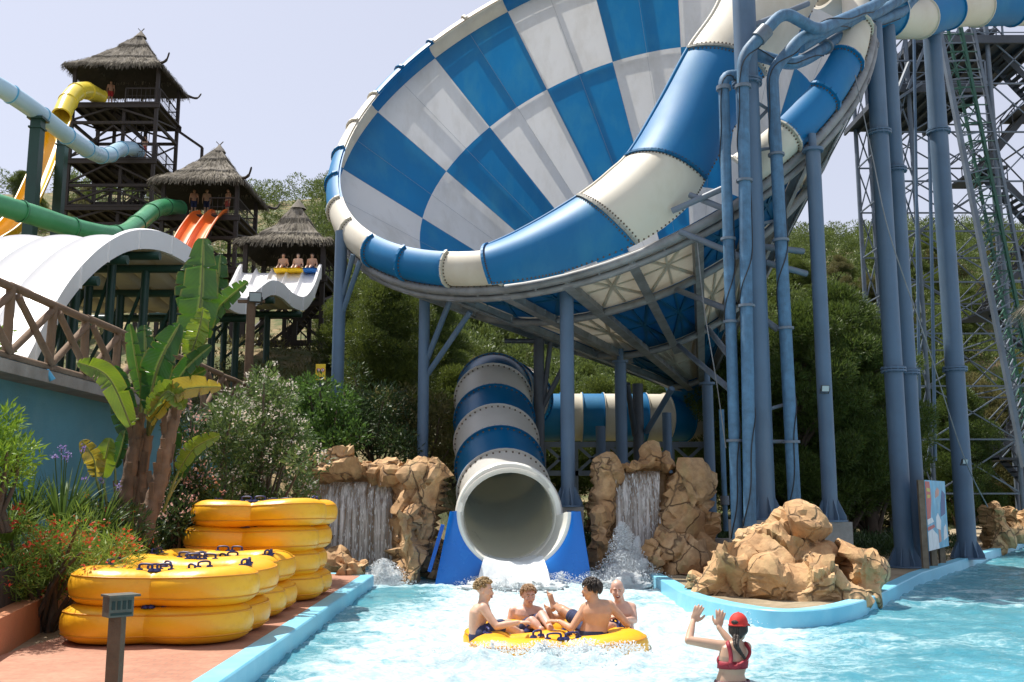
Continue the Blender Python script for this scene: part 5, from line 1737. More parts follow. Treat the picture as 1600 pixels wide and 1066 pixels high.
def pine_proto(name, label, h, rad, mat, seed, per=150, nl=.34, nw=.085, low=.28, group='pines on the slope', nclump=70):
    rng = np.random.default_rng(seed); rnd = random.Random(seed)
    t = thing(name, label, 'pine tree', (0, 0, 0), group)
    b = MB()
    lean = Vector((rnd.uniform(-.06, .06) * h, rnd.uniform(-.06, .06) * h, 0))
    tr = catmull([Vector((0, 0, -.6)), lean * .2 + Vector((0, 0, h * .3)), lean * .7 + Vector((0, 0, h * .62)), lean + Vector((0, 0, h * .9))], 4)
    b.tube(tr, [.035 * h * (1 - .85 * i / (len(tr) - 1)) for i in range(len(tr))], 8)
    clumps = []
    for i in range(nclump):
        z = low + (1 - low) * (i + rnd.random()) / nclump
        prof = math.sin(math.pi * min(1, (z - low) / (1 - low) * .86 + .14)) ** .7
        a = rnd.random() * 6.283; rr = rad * prof * (rnd.random() ** .45)
        c = Vector((math.cos(a) * rr, math.sin(a) * rr, z * h)) + lean * z
        s = rnd.uniform(.11, .2) * rad * 1.7
        clumps.append((c, (s * 1.15, s * 1.15, s * .72)))
        if i % 3 == 0:
            k = min(len(tr) - 1, int(len(tr) * max(.1, z - .12)))
            b.tube([tr[k], tr[k].lerp(c, .6) + Vector((0, 0, .05 * h * .5)), c], [.012 * h, .008 * h, .003 * h], 5)
    b.build('trunk', M['pinebark'], t, smooth=60)
    v = clumps_to_leaves(clumps, per, nl, nw, rng, .7, .55)
    np_mesh('crown', v, 4, M[mat], t)
    return t

protos = [pine_proto('pine_tree', 'broad bushy pine', 9, 3.0, 'pine', 1, per=1500, nclump=75, nl=.24, nw=.04),
          pine_proto('pine_tree', 'tall dark pine', 11, 3.0, 'pine_dark', 2, per=1500, low=.16, nclump=90, nl=.24, nw=.04),
          pine_proto('pine_tree', 'rounded light green pine', 7.5, 3.0, 'pine', 3, per=1500, low=.14, nclump=70, nl=.22, nw=.045),
          pine_proto('pine_tree', 'leaning open pine', 9.5, 2.7, 'scrub', 4, per=1300, nclump=52, nl=.24, nw=.04)]
used = set()
def put_tree(k, x, y, s, rz, label, group, sz=1.0):
    o = protos[k] if k not in used else copy_tree(protos[k])
    used.add(k)
    o.location = (x, y, max(.2, TZ(x, y)) - .15); o.scale = (s, s, s * sz); o.rotation_euler = (0, 0, rz)
    o['label'] = label; o['group'] = group
rt = random.Random(11)
# near trees, placed where each stands in the picture
near = [(0, 598, 41, .66, 'bushy pine left of the two braced columns, nearest to the hedge'), (2, 560, 45, .62, 'light green pine close behind the far left funnel column'), (1, 650, 46, .62, 'dark pine rising behind the left braced column'),
        (2, 704, 43, .66, 'rounded pine just left of the top of the exit tube'), (3, 748, 50, .75, 'open pine above the top of the exit tube'), (0, 806, 52, .7, 'bushy pine behind the dark bracket column'),
        (2, 875, 51, .8, 'rounded pine above the left end of the striped tube'), (2, 930, 54, .85, 'light pine above the middle of the striped tube'), (0, 990, 53, .72, 'bushy pine above the right part of the striped tube'),
        (1, 1235, 38, .8, 'dark pine between the thick column and the capped column'), (1, 1305, 39, .92, 'biggest dark pine, right of the capped column'), (1, 1356, 40, .88, 'dark pine just left of the touching pair of columns'),
        (2, 1215, 44, .95, 'lighter pine behind the lagged pipes'), (1, 1450, 47, .7, 'dark pine between the tall columns on the right'), (3, 1530, 52, .85, 'open pine behind the lattice tower'), (1, 1585, 52, .75, 'dark pine at the right border behind the lattice tower'),
        (0, 512, 55, .34, 'small bushy pine at the foot of the lowest thatched tower'), (2, 1395, 48, .9, 'light pine behind the touching pair of columns'), (0, 1270, 50, .95, 'bushy pine above the dark ones, left of the capped column top'),
        (1, 1160, 40, .7, 'dark pine behind the thick column and low wall'), (1, 1080, 46, .7, 'small dark pine under the narrow end of the funnel'), (1, 1488, 44, .6, 'dark pine low behind the picture board')]
for k, px, Y, s, lab in near:
    x = P(px, 640, Y).x
    put_tree(k, x, Y, s, rt.random() * 6.28, lab, 'pines standing round the slide')
# hillside trees one can tell apart
for i in range(190):
    side = rt.random()
    Y = 60 + 70 * rt.random() ** 1.2
    px = rt.uniform(520, 1150) if side < .3 else (rt.uniform(1150, 1640) if side < .9 else rt.uniform(-20, 240))
    if px < 300: Y += 45
    x = P(px, 600, Y).x
    k = rt.choice((0, 0, 2, 2, 3))
    lab = {0: 'broad bushy pine on the hillside behind', 2: 'rounded light green pine on the hillside behind', 3: 'open olive coloured pine on the hillside behind'}[k]
    put_tree(k, x, Y, rt.uniform(.38, .68), rt.random() * 6.28, lab, 'pines on the hillside')
# far wood as one mass, plus dry scrub
cl = []
for i in range(2100):
    Y = 80 + 110 * rt.random(); px = rt.uniform(-60, 1660)
    if px < 480 and rt.random() < .85: continue
    x = P(px, 500, Y).x; s = rt.uniform(1.1, 2.5)
    z = TZ(x, Y)
    for q in range(3):
        cl.append((Vector((x + rt.gauss(0, s * .35), Y + rt.gauss(0, s * .35), z + s * (.55 + .5 * q))), (s * .75, s * .75, s * .55)))
v = clumps_to_leaves(cl, 120, .4, .13, RNG, .8, .4, .6)
o = np_mesh('hillside_wood', v, 4, M['wood_far']); tag(o, kind='stuff')
cl = []
for i in range(2600):
    Y = 36 + 120 * rt.random() ** 1.3; px = rt.uniform(-60, 1660)
    x = P(px, 600, Y).x
    if (x > 4.5 and pool_dist(x, Y) < 6) or (x > -2 and Y < 38 and x < 4): continue
    s = rt.uniform(.25, .8)
    cl.append((Vector((x, Y, TZ(x, Y) + s * .3)), (s, s, s * .7)))
v = clumps_to_leaves(cl, 200, .22, .06, RNG, .6, .5, .4)
o = np_mesh('hillside_scrub', v, 4, M['scrub']); tag(o, kind='stuff')
# undergrowth behind the pool under the columns
cl = []
for i in range(800):
    px = rt.uniform(860, 1640); Y = rt.uniform(31, 39); x = P(px, 700, Y).x
    s = rt.uniform(.2, .55)
    if abs(x - 1) < 1 or (x > 4.5 and pool_dist(x, Y) < 1.5): continue
    cl.append((Vector((x, Y, max(.2, TZ(x, Y)) + s * .4)), (s, s, s * .9)))
v = clumps_to_leaves(cl, 500, .2, .04, RNG, .5, .6, .3)
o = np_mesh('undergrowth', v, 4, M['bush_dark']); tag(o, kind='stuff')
cl = []
for i in range(170):
    x = rt.uniform(5.5, 16); y = rt.uniform(26, 31) + x * .1
    if inside([x], [y], np.array(OUT))[0]: continue
    cl.append((Vector((x, y, .25)), (.16, .16, .16)))
v = clumps_to_leaves(cl, 900, .2, .02, RNG, .4, .9, .2)
o = np_mesh('weeds', v, 4, M['scrub']); tag(o, kind='stuff')
# ------------------------------------------------------------------ planted bed on the left
def banana_mat(name, c, trans=.35):
    t = NT(name)
    co = t.coord()
    w_ = t.n('ShaderNodeAttribute', attribute_name='vein').outputs['Fac']
    n = t.noise(1.7, co, 4, .6).outputs[0]
    col = t.ramp(n, [(.3, sc(c, .72)), (.7, sc(c, 1.25))])
    st = t.math('MULTIPLY_ADD', t.math('SINE', t.math('MULTIPLY', w_, 150)), .5, .5)
    col = t.mix(t.math('MULTIPLY', st, .22), col, sc((c[0] * 1.6, c[1] * 1.4, c[2]), 1))
    mid = t.n('ShaderNodeAttribute', attribute_name='mid').outputs['Fac']
    col = t.mix(t.ramp(mid, [(.82, 0), (.94, 1)]), col, (.3, .34, .08))
    edge = t.n('ShaderNodeAttribute', attribute_name='edge').outputs['Fac']
    col = t.mix(t.math('MULTIPLY', t.ramp(edge, [(.88, 0), (1, 1)]), t.ramp(n, [(.42, 0), (.55, .8)])), col, (.3, .2, .05))
    b = t.n('ShaderNodeBsdfPrincipled', i_Base_Color=col, i_Roughness=.36)
    b.inputs['Normal'].default_value = (0, 0, 0)
    t.l(t.bump(st, .25, .01), b.inputs['Normal'])
    tr = t.n('ShaderNodeBsdfTranslucent', i_Color=t.mix(.6, col, sc((c[0] * 1.9, c[1] * 1.7, c[2] * .6), 1.15)))
    mx = t.n('ShaderNodeMixShader', i_0=trans); t.l(b.outputs[0], mx.inputs[1]); t.l(tr.outputs[0], mx.inputs[2]); t.l(mx.outputs[0], t.out.inputs[0])
    return t.mat
M['ban_dark'] = banana_mat('banana_leaf_dark', (.025, .085, .018))
M['ban'] = banana_mat('banana_leaf', (.05, .13, .022), .28)
M['ban_lime'] = banana_mat('banana_leaf_lime', (.14, .22, .03), .32)
M['ban_yel'] = banana_mat('banana_leaf_yellow', (.3, .25, .05), .35)
M['stalk'] = simple('leaf_stalk', (.14, .17, .05), .5, .3, 4, .1, 20, stain=(.3, .2, .07), stain_amt=.5)
M['banbark'] = simple('fibrous_stem', (.2, .125, .08), .9, .4, 3, .6, 18, stain=(.08, .05, .035), stain_amt=.7, stain_scale=(7, 7, 1.5))

def banana_leaf(parent, base, mid, tip, w, mat, seed=0, fold=.25, side=None, tear=.3, stalk_from=None):
    rnd = random.Random(seed)
    n = 72; m = 12
    sp = catmull([base, mid, tip], n // 2)
    if side is None:
        v = (tip - base); side = v.cross(Vector((0, -1, .15)))
    side = Vector(side).normalized()
    b = MB(); rows = []; vein = []; midv = []; edg = []
    tl = [1.0] * (len(sp)); tr_ = [1.0] * len(sp)
    for arr in (tl, tr_):
        i = 0
        while i < len(sp):
            L = rnd.randint(3, 11); k = 1 - tear * .45 * rnd.random()
            for q in range(i, min(i + L, len(sp))): arr[q] = k
            i += L
            if i < len(sp) - 1 and rnd.random() < .25 + tear * 1.6: arr[i] = rnd.uniform(.18, .7); i += 1
    for i, p in enumerate(sp):
        s = i / (len(sp) - 1)
        tg = (sp[min(i + 1, len(sp) - 1)] - sp[max(i - 1, 0)]).normalized()
        sd = (side - tg * side.dot(tg)).normalized(); nr = sd.cross(tg)
        if nr.z < 0 and abs(nr.z) > .2: nr = -nr
        wd = w * .5 * (math.sin(math.pi * min(1, (s * .93 + .05))) ** .55)
        row = []
        for j in range(m + 1):
            u = (j / m - .5) * 2
            k = (tl if u < 0 else tr_)[i]
            wave = .03 * w * math.sin(s * 26 + u * 2 + seed) * abs(u)
            off = sd * (u * wd * k) + nr * (fold * abs(u) * wd - .25 * wd * u * u * fold + wave)
            back = tg * (-.18 * wd * abs(u))
            row.append(p + off + back); vein.append(s + .12 * abs(u)); midv.append(1 - abs(u)); edg.append(abs(u))
        rows.append(row)
    b.grid(rows)
    o = b.build('leaf', M[mat], parent, smooth=180)
    for nm, vals in (('vein', vein), ('mid', midv), ('edge', edg)):
        a = o.data.attributes.new(nm, 'FLOAT', 'POINT'); a.data.foreach_set('value', vals)
    f = MB()
    path = [q + Vector((0, 0, -.006)) for q in sp]
    r = [.022 * (1 - .8 * i / len(path)) * (w / .5) for i in range(len(path))]
    if stalk_from is not None:
        st = catmull([stalk_from, stalk_from.lerp(base, .55) + Vector((0, 0, .04)), base], 6)[:-1]
        path = st + path; r = [.034 * (1 - .25 * i / len(st)) * (w / .5) ** .5 for i in range(len(st))] + r
    f.tube(path, r, 7); f.build('midrib', M['stalk'], o, smooth=180)
    return o

def L3(b_, m_, t_, Y):
    ys = Y if hasattr(Y, '__len__') else (Y, Y, Y)
    return P(b_[0], b_[1], ys[0]), P(m_[0], m_[1], ys[1]), P(t_[0], t_[1], ys[2])

BA = thing('banana_plant', 'tall banana like plant with leaning brown stems and big paddle leaves', 'banana plant', tuple(P(215, 872, 17.5)))
Yb = 17.6
def stem(pts, rs):
    b = MB(); path = catmull([P(a, c, y) for a, c, y in pts], 8)
    rr = [rs[0] + (rs[1] - rs[0]) * i / (len(path) - 1) for i in range(len(path))]
    rr = [r * (1 + .07 * math.sin(i * 1.9) + .05 * noise.noise(Vector((i * .7, rs[0], 0)))) for i, r in enumerate(rr)]
    b.tube(path, rr, 14)
    # peeling leaf bases
    for i in range(4, len(path) - 1, 3):
        for k in range(2):
            a = random.random() * 6.28; d = Vector((math.cos(a), math.sin(a), 0))
            p = path[i] + d * rr[i] * .9
            b.bar(p, p + d * .05 + Vector((0, 0, random.uniform(.18, .4))), .09, .015)
    b.build('stem', M['banbark'], BA, smooth=60)
stem([(214, 880, 17.3), (228, 820, 17.35), (247, 760, 17.45), (258, 710, 17.5), (272, 650, 17.6), (284, 610, 17.7)], (.17, .10))
stem([(186, 870, 17.7), (192, 800, 17.7), (203, 740, 17.75), (212, 690, 17.8), (218, 650, 17.8)], (.14, .10))
stem([(202, 872, 17.9), (212, 810, 17.9), (222, 740, 17.9), (232, 680, 17.9)], (.12, .09))
A0 = P(284, 612, 17.7); B0 = P(218, 655, 17.8); C0 = P(232, 682, 17.9)
spec = [
    ((300, 545), (314, 470), (318, 372), (17.6, 17.5, 17.6), .78, 'ban', A0, .3, .35),
    ((312, 520), (300, 450), (307, 402), (17.9, 17.9, 18.0), .62, 'ban_dark', A0, .3, .3),
    ((318, 520), (338, 455), (345, 398), (18.1, 18.2, 18.3), .5, 'ban_dark', A0, .4, .2),
    ((318, 520), (345, 478), (388, 440), (17.8, 17.7, 17.6), .42, 'ban', A0, .5, .35),
    ((296, 560), (310, 520), (318, 480), (17.3, 17.2, 17.1), .45, 'ban_lime', A0, .3, .4),
    ((222, 615), (212, 560), (203, 506), (17.6, 17.5, 17.4), .28, 'ban', B0, .7, .1),
    ((232, 640), (248, 570), (281, 506), (17.4, 17.2, 17.1), .62, 'ban_dark', C0, .25, .1),
    ((226, 620), (228, 560), (226, 508), (18.1, 18.2, 18.3), .5, 'ban_dark', B0, .4, .2),
    ((205, 665), (170, 590), (122, 566), (17.2, 17.0, 16.9), .42, 'ban_lime', B0, .5, .15),
    ((212, 660), (190, 600), (178, 572), (17.9, 18.0, 18.0), .36, 'ban_dark', B0, .5, .2),
    ((262, 622), (292, 575), (331, 540), (17.3, 17.2, 17.1), .36, 'ban_dark', C0, .45, .2),
    ((255, 640), (285, 600), (322, 578), (17.5, 17.4, 17.3), .42, 'ban', C0, .4, .25),
    ((236, 660), (278, 612), (346, 604), (17.0, 16.8, 16.7), .46, 'ban_yel', C0, .5, .45),
    ((232, 650), (262, 612), (288, 640), (17.0, 16.8, 16.8), .44, 'ban_lime', C0, .6, .35),
    ((205, 690), (192, 640), (196, 590), (18.0, 18.1, 18.1), .42, 'ban_dark', B0, .4, .2),
    ((240, 650), (256, 590), (262, 552), (18.2, 18.3, 18.4), .5, 'ban_dark', C0, .4, .2),
    ((280, 735), (305, 700), (344, 680), (17.0, 16.9, 16.8), .34, 'ban_lime', P(255, 800, 17.2), .5, .2),
    ((284, 745), (296, 715), (320, 702), (17.3, 17.2, 17.2), .3, 'ban_dark', P(258, 790, 17.3), .4, .2),
    ((150, 745), (146, 715), (128, 688), (16.6, 16.5, 16.5), .34, 'ban_yel', P(168, 830, 16.9), .4, .15),
    ((160, 745), (166, 712), (172, 684), (16.7, 16.6, 16.6), .36, 'ban_lime', P(172, 830, 16.9), .35, .15),
    ((180, 730), (190, 700), (196, 672), (17.0, 17.0, 17.0), .26, 'ban_dark', P(182, 830, 17.0), .5, .1),
    ((262, 720), (270, 690), (268, 650), (17.8, 17.9, 17.9), .4, 'ban_dark', P(248, 790, 17.6), .5, .1),
]
for i, (b_, m_, t_, Y, w_, mt, root, fold, tear) in enumerate(spec):
    a, m, c = L3(b_, m_, t_, Y)
    banana_leaf(BA, a, m, c, w_ * .98, mt, seed=i + 3, fold=fold, tear=tear, stalk_from=root)

def bush(name, label, cat, blobs, mats, length, width, per, parts_name='foliage', flowers=None, group=None, up=.35, stems=True):
    """blobs: (px, py, Y, r)"""
    cl = [(P(a, b_, y), (r, r, r * .9)) for a, b_, y, r in blobs]
    lo = min(cl, key=lambda q: q[0].z); base = Vector((sum(c[0].x for c in cl) / len(cl), sum(c[0].y for c in cl) / len(cl), lo[0].z - lo[1][0]))
    t = thing(name, label, cat, tuple(base), group)
    v = clumps_to_leaves(cl, per, length, width, RNG, .6, up, .35)
    np_mesh(parts_name, v, 4, M[mats], t)
    if stems:
        b = MB()
        for c, r in cl[::2]:
            b.tube(catmull([base + Vector((ru(-.2, .2), ru(-.2, .2), -.3)), base.lerp(c, .5) + Vector((ru(-.1, .1), ru(-.1, .1), 0)), c], 4), [.035] * 4 + [.025] * 4 + [.01], 6)
        b.build('branches', M['bark'], t, smooth=60)
    if flowers:
        mt, n, size = flowers
        pts = []; dr = []
        for c, r in cl:
            for k in range(int(n * r[0] ** 2) + 1):
                d = unit(1)[0]; d[1] = -abs(d[1]) if RNG.random() < .7 else d[1]; d[2] = abs(d[2]) if RNG.random() < .6 else d[2]
                q = np.array(c) + d * np.array(r) * RNG.uniform(.85, 1.12)
                for z in range(7): pts.append(q + RNG.normal(size=3) * size * .8); dr.append(d + RNG.normal(size=3) * .8)
        dr = np.array(dr); dr /= np.linalg.norm(dr, axis=1)[:, None]
        np_mesh('blossoms', leaf_quads(np.array(pts), dr, size, size * .8), 4, M[mt], t)
    return t
def blobs_in(poly, Y, n, r, dy=.6, seed=0):
    rnd = random.Random(seed); arr = np.array(poly, float); out = []
    x0, y0 = arr.min(0); x1, y1 = arr.max(0)
    while len(out) < n:
        a, c = rnd.uniform(x0, x1), rnd.uniform(y0, y1)
        if inside([a], [c], arr)[0]: out.append((a, c, Y + rnd.gauss(0, dy), rnd.uniform(*r)))
    return out
bush('oleander', 'large oleander bush dotted with pale blossoms, left of the waterfall', 'bush', blobs_in([(345, 640), (372, 590), (408, 545), (438, 580), (452, 625), (470, 680), (492, 730), (478, 790), (400, 800), (350, 780), (330, 720)], 22.5, 46, (.3, .55), .7, 1), 'oleander', .17, .042, 1000, flowers=('petal_pale', 38, .055))
bush('oleander', 'small pale flowering oleander between the banana plant and the large bush', 'bush', blobs_in([(330, 640), (372, 600), (380, 690), (360, 800), (330, 790), (318, 720)], 21, 16, (.28, .42), .5, 2), 'oleander', .17, .042, 1000, flowers=('petal_pale', 40, .05))
bush('flowering_shrub', 'shrub with clusters of pink blossoms beside the banana stems', 'shrub', blobs_in([(262, 650), (300, 640), (322, 690), (318, 760), (300, 830), (262, 860), (250, 760)], 19.2, 22, (.22, .4), .5, 3), 'bush_dark', .16, .045, 1100, flowers=('petal_pink', 45, .055))
bush('hedge', 'clipped dark green hedge behind the waterfall rocks, under the yellow sign', 'hedge', blobs_in([(468, 600), (505, 592), (535, 600), (548, 640), (552, 690), (500, 705), (470, 700), (458, 640)], 29.5, 34, (.4, .65), .9, 4), 'bush', .15, .06, 700)
bush('bush', 'bright green leafy bush right below the yellow sign', 'bush', blobs_in([(505, 640), (535, 620), (550, 650), (545, 690), (505, 695)], 28.3, 12, (.3, .5), .4, 5), 'bush', .16, .07, 800)
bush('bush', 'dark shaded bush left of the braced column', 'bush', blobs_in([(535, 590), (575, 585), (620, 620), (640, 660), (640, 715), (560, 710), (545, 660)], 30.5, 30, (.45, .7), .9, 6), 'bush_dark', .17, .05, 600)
bush('bush', 'light green scrubby bush behind the braced column and the exit tube', 'bush', blobs_in([(590, 620), (650, 615), (705, 640), (708, 735), (660, 740), (640, 680)], 31.5, 26, (.4, .6), .6, 7), 'scrub', .18, .05, 600)
bush('bush', 'yellow green feathery bush cut by the left border', 'bush', blobs_in([(-30, 660), (20, 652), (40, 690), (38, 745), (0, 770), (-40, 770)], 13.5, 16, (.2, .34), .3, 8), 'bush_lime', .12, .028, 2200, up=.5)
bush('bush', 'young fence side bush peeping through the log fence at the left border', 'bush', blobs_in([(-20, 520), (12, 528), (22, 560), (-20, 575)], 18.0, 7, (.22, .35), .2, 9), 'bush_lime', .13, .04, 1300, stems=False)
# red flowering shrub with feathery foliage and strap leaved clumps
bush('flowering_shrub', 'red flowering feathery shrub spilling over the terracotta kerb', 'shrub', blobs_in([(-20, 830), (30, 800), (90, 800), (150, 820), (195, 850), (180, 890), (110, 905), (50, 930), (-10, 950), (-30, 900)], 14.6, 60, (.2, .36), .7, 10), 'feather', .17, .014, 2300, flowers=('petal_red', 42, .05), up=.2)
bush('flowering_shrub', 'low dark shrub with a few red blossoms in front of the banana stems', 'shrub', blobs_in([(120, 800), (180, 790), (235, 840), (230, 890), (150, 890)], 16.6, 22, (.2, .34), .5, 11), 'bush_dark', .15, .03, 1500, flowers=('petal_red', 10, .045))
bush('flowering_shrub', 'dark shrub with scattered pink buds behind the tallest raft stack', 'shrub', blobs_in([(240, 770), (300, 760), (345, 790), (340, 850), (250, 870)], 19.6, 22, (.25, .4), .5, 12), 'bush_dark', .16, .04, 1200, flowers=('petal_pink', 9, .045))

def strap_clump(label, px, py, Y, n, L, seed, group, mat='strap', w=.04, spread=1.0, flower=None):
    rnd = random.Random(seed); c = P(px, py, Y)
    t = thing('strap_leaved_plant', label, 'plant', tuple(c), group)
    b = MB()
    for i in range(n):
        a = rnd.random() * 6.283; d = Vector((math.cos(a), math.sin(a), 0)); l = L * rnd.uniform(.6, 1.1); e = rnd.uniform(.25, 1.0) * spread
        s = Vector((-d.y, d.x, 0))
        rows = []
        for k in range(8):
            q = k / 7
            p = c + d * (.06 + l * q * e * .75) + Vector((0, 0, l * (q - .55 * e * q * q)))
            ww = w * (1 - q ** 2.2) * .5 + .001
            rows.append([p - s * ww, p + Vector((0, 0, -ww * .5)), p + s * ww])
        b.grid(rows)
    b.build('leaves', M[mat], t, smooth=180)
    if flower:
        for i in range(flower[1]):
            pts = []; f = MB()
            a = rnd.random() * 6.283; d = Vector((math.cos(a), math.sin(a), 0)); top = c + d * L * .35 * rnd.random() + Vector((0, 0, L * rnd.uniform(.75, 1.0)))
            f.tube([c, top], .008, 5)
            for z in range(26): pts.append(np.array(top) + RNG.normal(size=3) * .03)
            fs_ = f.build('flower_stalk', M['strap'], t)
            np_mesh('blossoms', leaf_quads(np.array(pts), unit(len(pts)), .04, .02), 4, M[flower[0]], fs_)
    return t
GS = 'strap leaved plants in the bed'
strap_clump('dark strap leaved clump against the blue wall at the far left', 40, 830, 15.8, 70, 1.25, 1, GS)
strap_clump('tall strap leaved clump with purple flower heads left of the banana stems', 95, 835, 15.6, 90, 1.35, 2, GS, flower=('petal_purple', 5))
strap_clump('strap leaved clump touching the foot of the banana stems', 150, 850, 16.2, 70, 1.15, 3, GS, flower=('petal_purple', 3))
strap_clump('grassy strap leaved clump between the banana plant and the raft stacks', 330, 815, 20.5, 80, 1.2, 4, GS)
strap_clump('yellowish strap leaved clump below the lime bush', 10, 845, 14.2, 40, .8, 5, GS, 'feather')
strap_clump('strap leaved clump in front of the banana stems beside the red shrub', 205, 868, 16.4, 46, .8, 6, GS)
strap_clump('grassy clump at the foot of the large oleander', 400, 800, 22, 60, .9, 7, GS)
# ------------------------------------------------------------------ people
def skin_mat(name, c):
    t = NT(name)
    co = t.coord()
    n = t.noise(5, co, 4, .6).outputs[0]; n2 = t.noise(40, co, 3, .6).outputs[0]
    col = t.ramp(n, [(.3, sc(c, .86)), (.7, sc(c, 1.1))])
    col = t.mix(t.ramp(n2, [(.55, 0), (.8, .25)]), col, (c[0] * 1.05, c[1] * .75, c[2] * .68))
    t.bsdf(col, .42, t.bump(n2, .08, .004), Subsurface_Weight=.12, Subsurface_Radius=(.02, .008, .004))
    return t.mat
M['skin_fair'] = skin_mat('skin_fair', (.62, .40, .29))
M['skin_tan'] = skin_mat('skin_tan', (.52, .29, .18))
M['skin_pink'] = skin_mat('skin_pink', (.6, .36, .27))
M['skin_woman'] = skin_mat('skin_olive', (.50, .31, .21))
M['hair_blond'] = simple('hair_blond', (.36, .24, .11), .55, .5, 20, .5, 60)
M['hair_sand'] = simple('hair_sandy', (.3, .17, .08), .55, .4, 20, .5, 60)
M['hair_dark'] = simple('hair_dark', (.035, .022, .015), .45, .5, 20, .5, 60)
M['eye_white'] = simple('eye_white', (.75, .74, .72), .2, .02)
M['eye_dark'] = simple('eye_iris', (.03, .022, .018), .15, .02)
M['lip'] = simple('lips', (.42, .15, .12), .4, .1)
M['mouth_dark'] = simple('mouth_inside', (.09, .02, .02), .5, .1)
M['teeth'] = simple('teeth', (.75, .73, .68), .25, .02)
M['red_cloth'] = simple('red_cap_cloth', (.6, .03, .02), .75, .15, 8, .15, 60)
M['bikini'] = simple('dark_red_fabric', (.3, .015, .03), .6, .15, 10, .15, 60)
M['print'] = simple('printed_fabric', (.14, .03, .05), .6, .5, 22, .2, 60, stain=(.5, .38, .4), stain_amt=.9, stain_scale=(26, 26, 26))
M['shorts_navy'] = simple('navy_shorts', (.02, .03, .09), .8, .2, 8, .2, 60)
M['shorts_red'] = simple('coral_shorts', (.4, .07, .05), .8, .2, 8, .2, 60)

def frame_of(axis, right):
    z = Vector(axis).normalized(); x = (Vector(right) - z * z.dot(Vector(right))).normalized(); y = z.cross(x)
    return x, y, z

def loft(b, secs, right, n=20):
    """secs: (centre, half width along right, half depth)"""
    rows = []
    N = len(secs)
    for i, (c, rx, ry) in enumerate(secs):
        ax = Vector(secs[min(i + 1, N - 1)][0]) - Vector(secs[max(i - 1, 0)][0])
        x, y, z = frame_of(ax, right[i] if isinstance(right, list) else right)
        rows.append([Vector(c) + x * (rx * math.cos(2 * math.pi * k / n)) + y * (ry * math.sin(2 * math.pi * k / n)) for k in range(n)])
    b.grid(rows, wrap=True)
    o = len(b.v)
    b.add(rows[0], [tuple(range(n - 1, -1, -1))]); b.add(rows[-1], [tuple(range(n))])

def ball(b, c, rx, ry, rz, x=Vector((1, 0, 0)), y=Vector((0, 1, 0)), z=Vector((0, 0, 1)), n=16):
    rows = []
    c = Vector(c)
    for i in range(1, n):
        th = math.pi * i / n
        rows.append([c + x * (rx * math.sin(th) * math.cos(2 * math.pi * k / n)) + y * (ry * math.sin(th) * math.sin(2 * math.pi * k / n)) + z * (rz * math.cos(th)) for k in range(n)])
    b.grid(rows, wrap=True, flip=True)
    b.add(rows[0], [tuple(range(n))]); b.add(rows[-1], [tuple(range(n - 1, -1, -1))])

def limb(b, pts, radii, n=6, seg=14):
    path = catmull(pts, n)
    m = len(path) - 1; k = len(radii) - 1
    rr = []
    for i in range(len(path)):
        s = i / m * k; j = min(int(s), k - 1); f = s - j; f = f * f * (3 - 2 * f)
        rr.append(radii[j] * (1 - f) + radii[j + 1] * f)
    b.tube(path, rr, seg)
    for p, r in ((path[0], rr[0]), (path[-1], rr[-1])): ball(b, p, r, r, r, n=10)

def hand(b, wrist, fdir, palm_n, s, thumb_side, curl=.25, spread=.12):
    """wrist point, direction of the fingers, palm normal (side the fingers curl to), scale"""
    f = Vector(fdir).normalized(); pn = Vector(palm_n); pn = (pn - f * pn.dot(f)).normalized(); sd = f.cross(pn) * thumb_side
    palm = wrist + f * .052 * s
    ball(b, palm, .041 * s, .016 * s, .056 * s, sd, pn, f, 12)
    lens = (.072, .08, .075, .058)
    for i in range(4):
        u = (1.5 - i)
        root = wrist + f * (.092 - .004 * abs(u)) * s + sd * (u * .0205) * s
        d = (f + sd * (u * spread)).normalized()
        L = lens[i] * s
        c = curl * (1 + .12 * i)
        p1 = root + d * L * .45
        d2 = (d + pn * c).normalized(); p2 = p1 + d2 * L * .32
        d3 = (d + pn * c * 2.2).normalized(); p3 = p2 + d3 * L * .25
        b.tube([root - d * .02 * s, root, p1, p2, p3], [.0122 * s, .0122 * s, .0115 * s, .0105 * s, .009 * s], 8)
        ball(b, p3, .009 * s, .009 * s, .009 * s, n=6)
    r0 = wrist + f * .03 * s + sd * .03 * s
    t1 = r0 + (sd * .8 + f * .65).normalized() * .034 * s + pn * .006 * s
    t2 = t1 + (sd * .45 + f * .9 + pn * curl).normalized() * .03 * s
    t3 = t2 + (sd * .2 + f * .95 + pn * curl * 1.5).normalized() * .022 * s
    b.tube([r0 - f * .01 * s, t1, t2, t3], [.0165 * s, .0145 * s, .0128 * s, .010 * s], 8)
    ball(b, t3, .010 * s, .010 * s, .010 * s, n=6)

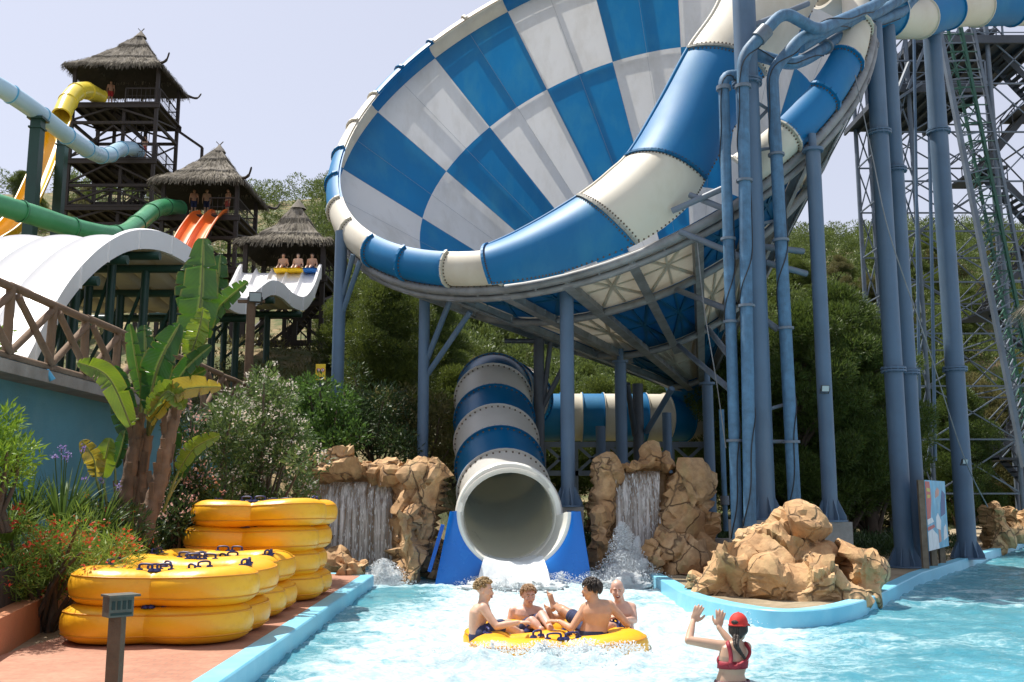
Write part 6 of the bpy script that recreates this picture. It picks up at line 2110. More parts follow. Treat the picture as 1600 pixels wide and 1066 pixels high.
def foot(b, ankle, toe_dir, sole_n, s):
    f = Vector(toe_dir).normalized(); sn = Vector(sole_n); sn = (sn - f * sn.dot(f)).normalized(); sd = f.cross(sn)
    heel = ankle + sn * .05 * s - f * .035 * s
    loft(b, [(heel - f * .02 * s - sn * .01 * s, .022 * s, .025 * s), (heel, .033 * s, .034 * s), (heel + f * .07 * s - sn * .012 * s, .034 * s, .034 * s), (heel + f * .14 * s, .043 * s, .022 * s), (heel + f * .175 * s + sn * .002 * s, .045 * s, .016 * s)], sd, 14)
    ball(b, ankle, .042 * s, .042 * s, .05 * s, n=10)
    for i in range(5):
        u = (i - 2) * .0185 * s
        L = (.05, .042, .038, .034, .028)[i] * s; r = (.0135, .0095, .009, .0085, .008)[i] * s
        p0 = heel + f * (.165 - .004 * i) * s + sd * u
        b.tube([p0, p0 + f * L * .6 - sn * .004 * s, p0 + f * L], [r, r, r * .8], 8); ball(b, p0 + f * L, r * .85, r * .85, r * .85, n=6)

def head(b, c, up, face, s):
    """head centre at eye height, adds skull, jaw, nose, ears; returns its axes"""
    z = Vector(up).normalized(); y = Vector(face); y = (y - z * y.dot(z)).normalized(); x = y.cross(z)
    A = lambda q: c + x * q[0] * s + y * q[1] * s + z * q[2] * s
    ball(b, A((0, -.015, .03)), .076 * s, .094 * s, .088 * s, x, y, z, 18)
    ball(b, A((0, .022, -.03)), .066 * s, .066 * s, .075 * s, x, y, z, 16)
    ball(b, A((0, .035, -.078)), .048 * s, .05 * s, .042 * s, x, y, z, 14)
    ball(b, A((0, .062, -.103)), .024 * s, .02 * s, .018 * s, x, y, z, 10)
    for sg in (-1, 1):
        ball(b, A((sg * .04, .06, -.035)), .026 * s, .022 * s, .024 * s, x, y, z, 10)      # cheeks
        ball(b, A((sg * .032, .074, .02)), .026 * s, .014 * s, .010 * s, x, y, z, 10)       # brow
        ball(b, A((sg * .078, -.012, -.012)), .012 * s, .022 * s, .034 * s, x, y, z, 10)      # ear
    b.tube([A((0, .078, .016)), A((0, .094, -.012)), A((0, .109, -.034))], [.010 * s, .012 * s, .014 * s], 8); ball(b, A((0, .104, -.037)), .019 * s, .016 * s, .013 * s, x, y, z, 10)
    ball(b, A((0, .086, -.066)), .026 * s, .012 * s, .012 * s, x, y, z, 10)
    return A, (x, y, z)

def finish_body(b, parent, mat, voxel=.011, name='body', smooth_it=4):
    o = b.build(name, M[mat], parent, smooth=180)
    r = o.modifiers.new('r', 'REMESH'); r.mode = 'VOXEL'; r.voxel_size = voxel; r.use_smooth_shade = True
    m = o.modifiers.new('s', 'SMOOTH'); m.factor = .5; m.iterations = smooth_it
    dg = bpy.context.evaluated_depsgraph_get(); dg.update()
    me = bpy.data.meshes.new_from_object(o.evaluated_get(dg))
    o.modifiers.clear(); old = o.data; o.data = me
    if len(me.materials) == 0: me.materials.append(M[mat])
    bpy.data.meshes.remove(old)
    me.polygons.foreach_set('use_smooth', [True] * len(me.polygons)); me.update()
    return o

def face_parts(t, A, ax, s, mouth='smile', brow='hair_sand'):
    x, y, z = ax
    for sg in (-1, 1):
        b = MB(); ball(b, A((sg * .031, .0795, .0)), .0115 * s, .0085 * s, .0052 * s, x, y, z, 10); e = b.build('eye', M['eye_white'], t, smooth=180)
        b = MB(); ball(b, A((sg * .031, .0865, .0)), .0058 * s, .0042 * s, .0052 * s, x, y, z, 8); b.build('iris', M['eye_dark'], e, smooth=180)
        b = MB(); b.tube([A((sg * .012, .088, .019)), A((sg * .033, .089, .026)), A((sg * .05, .079, .019))], [.004 * s, .005 * s, .003 * s], 6); b.build('eyebrow', M[brow], t, smooth=180)
    o_ = {'smile': .006, 'laugh': .015, 'shut': .002}[mouth]
    b = MB()
    pts = []
    for k in range(16):
        a = 2 * math.pi * k / 16
        u = math.cos(a) * .027; v = math.sin(a) * o_ - .068 + (u / .027) ** 2 * .007
        pts.append(A((u, .0985 - 6 * u * u, v)))
    b.tube(pts, .0042 * s, 6, closed=True)
    lip = b.build('lips', M['lip'], t, smooth=180)
    if mouth != 'shut':
        b = MB(); b.add(pts, [tuple(range(16))]); b.build('mouth', M['mouth_dark'], lip)
        b = MB(); b.add([A((u, .0995 - 6 * u * u, -.068 + o_ * .75 + (u / .027) ** 2 * .006 - d)) for d in (0, .007) for u in (-.02, -.01, 0, .01, .02)], [(i, i + 1, i + 6, i + 5) for i in range(4)]); b.build('teeth', M['teeth'], lip)

def hair(t, A, ax, s, mat, style, seed=0):
    rnd = random.Random(seed); x, y, z = ax
    b = MB()
    # close cap
    rows = []
    for i in range(10):
        th = math.radians(4 + i * 12)
        row = []
        for k in range(28):
            ph = 2 * math.pi * k / 28
            d = Vector((math.sin(th) * math.cos(ph), math.sin(th) * math.sin(ph), math.cos(th)))
            lim = 62 if d.y > .35 else (88 if abs(d.x) > .8 else 112)
            th2 = min(th, math.radians(lim)); d = Vector((math.sin(th2) * math.cos(ph), math.sin(th2) * math.sin(ph), math.cos(th2)))
            kf = 1 + .05 * noise.noise(d * 5 + Vector((seed, 0, 0)))
            row.append(A((d.x * .081 * kf, -.017 + d.y * .1 * kf, .03 + d.z * .096 * kf)))
        rows.append(row)
    b.grid(rows, wrap=True)
    nloc = {'curly': 330, 'short': 420, 'wavy': 380}[style]
    for i in range(nloc):
        ph = rnd.random() * 6.283; th = math.acos(1 - rnd.random() * (1.28 if style != 'short' else 1.2))
        d = Vector((math.sin(th) * math.cos(ph), math.sin(th) * math.sin(ph), math.cos(th)))
        if d.y > .45 and d.z < .5: continue
        if abs(d.x) > .7 and d.z < .0 and d.y > -.1: continue
        p = (d.x * .081, -.017 + d.y * .1, .03 + d.z * .096)
        if style == 'curly':
            q = [A((p[0] + d.x * .022 * k / 4 + .010 * math.sin(k * 1.9 + i), p[1] + d.y * .022 * k / 4 + .010 * math.cos(k * 1.9 + i), p[2] + d.z * .02 * k / 4 + .008 * math.sin(k * 1.3 + i * 2))) for k in range(5)]
            b.tube(q, [.008 * s, .0085 * s, .008 * s, .0065 * s, .004 * s], 5)
        else:
            L = .045 if style == 'short' else .062
            fl = Vector((d.x * .6, (.5 if d.z > .5 else -.35), -.85 if style == 'wavy' else -.5)); fl = (fl - d * fl.dot(d) * .85).normalized()
            wv = .004 if style == 'short' else .009
            q = []
            for k in range(5):
                u = k / 4 * L
                q.append(A((p[0] + d.x * .012 * math.sin(k * .8) + fl.x * u + wv * math.sin(k * 2 + i), p[1] + d.y * .012 * math.sin(k * .8) + fl.y * u, p[2] + d.z * .012 * math.sin(k * .8) + fl.z * u + wv * math.cos(k * 2 + i))))
            b.tube(q, [.006 * s, .0065 * s, .006 * s, .0045 * s, .0015 * s], 5)
    return b.build('hair', M[mat], t, smooth=180)

def px3(z2, Y, org=(700, 870), k=5.0):
    return P(org[0] + z2[0] / k, org[1] + z2[1] / k, Y)

S = 1.30
def torso(b, pel, waist, chest, neckb, shL, shR, headc, s, male=True):
    """pelvis to neck, blended with the shoulders"""
    r = (shR - shL)
    up = (neckb - pel).normalized()
    secs = [(pel - up * .06 * s, .13 * s, .10 * s), (pel, .165 * s, .115 * s), (waist, (.142 if male else .125) * s, .098 * s), (waist.lerp(chest, .5), (.155 if male else .135) * s, .108 * s), (chest, (.17 if male else .15) * s, .115 * s), (chest.lerp(neckb, .55), (.155 if male else .13) * s, .095 * s), (chest.lerp(neckb, .88), .10 * s, .07 * s), (neckb + up * .02 * s, .062 * s, .058 * s)]
    loft(b, secs, r, 22)
    ck = (.058 if male else .047)
    limb(b, [neckb - up * .03 * s, neckb.lerp(headc, .45), headc - (headc - neckb).normalized() * .03 * s], [(ck + .008) * s, ck * s, ck * s])
    for sh in (shL, shR):
        limb(b, [chest.lerp(neckb, .8), sh.lerp(neckb, .45) + up * .0 * s, sh], [.055 * s, .05 * s, .058 * s] if male else [.045 * s, .04 * s, .046 * s])
        if male: limb(b, [chest.lerp(neckb, .35), sh.lerp(chest, .45), sh.lerp(chest, .1)], [.075 * s, .07 * s, .05 * s])
def arm(b, sh, el, wr, s, male=True):
    k = 1.0 if male else .8
    limb(b, [sh, sh.lerp(el, .35), el], [.058 * s * k, .050 * s * k, .041 * s * k])
    limb(b, [el, el.lerp(wr, .35), wr], [.042 * s * k, .040 * s * k, .027 * s * k])
def leg(b, hip, kn, an, s):
    limb(b, [hip, hip.lerp(kn, .5), kn], [.09 * s, .078 * s, .056 * s])
    limb(b, [kn, kn.lerp(an, .35), an], [.056 * s, .056 * s, .035 * s])

def shorts(t, pel, hips, knees, s, right, mat):
    b = MB()
    up = Vector((0, 0, 1))
    loft(b, [(pel + up * .035 * s, .16 * s, .115 * s), (pel - up * .01 * s, .178 * s, .128 * s), (pel - up * .07 * s, .16 * s, .12 * s)], right, 20)
    for h, k in zip(hips, knees): limb(b, [h, h.lerp(k, .4), h.lerp(k, .72)], [.105 * s, .098 * s, .085 * s])
    return b.build('swim_shorts', M[mat], t, smooth=180)

GM = 'men riding the raft'
# ---- man at the left, in profile, curly fair hair
def man_left():
    Y = 15.45; z = lambda a, b_, dy=0: px3((a + 14, b_), Y + dy)
    pel, waist, chest, nb = z(232, 612), z(212, 535), z(228, 440, .02), z(262, 372, .02)
    hc = z(272, 258, .02)
    t = thing('person', 'laughing man with curly blond hair, in profile at the left of the raft', 'person', tuple(pel), GM)
    b = MB()
    shR, shL = z(262, 402, -.21), z(275, 395, .24)
    torso(b, pel, waist, chest, nb, shL, shR, hc, S)
    el, wr = z(365, 545, -.34), z(535, 512, -.30)
    arm(b, shR, el, wr, S); hand(b, wr, Vector((1, .1, .02)), Vector((.1, .1, -1)), S, 1, .9, .04)
    el2, wr2 = z(330, 520, .42), z(405, 512, .4)
    arm(b, shL, el2, wr2, S); hand(b, wr2, Vector((1, -.1, 0)), Vector((0, 0, -1)), S, -1, .8, .04)
    h1, h2 = z(262, 606, -.14), z(262, 606, .16); k1, k2 = z(430, 540, .12), z(450, 520, .42); a1, a2 = z(560, 600, .2), z(590, 590, .5)
    leg(b, h1, k1, a1, S); leg(b, h2, k2, a2, S)
    foot(b, a1, Vector((1, .1, .15)), Vector((.1, 0, -1)), S); foot(b, a2, Vector((1, .1, .15)), Vector((.1, 0, -1)), S)
    A, ax = head(b, hc, Vector((.10, 0, 1)), Vector((1, -.22, -.1)), S)
    finish_body(b, t, 'skin_fair')
    face_parts(t, A, ax, S, 'laugh', 'hair_blond'); hair(t, A, ax, S, 'hair_blond', 'curly', 1)
    shorts(t, pel, (h1, h2), (k1, k2), S, Vector((0, 1, 0)), 'shorts_navy')
man_left()
# ---- man behind, facing the camera, sandy short hair
def man_back():
    Y = 16.35; z = lambda a, b_, dy=0: px3((a, b_), Y + dy)
    pel, waist, chest, nb = z(610, 600), z(605, 530), z(607, 455), z(622, 392)
    hc = z(630, 300, -.08)
    t = thing('person', 'smiling man with short sandy hair facing the camera on the far side of the raft', 'person', tuple(pel), GM)
    b = MB()
    shR, shL = z(508, 425), z(712, 425)
    torso(b, pel, waist, chest, nb, shR, shL, hc, S)
    el, wr = z(478, 530, -.05), z(505, 575, -.3); arm(b, shR, el, wr, S); hand(b, wr, Vector((.4, -.8, -.2)), Vector((0, 0, -1)), S, -1, .8, .04)
    el2, wr2 = z(748, 505, -.1), z(715, 560, -.35); arm(b, shL, el2, wr2, S); hand(b, wr2, Vector((-.2, -.9, -.2)), Vector((0, 0, -1)), S, 1, .8, .04)
    h1, h2 = z(570, 600, -.1), z(650, 600, -.1); k1, k2 = z(655, 500, -.75), z(735, 452, -.55); a1, a2 = z(730, 575, -.9), z(800, 560, -.95)
    leg(b, h1, k1, a1, S); leg(b, h2, k2, a2, S)
    foot(b, a1, Vector((.6, -.6, .1)), Vector((.1, 0, -1)), S); foot(b, a2, Vector((.6, -.6, .1)), Vector((.1, 0, -1)), S)
    A, ax = head(b, hc, Vector((.04, -.1, 1)), Vector((.28, -1, -.05)), S)
    finish_body(b, t, 'skin_pink')
    face_parts(t, A, ax, S, 'smile', 'hair_sand'); hair(t, A, ax, S, 'hair_sand', 'short', 2)
    shorts(t, pel, (h1, h2), (k1, k2), S, Vector((1, 0, 0)), 'shorts_navy')
man_back()
# ---- man at the right, back towards the camera, dark wavy hair, feet up
def man_right():
    Y = 15.1; z = lambda a, b_, dy=0: px3((a, b_), Y + dy)
    pel, waist, chest, nb = z(1135, 600), z(1150, 530), z(1165, 435), z(1145, 352)
    hc = z(1118, 252)
    t = thing('person', 'man with dark wavy hair seen from behind on the raft, resting his raised feet inside', 'person', tuple(pel), GM)
    b = MB()
    shL, shR = z(1070, 400, .06), z(1262, 378, .02)
    torso(b, pel, waist, chest, nb, shL, shR, hc, S)
    el, wr = z(965, 560, -.05), z(870, 505, .2); arm(b, shL, el, wr, S); hand(b, wr, Vector((-1, .2, .05)), Vector((0, .2, -1)), S, -1, .9, .04)
    el2, wr2 = z(1400, 525, .02), z(1330, 470, .38); arm(b, shR, el2, wr2, S); hand(b, wr2, Vector((-.7, .6, .1)), Vector((0, .2, -1)), S, 1, .9, .04)
    h1, h2 = z(1090, 590, .1), z(1150, 590, .2); k1, k2 = z(960, 440, .75), z(905, 420, .55); a1, a2 = z(835, 478, .75), z(842, 385, 1.1)
    leg(b, h1, k1, a1, S); leg(b, h2, k2, a2, S)
    foot(b, a1, Vector((-.35, .1, .95)), Vector((-.8, -.6, -.2)), S * 1.05); foot(b, a2, Vector((-.2, .2, .95)), Vector((-.75, -.65, -.1)), S * 1.05)
    k3, a3 = k1, z(800, 520, 1.0)
    A, ax = head(b, hc, Vector((-.06, 0, 1)), Vector((-1, .35, -.12)), S)
    finish_body(b, t, 'skin_tan')
    face_parts(t, A, ax, S, 'laugh', 'hair_dark'); hair(t, A, ax, S, 'hair_dark', 'wavy', 3)
    shorts(t, pel, (h1, h2), (k1, k2), S, Vector((1, 0, 0)), 'shorts_navy')
man_right()
# ---- bald man at the far right
def man_bald():
    Y = 16.05; z = lambda a, b_, dy=0: px3((a, b_), Y + dy)
    pel, waist, chest, nb = z(1355, 600), z(1358, 530), z(1360, 440), z(1345, 362)
    hc = z(1322, 258, -.06)
    t = thing('person', 'bald laughing man facing the camera at the right rear of the raft', 'person', tuple(pel), GM)
    b = MB()
    shR, shL = z(1268, 400), z(1436, 396)
    torso(b, pel, waist, chest, nb, shR, shL, hc, S)
    el, wr = z(1455, 495, -.15), z(1400, 490, -.5); arm(b, shL, el, wr, S); hand(b, wr, Vector((-.7, -.4, -.1)), Vector((0, 0, -1)), S, 1, .9, .04)
    el2, wr2 = z(1258, 500, -.1), z(1290, 540, -.4); arm(b, shR, el2, wr2, S); hand(b, wr2, Vector((0, -.9, -.1)), Vector((0, 0, -1)), S, -1, .9, .04)
    h1, h2 = z(1320, 605, -.1), z(1385, 605, -.1); k1, k2 = z(1210, 520, -.7), z(1260, 545, -.75); a1, a2 = z(1110, 590, -.8), z(1160, 610, -.9)
    leg(b, h1, k1, a1, S); leg(b, h2, k2, a2, S); foot(b, a1, Vector((-.9, -.1, .2)), Vector((0, 0, -1)), S); foot(b, a2, Vector((-.9, -.1, .2)), Vector((0, 0, -1)), S)
    A, ax = head(b, hc, Vector((-.03, -.08, 1)), Vector((-.05, -1, -.1)), S)
    finish_body(b, t, 'skin_pink')
    face_parts(t, A, ax, S, 'laugh', 'hair_sand')
    shorts(t, pel, (h1, h2), (k1, k2), S, Vector((1, 0, 0)), 'shorts_navy')
man_bald()

# ---- woman in the water, back to the camera, arms raised
def woman():
    Y = 11.7; s = 1.22
    z = lambda a, b_, dy=0: px3((a, b_), Y + dy, (1040, 920), 7.3)
    pel, waist, chest, nb = z(750, 1130), z(752, 960), z(775, 790), z(812, 600)
    hc = z(835, 440, .03)
    t = thing('person', 'woman in red cap and dark red bikini standing waist deep with arms raised', 'person', (pel.x, pel.y, -.9))
    b = MB()
    shL, shR = z(668, 655, .02), z(918, 668, .06)
    up = (nb - pel).normalized()
    r = Vector((1, .16, 0))
    secs = [(pel - up * .16 * s, .150 * s, .105 * s), (pel - up * .03 * s, .168 * s, .118 * s), (pel.lerp(waist, .6), .142 * s, .1 * s), (waist, .122 * s, .086 * s), (waist.lerp(chest, .55), .132 * s, .092 * s), (chest, .143 * s, .098 * s), (chest.lerp(nb, .5), .135 * s, .082 * s), (chest.lerp(nb, .84), .086 * s, .056 * s), (nb, .05 * s, .05 * s)]
    loft(b, secs, r, 26)
    limb(b, [nb - up * .04 * s, nb.lerp(hc, .5), hc - up * .02], [.05 * s, .046 * s, .046 * s])
    for sh in (shL, shR): limb(b, [nb - up * .045 * s, sh.lerp(nb, .5) - up * .012 * s, sh], [.045 * s, .042 * s, .047 * s])
    el, wr = z(262, 588, .12), z(312, 372, .42)
    limb(b, [shL, shL.lerp(el, .4), el], [.053 * s, .047 * s, .039 * s]); limb(b, [el, el.lerp(wr, .35), wr], [.040 * s, .038 * s, .026 * s])
    hand(b, wr, z(385, 205, .42) - wr, Vector((.35, .9, -.1)), s * 1.02, -1, .12, .1)
    el2, wr2 = z(765, 640, .48), z(606, 440, .6)
    limb(b, [shR, shR.lerp(el2, .5), el2], [.052 * s, .046 * s, .039 * s]); limb(b, [el2, el2.lerp(wr2, .4), wr2], [.040 * s, .037 * s, .026 * s])
    hand(b, wr2, z(632, 240, .62) - wr2, Vector((.3, .9, -.1)), s * 1.02, 1, .12, .14)
    for sg in (-1, 1):
        h = pel + Vector((sg * .095 * s, 0, -.08)); k = Vector((pel.x + sg * .1 * s, pel.y + .02, -.68)); a = Vector((pel.x + sg * .1 * s, pel.y - .02, -1.12))
        leg(b, h, k, a, s * .9); foot(b, a, Vector((0, 1, 0)), Vector((0, 0, -1)), s)
    A, ax = head(b, hc, Vector((.03, .06, 1)), Vector((.42, .9, -.05)), s)
    finish_body(b, t, 'skin_woman', voxel=.0085, smooth_it=3)
    face_parts(t, A, ax, s, 'smile', 'hair_dark')
    # cap
    x, y, zz = ax
    b = MB(); rows = []
    for i in range(11):
        th = math.radians(2 + i * 9.2)
        rows.append([A((math.sin(th) * math.cos(q) * .0875, -.015 + math.sin(th) * math.sin(q) * .107, .034 + math.cos(th) * .104)) for q in [2 * math.pi * k / 28 for k in range(28)]])
    b.grid(rows, wrap=True)
    ball(b, A((0, -.015, .138)), .007 * s, .007 * s, .005 * s, n=8)
    cap = b.build('cap', M['red_cloth'], t, smooth=180)
    b = MB(); rows = []
    for i in range(6):
        u = i / 5; rows.append([A((math.sin(q) * (.083 + .012 * u), .052 + math.cos(q) * (.04 + .075 * u) * 1.0, .036 - .022 * u * u)) for q in [math.radians(-70 + 140 * k / 12) for k in range(13)]])
    b.grid(rows); b.grid([[p - zz * .006 for p in r_] for r_ in rows], flip=True); b.build('cap_brim', M['red_cloth'], cap, smooth=180)
    b = MB(); b.tube([A((math.sin(q) * .09, -.015 - math.cos(q) * .108, .022)) for q in [math.radians(-60 + 12 * k) for k in range(11)]], .009 * s, 6); b.build('cap_band', M['red_cloth'], cap, smooth=180)
    b = MB(); ball(b, A((-.012, -.117, .05)), .034 * s, .012 * s, .02 * s, x, y, zz, 10); b.build('cap_opening', M['hair_dark'], cap, smooth=180)
    # hair under the cap and braid
    b = MB()
    ball(b, A((0, -.035, -.012)), .082 * s, .083 * s, .066 * s, x, y, zz, 16)
    ball(b, A((-.002, -.06, -.055)), .062 * s, .062 * s, .05 * s, x, y, zz, 14)
    rnd = random.Random(5)
    for i in range(150):
        a = math.radians(rnd.uniform(-120, 120)); u0 = A((math.sin(a) * .084, -.03 - math.cos(a) * .086, .02)); u2 = A((math.sin(a) * .02, -.115, -.085)); u1 = A((math.sin(a) * .08, -.045 - math.cos(a) * .075, -.045))
        b.tube(catmull([u0, u1, u2], 4), .0048 * s, 5)
    bp = catmull([A((0, -.115, -.075)), z(800, 640, -.17), z(838, 705, -.15), z(905, 800, -.12)], 10)
    for i in range(len(bp) - 1):
        rr = .026 * s * (1 - .62 * i / len(bp)) 
        for ph in (0, 2.09, 4.19):
            q = i * .9 + ph
            ball(b, bp[i] + Vector((math.sin(q) * rr * .6, math.cos(q * 2) * rr * .3 - rr * .2, 0)), rr * .72, rr * .7, rr * .95, n=8)
    b.build('hair', M['hair_dark'], t, smooth=180)
    # bikini top: band, two straps and front
    b = MB()
    cb = waist.lerp(chest, .60)
    def ringp(c, k, n=40, sx=.139, sy=.097):
        return [c + Vector((1, .16, 0)).normalized() * (math.cos(2 * math.pi * i / n) * sx * s * k) + Vector((-.16, 1, 0)).normalized() * (math.sin(2 * math.pi * i / n) * sy * s * k) for i in range(n)]
    rows = [ringp(cb + up * h * s, k) for h, k in ((-.034, 1.0), (-.034, 1.045), (0, 1.055), (.034, 1.05), (.034, 1.0))]
    b.grid(rows, wrap=True)
    for sg, pts in ((-1, [(735, 850), (745, 790), (732, 700), (712, 640)]), (1, [(835, 865), (925, 800), (960, 720), (930, 650)])):
        if sg < 0: pp = [z(q[0], q[1], -.155 + .022 * i) for i, q in enumerate(pts)] + [z(704, 606, -.02), z(704, 640, .11)]
        else: pp = [z(q[0], q[1], (-.15, -.115, -.085, -.04)[i]) for i, q in enumerate(pts)] + [z(905, 622, .02), z(905, 650, .13)]
        b.tube(catmull(pp, 5), .016 * s, 8, sx=1.3, sy=.7)
    # racer panel
    b.tube(catmull([z(735, 840, -.15), z(752, 880, -.152), z(800, 892, -.155), z(838, 860, -.15)], 5), .024 * s, 8)
    for sg in (-1, 1): ball(b, cb + Vector((sg * .065 * s, .10 * s, .02)), .066 * s, .055 * s, .062 * s, n=12)
    b.build('bikini_top', M['bikini'], t, smooth=180)
    b = MB(); rows = [ringp(pel + up * h * s, k, 40, .168, .118) for h, k in ((.075, .95), (.07, 1.0), (.0, 1.06), (-.08, 1.04), (-.17, .95))]
    b.grid(rows, wrap=True); b.build('bikini_bottom', M['print'], t, smooth=180)
woman()

# ---- small figures on the towers
def small_person(label, px, pyfoot, Y, face, pose, cloth, skin, hairm, h=1.72, group='people waiting on the slide towers'):
    c = P(px, pyfoot, Y); s = h / 1.72
    t = thing('person', label, 'person', tuple(c), group)
    U = Vector((0, 0, 1)); f = Vector(face).normalized(); r = f.cross(U)
    b = MB()
    hz = .92 if pose == 'stand' else .2
    pel = c + U * hz * s; waist = pel + U * .17 * s; chest = pel + U * .36 * s; nb = pel + U * .55 * s; hc = pel + U * .70 * s
    shL, shR = pel + U * .5 * s - r * .19 * s, pel + U * .5 * s + r * .19 * s
    torso(b, pel, waist, chest, nb, shL, shR, hc, s)
    for sg, sh in ((-1, shL), (1, shR)):
        el = sh - U * .27 * s + r * sg * .06 * s - f * .03; wr = el - U * .1 * s + f * .2 * s if pose != 'stand' else el - U * .24 * s + f * .06
        arm(b, sh, el, wr, s); hand(b, wr, f * .4 - U, -r * sg, s, sg, .3)
        hp = pel + r * sg * .09 * s
        if pose == 'stand': kn, an = hp - U * .42 * s + f * .02, hp - U * .84 * s
        else: kn, an = hp + f * .42 * s + U * .12, hp + f * .75 * s - U * .12
        leg(b, hp, kn, an, s); foot(b, an, f, -U, s)
        if sg > 0: hk = (hp, kn)
        else: hk0 = (hp, kn)
    A, ax = head(b, hc, U, f, s)
    finish_body(b, t, skin, voxel=.02)
    hair(t, A, ax, s, hairm, 'short', int(px))
    shorts(t, pel, (hk[0], hk0[0]), (hk[1], hk0[1]), s, r, cloth)
M['cloth_red'] = simple('red_shirt', (.5, .03, .03), .8)
small_person('person in red shorts standing at the top deck railing of the tallest tower', 172, 163, 67.5, (.6, -1, 0), 'stand', 'cloth_red', 'skin_tan', 'hair_dark')
small_person('person in red shorts on the second deck, next to the light blue tube mouth', 225, 250, 67, (-.5, -1, 0), 'stand', 'cloth_red', 'skin_fair', 'hair_dark')
small_person('bather standing on the middle tower deck above the orange slide', 302, 338, 60.2, (.3, -1, 0), 'stand', 'shorts_navy', 'skin_tan', 'hair_dark')
small_person('bather beside the right post of the middle tower', 355, 338, 59.5, (-.8, -1, 0), 'stand', 'shorts_red', 'skin_tan', 'hair_dark')
small_person('bather near the green tube mouth on the middle tower', 322, 338, 61, (.3, -1, 0), 'stand', 'shorts_navy', 'skin_fair', 'hair_sand')
M['mat_yellow'] = simple('yellow_mat', (.8, .52, .01), .6); M['mat_blue'] = simple('blue_mat', (.02, .16, .5), .6)
for i, (px, lab, cl_, sk) in enumerate(((442, 'rider on the left yellow mat at the top of the wave slide', 'shorts_navy', 'skin_tan'), (465, 'rider on the right yellow mat at the top of the wave slide', 'shorts_red', 'skin_fair'), (487, 'rider on the blue mat at the top of the wave slide', 'shorts_navy', 'skin_tan'))):
    p = P(px, 427, 46.8)
    small_person(lab, px, 428, 47.4, (-.1, -1, 0), 'sit', cl_, sk, 'hair_dark', group='riders waiting at the wave slide')
    b = MB(); b.grid([[p + Vector((x, y, .05 + .09 * (y < -.35) + .03 * math.cos(x * 5))) for x in (-.35, -.2, 0, .2, .35)] for y in (-.5, -.42, -.2, 0, .5)]); b.grid([[p + Vector((x, y, .01 + .09 * (y < -.35) + .03 * math.cos(x * 5))) for x in (-.35, -.2, 0, .2, .35)] for y in (-.5, -.42, -.2, 0, .5)], flip=True)
    o = b.build('slide_mat', M['mat_yellow' if i < 2 else 'mat_blue'], loc=tuple(p)); tag(o, ('yellow mat under the left rider', 'yellow mat under the middle rider', 'blue mat under the right rider')[i] + ' at the top of the wave slide', 'mat', 'mats at the top of the wave slide')
# ------------------------------------------------------------------ lattice tower, conveyor and signs on the right
LT = thing('lattice_tower', 'grey blue steel lattice stair tower with platforms at the right border', 'steel tower', tuple(P(1500, 880, 38)))
Yf_, Yb_ = 42.5, 47.5
def PXY(px, Y): return P(px, 400, Y).x
z_lo = .2; z_hi = P(1500, -60, Yf_).z
cx_ = [PXY(1412, Yf_) , PXY(1436, Yf_), PXY(1568, Yf_), PXY(1650, Yf_)]
for x in cx_:
    for y in (Yf_, Yb_):
        b = MB(); b.tube([(x, y, .1), (x, y, z_hi)], .11, 8); b.build('tower_post', M['grey_steel'], LT, smooth=60)
zs_ = np.arange(2.2, z_hi, 2.28)
for i, z in enumerate(zs_):
    b = MB()
    for y in (Yf_, Yb_):
        b.bar((cx_[0], y, z), (cx_[-1], y, z), .07)
        if i + 1 < len(zs_):
            z2 = zs_[i + 1]
            for xa, xb in ((cx_[0], cx_[1]), (cx_[1], cx_[2]), (cx_[2], cx_[3])):
                b.bar((xa, y, z), (xb, y, z2), .055); b.bar((xb, y, z), (xa, y, z2), .055)
    for x in cx_: b.bar((x, Yf_, z), (x, Yb_, z), .06)
    b.build('lattice_bay', M['grey_steel'], LT)
b = MB(); b.tube([P(1449, 40, 41), P(1461, 720, 41), ], .08, 8); b.tube([P(1428, 60, 41.3), P(1440, 860, 41.3)], .07, 8); b.build('service_pipe', M['col_blue'], LT, smooth=60)
zp_ = P(1480, 138, Yf_).z
for z, x0_, x1_ in ((zp_, PXY(1396, Yf_), PXY(1556, Yf_)), (P(1550, 62, Yf_).z, PXY(1446, Yf_), PXY(1660, Yf_))):
    b = MB(); b.box(((x0_ + x1_) / 2, (Yf_ + Yb_) / 2, z), x1_ - x0_, Yb_ - Yf_ + .6, .12)
    for k in range(9):
        x = x0_ + (x1_ - x0_) * k / 8; b.bar((x, Yf_ - .3, z - .16), (x, Yb_ + .3, z - .16), .1, .2)
    b.bar((x0_, Yf_ - .3, z - .18), (x1_, Yf_ - .3, z - .18), .14, .3)
    b.build('platform', M['dark_steel'], LT)
    railing(LT, [(x0_, Yf_ - .3, z + .06), (x1_, Yf_ - .3, z + .06)], mat='grey_steel', bars=False)
for a, c in (((1420, 98, 42), (1395, 160, 41.5)), ((1418, 140, 42), (1450, 60, 42)), ((1395, 160, 41.5), (1440, 130, 42))):
    b = MB(); b.bar(P(*a), P(*c), .12); b.build('strut', M['grey_steel'], LT)
# zigzag stairs at the far right
xs0, xs1 = PXY(1545, 44.5), PXY(1640, 44.5)
for k in range(7):
    za = .4 + k * 3.3; 
    if k % 2: stair(LT, (xs0, 46, za), (xs1, 46, za + 3.3), 1.1, (0, 1, 0), 'dark_steel')
    else: stair(LT, (xs1, 44.2, za), (xs0, 44.2, za + 3.3), 1.1, (0, 1, 0), 'dark_steel')
    b = MB(); x = xs0 if k % 2 == 0 else xs1; b.box((x, 45.1, za + 3.3), 1.4, 3.2, .1); b.build('landing', M['dark_steel'], LT)

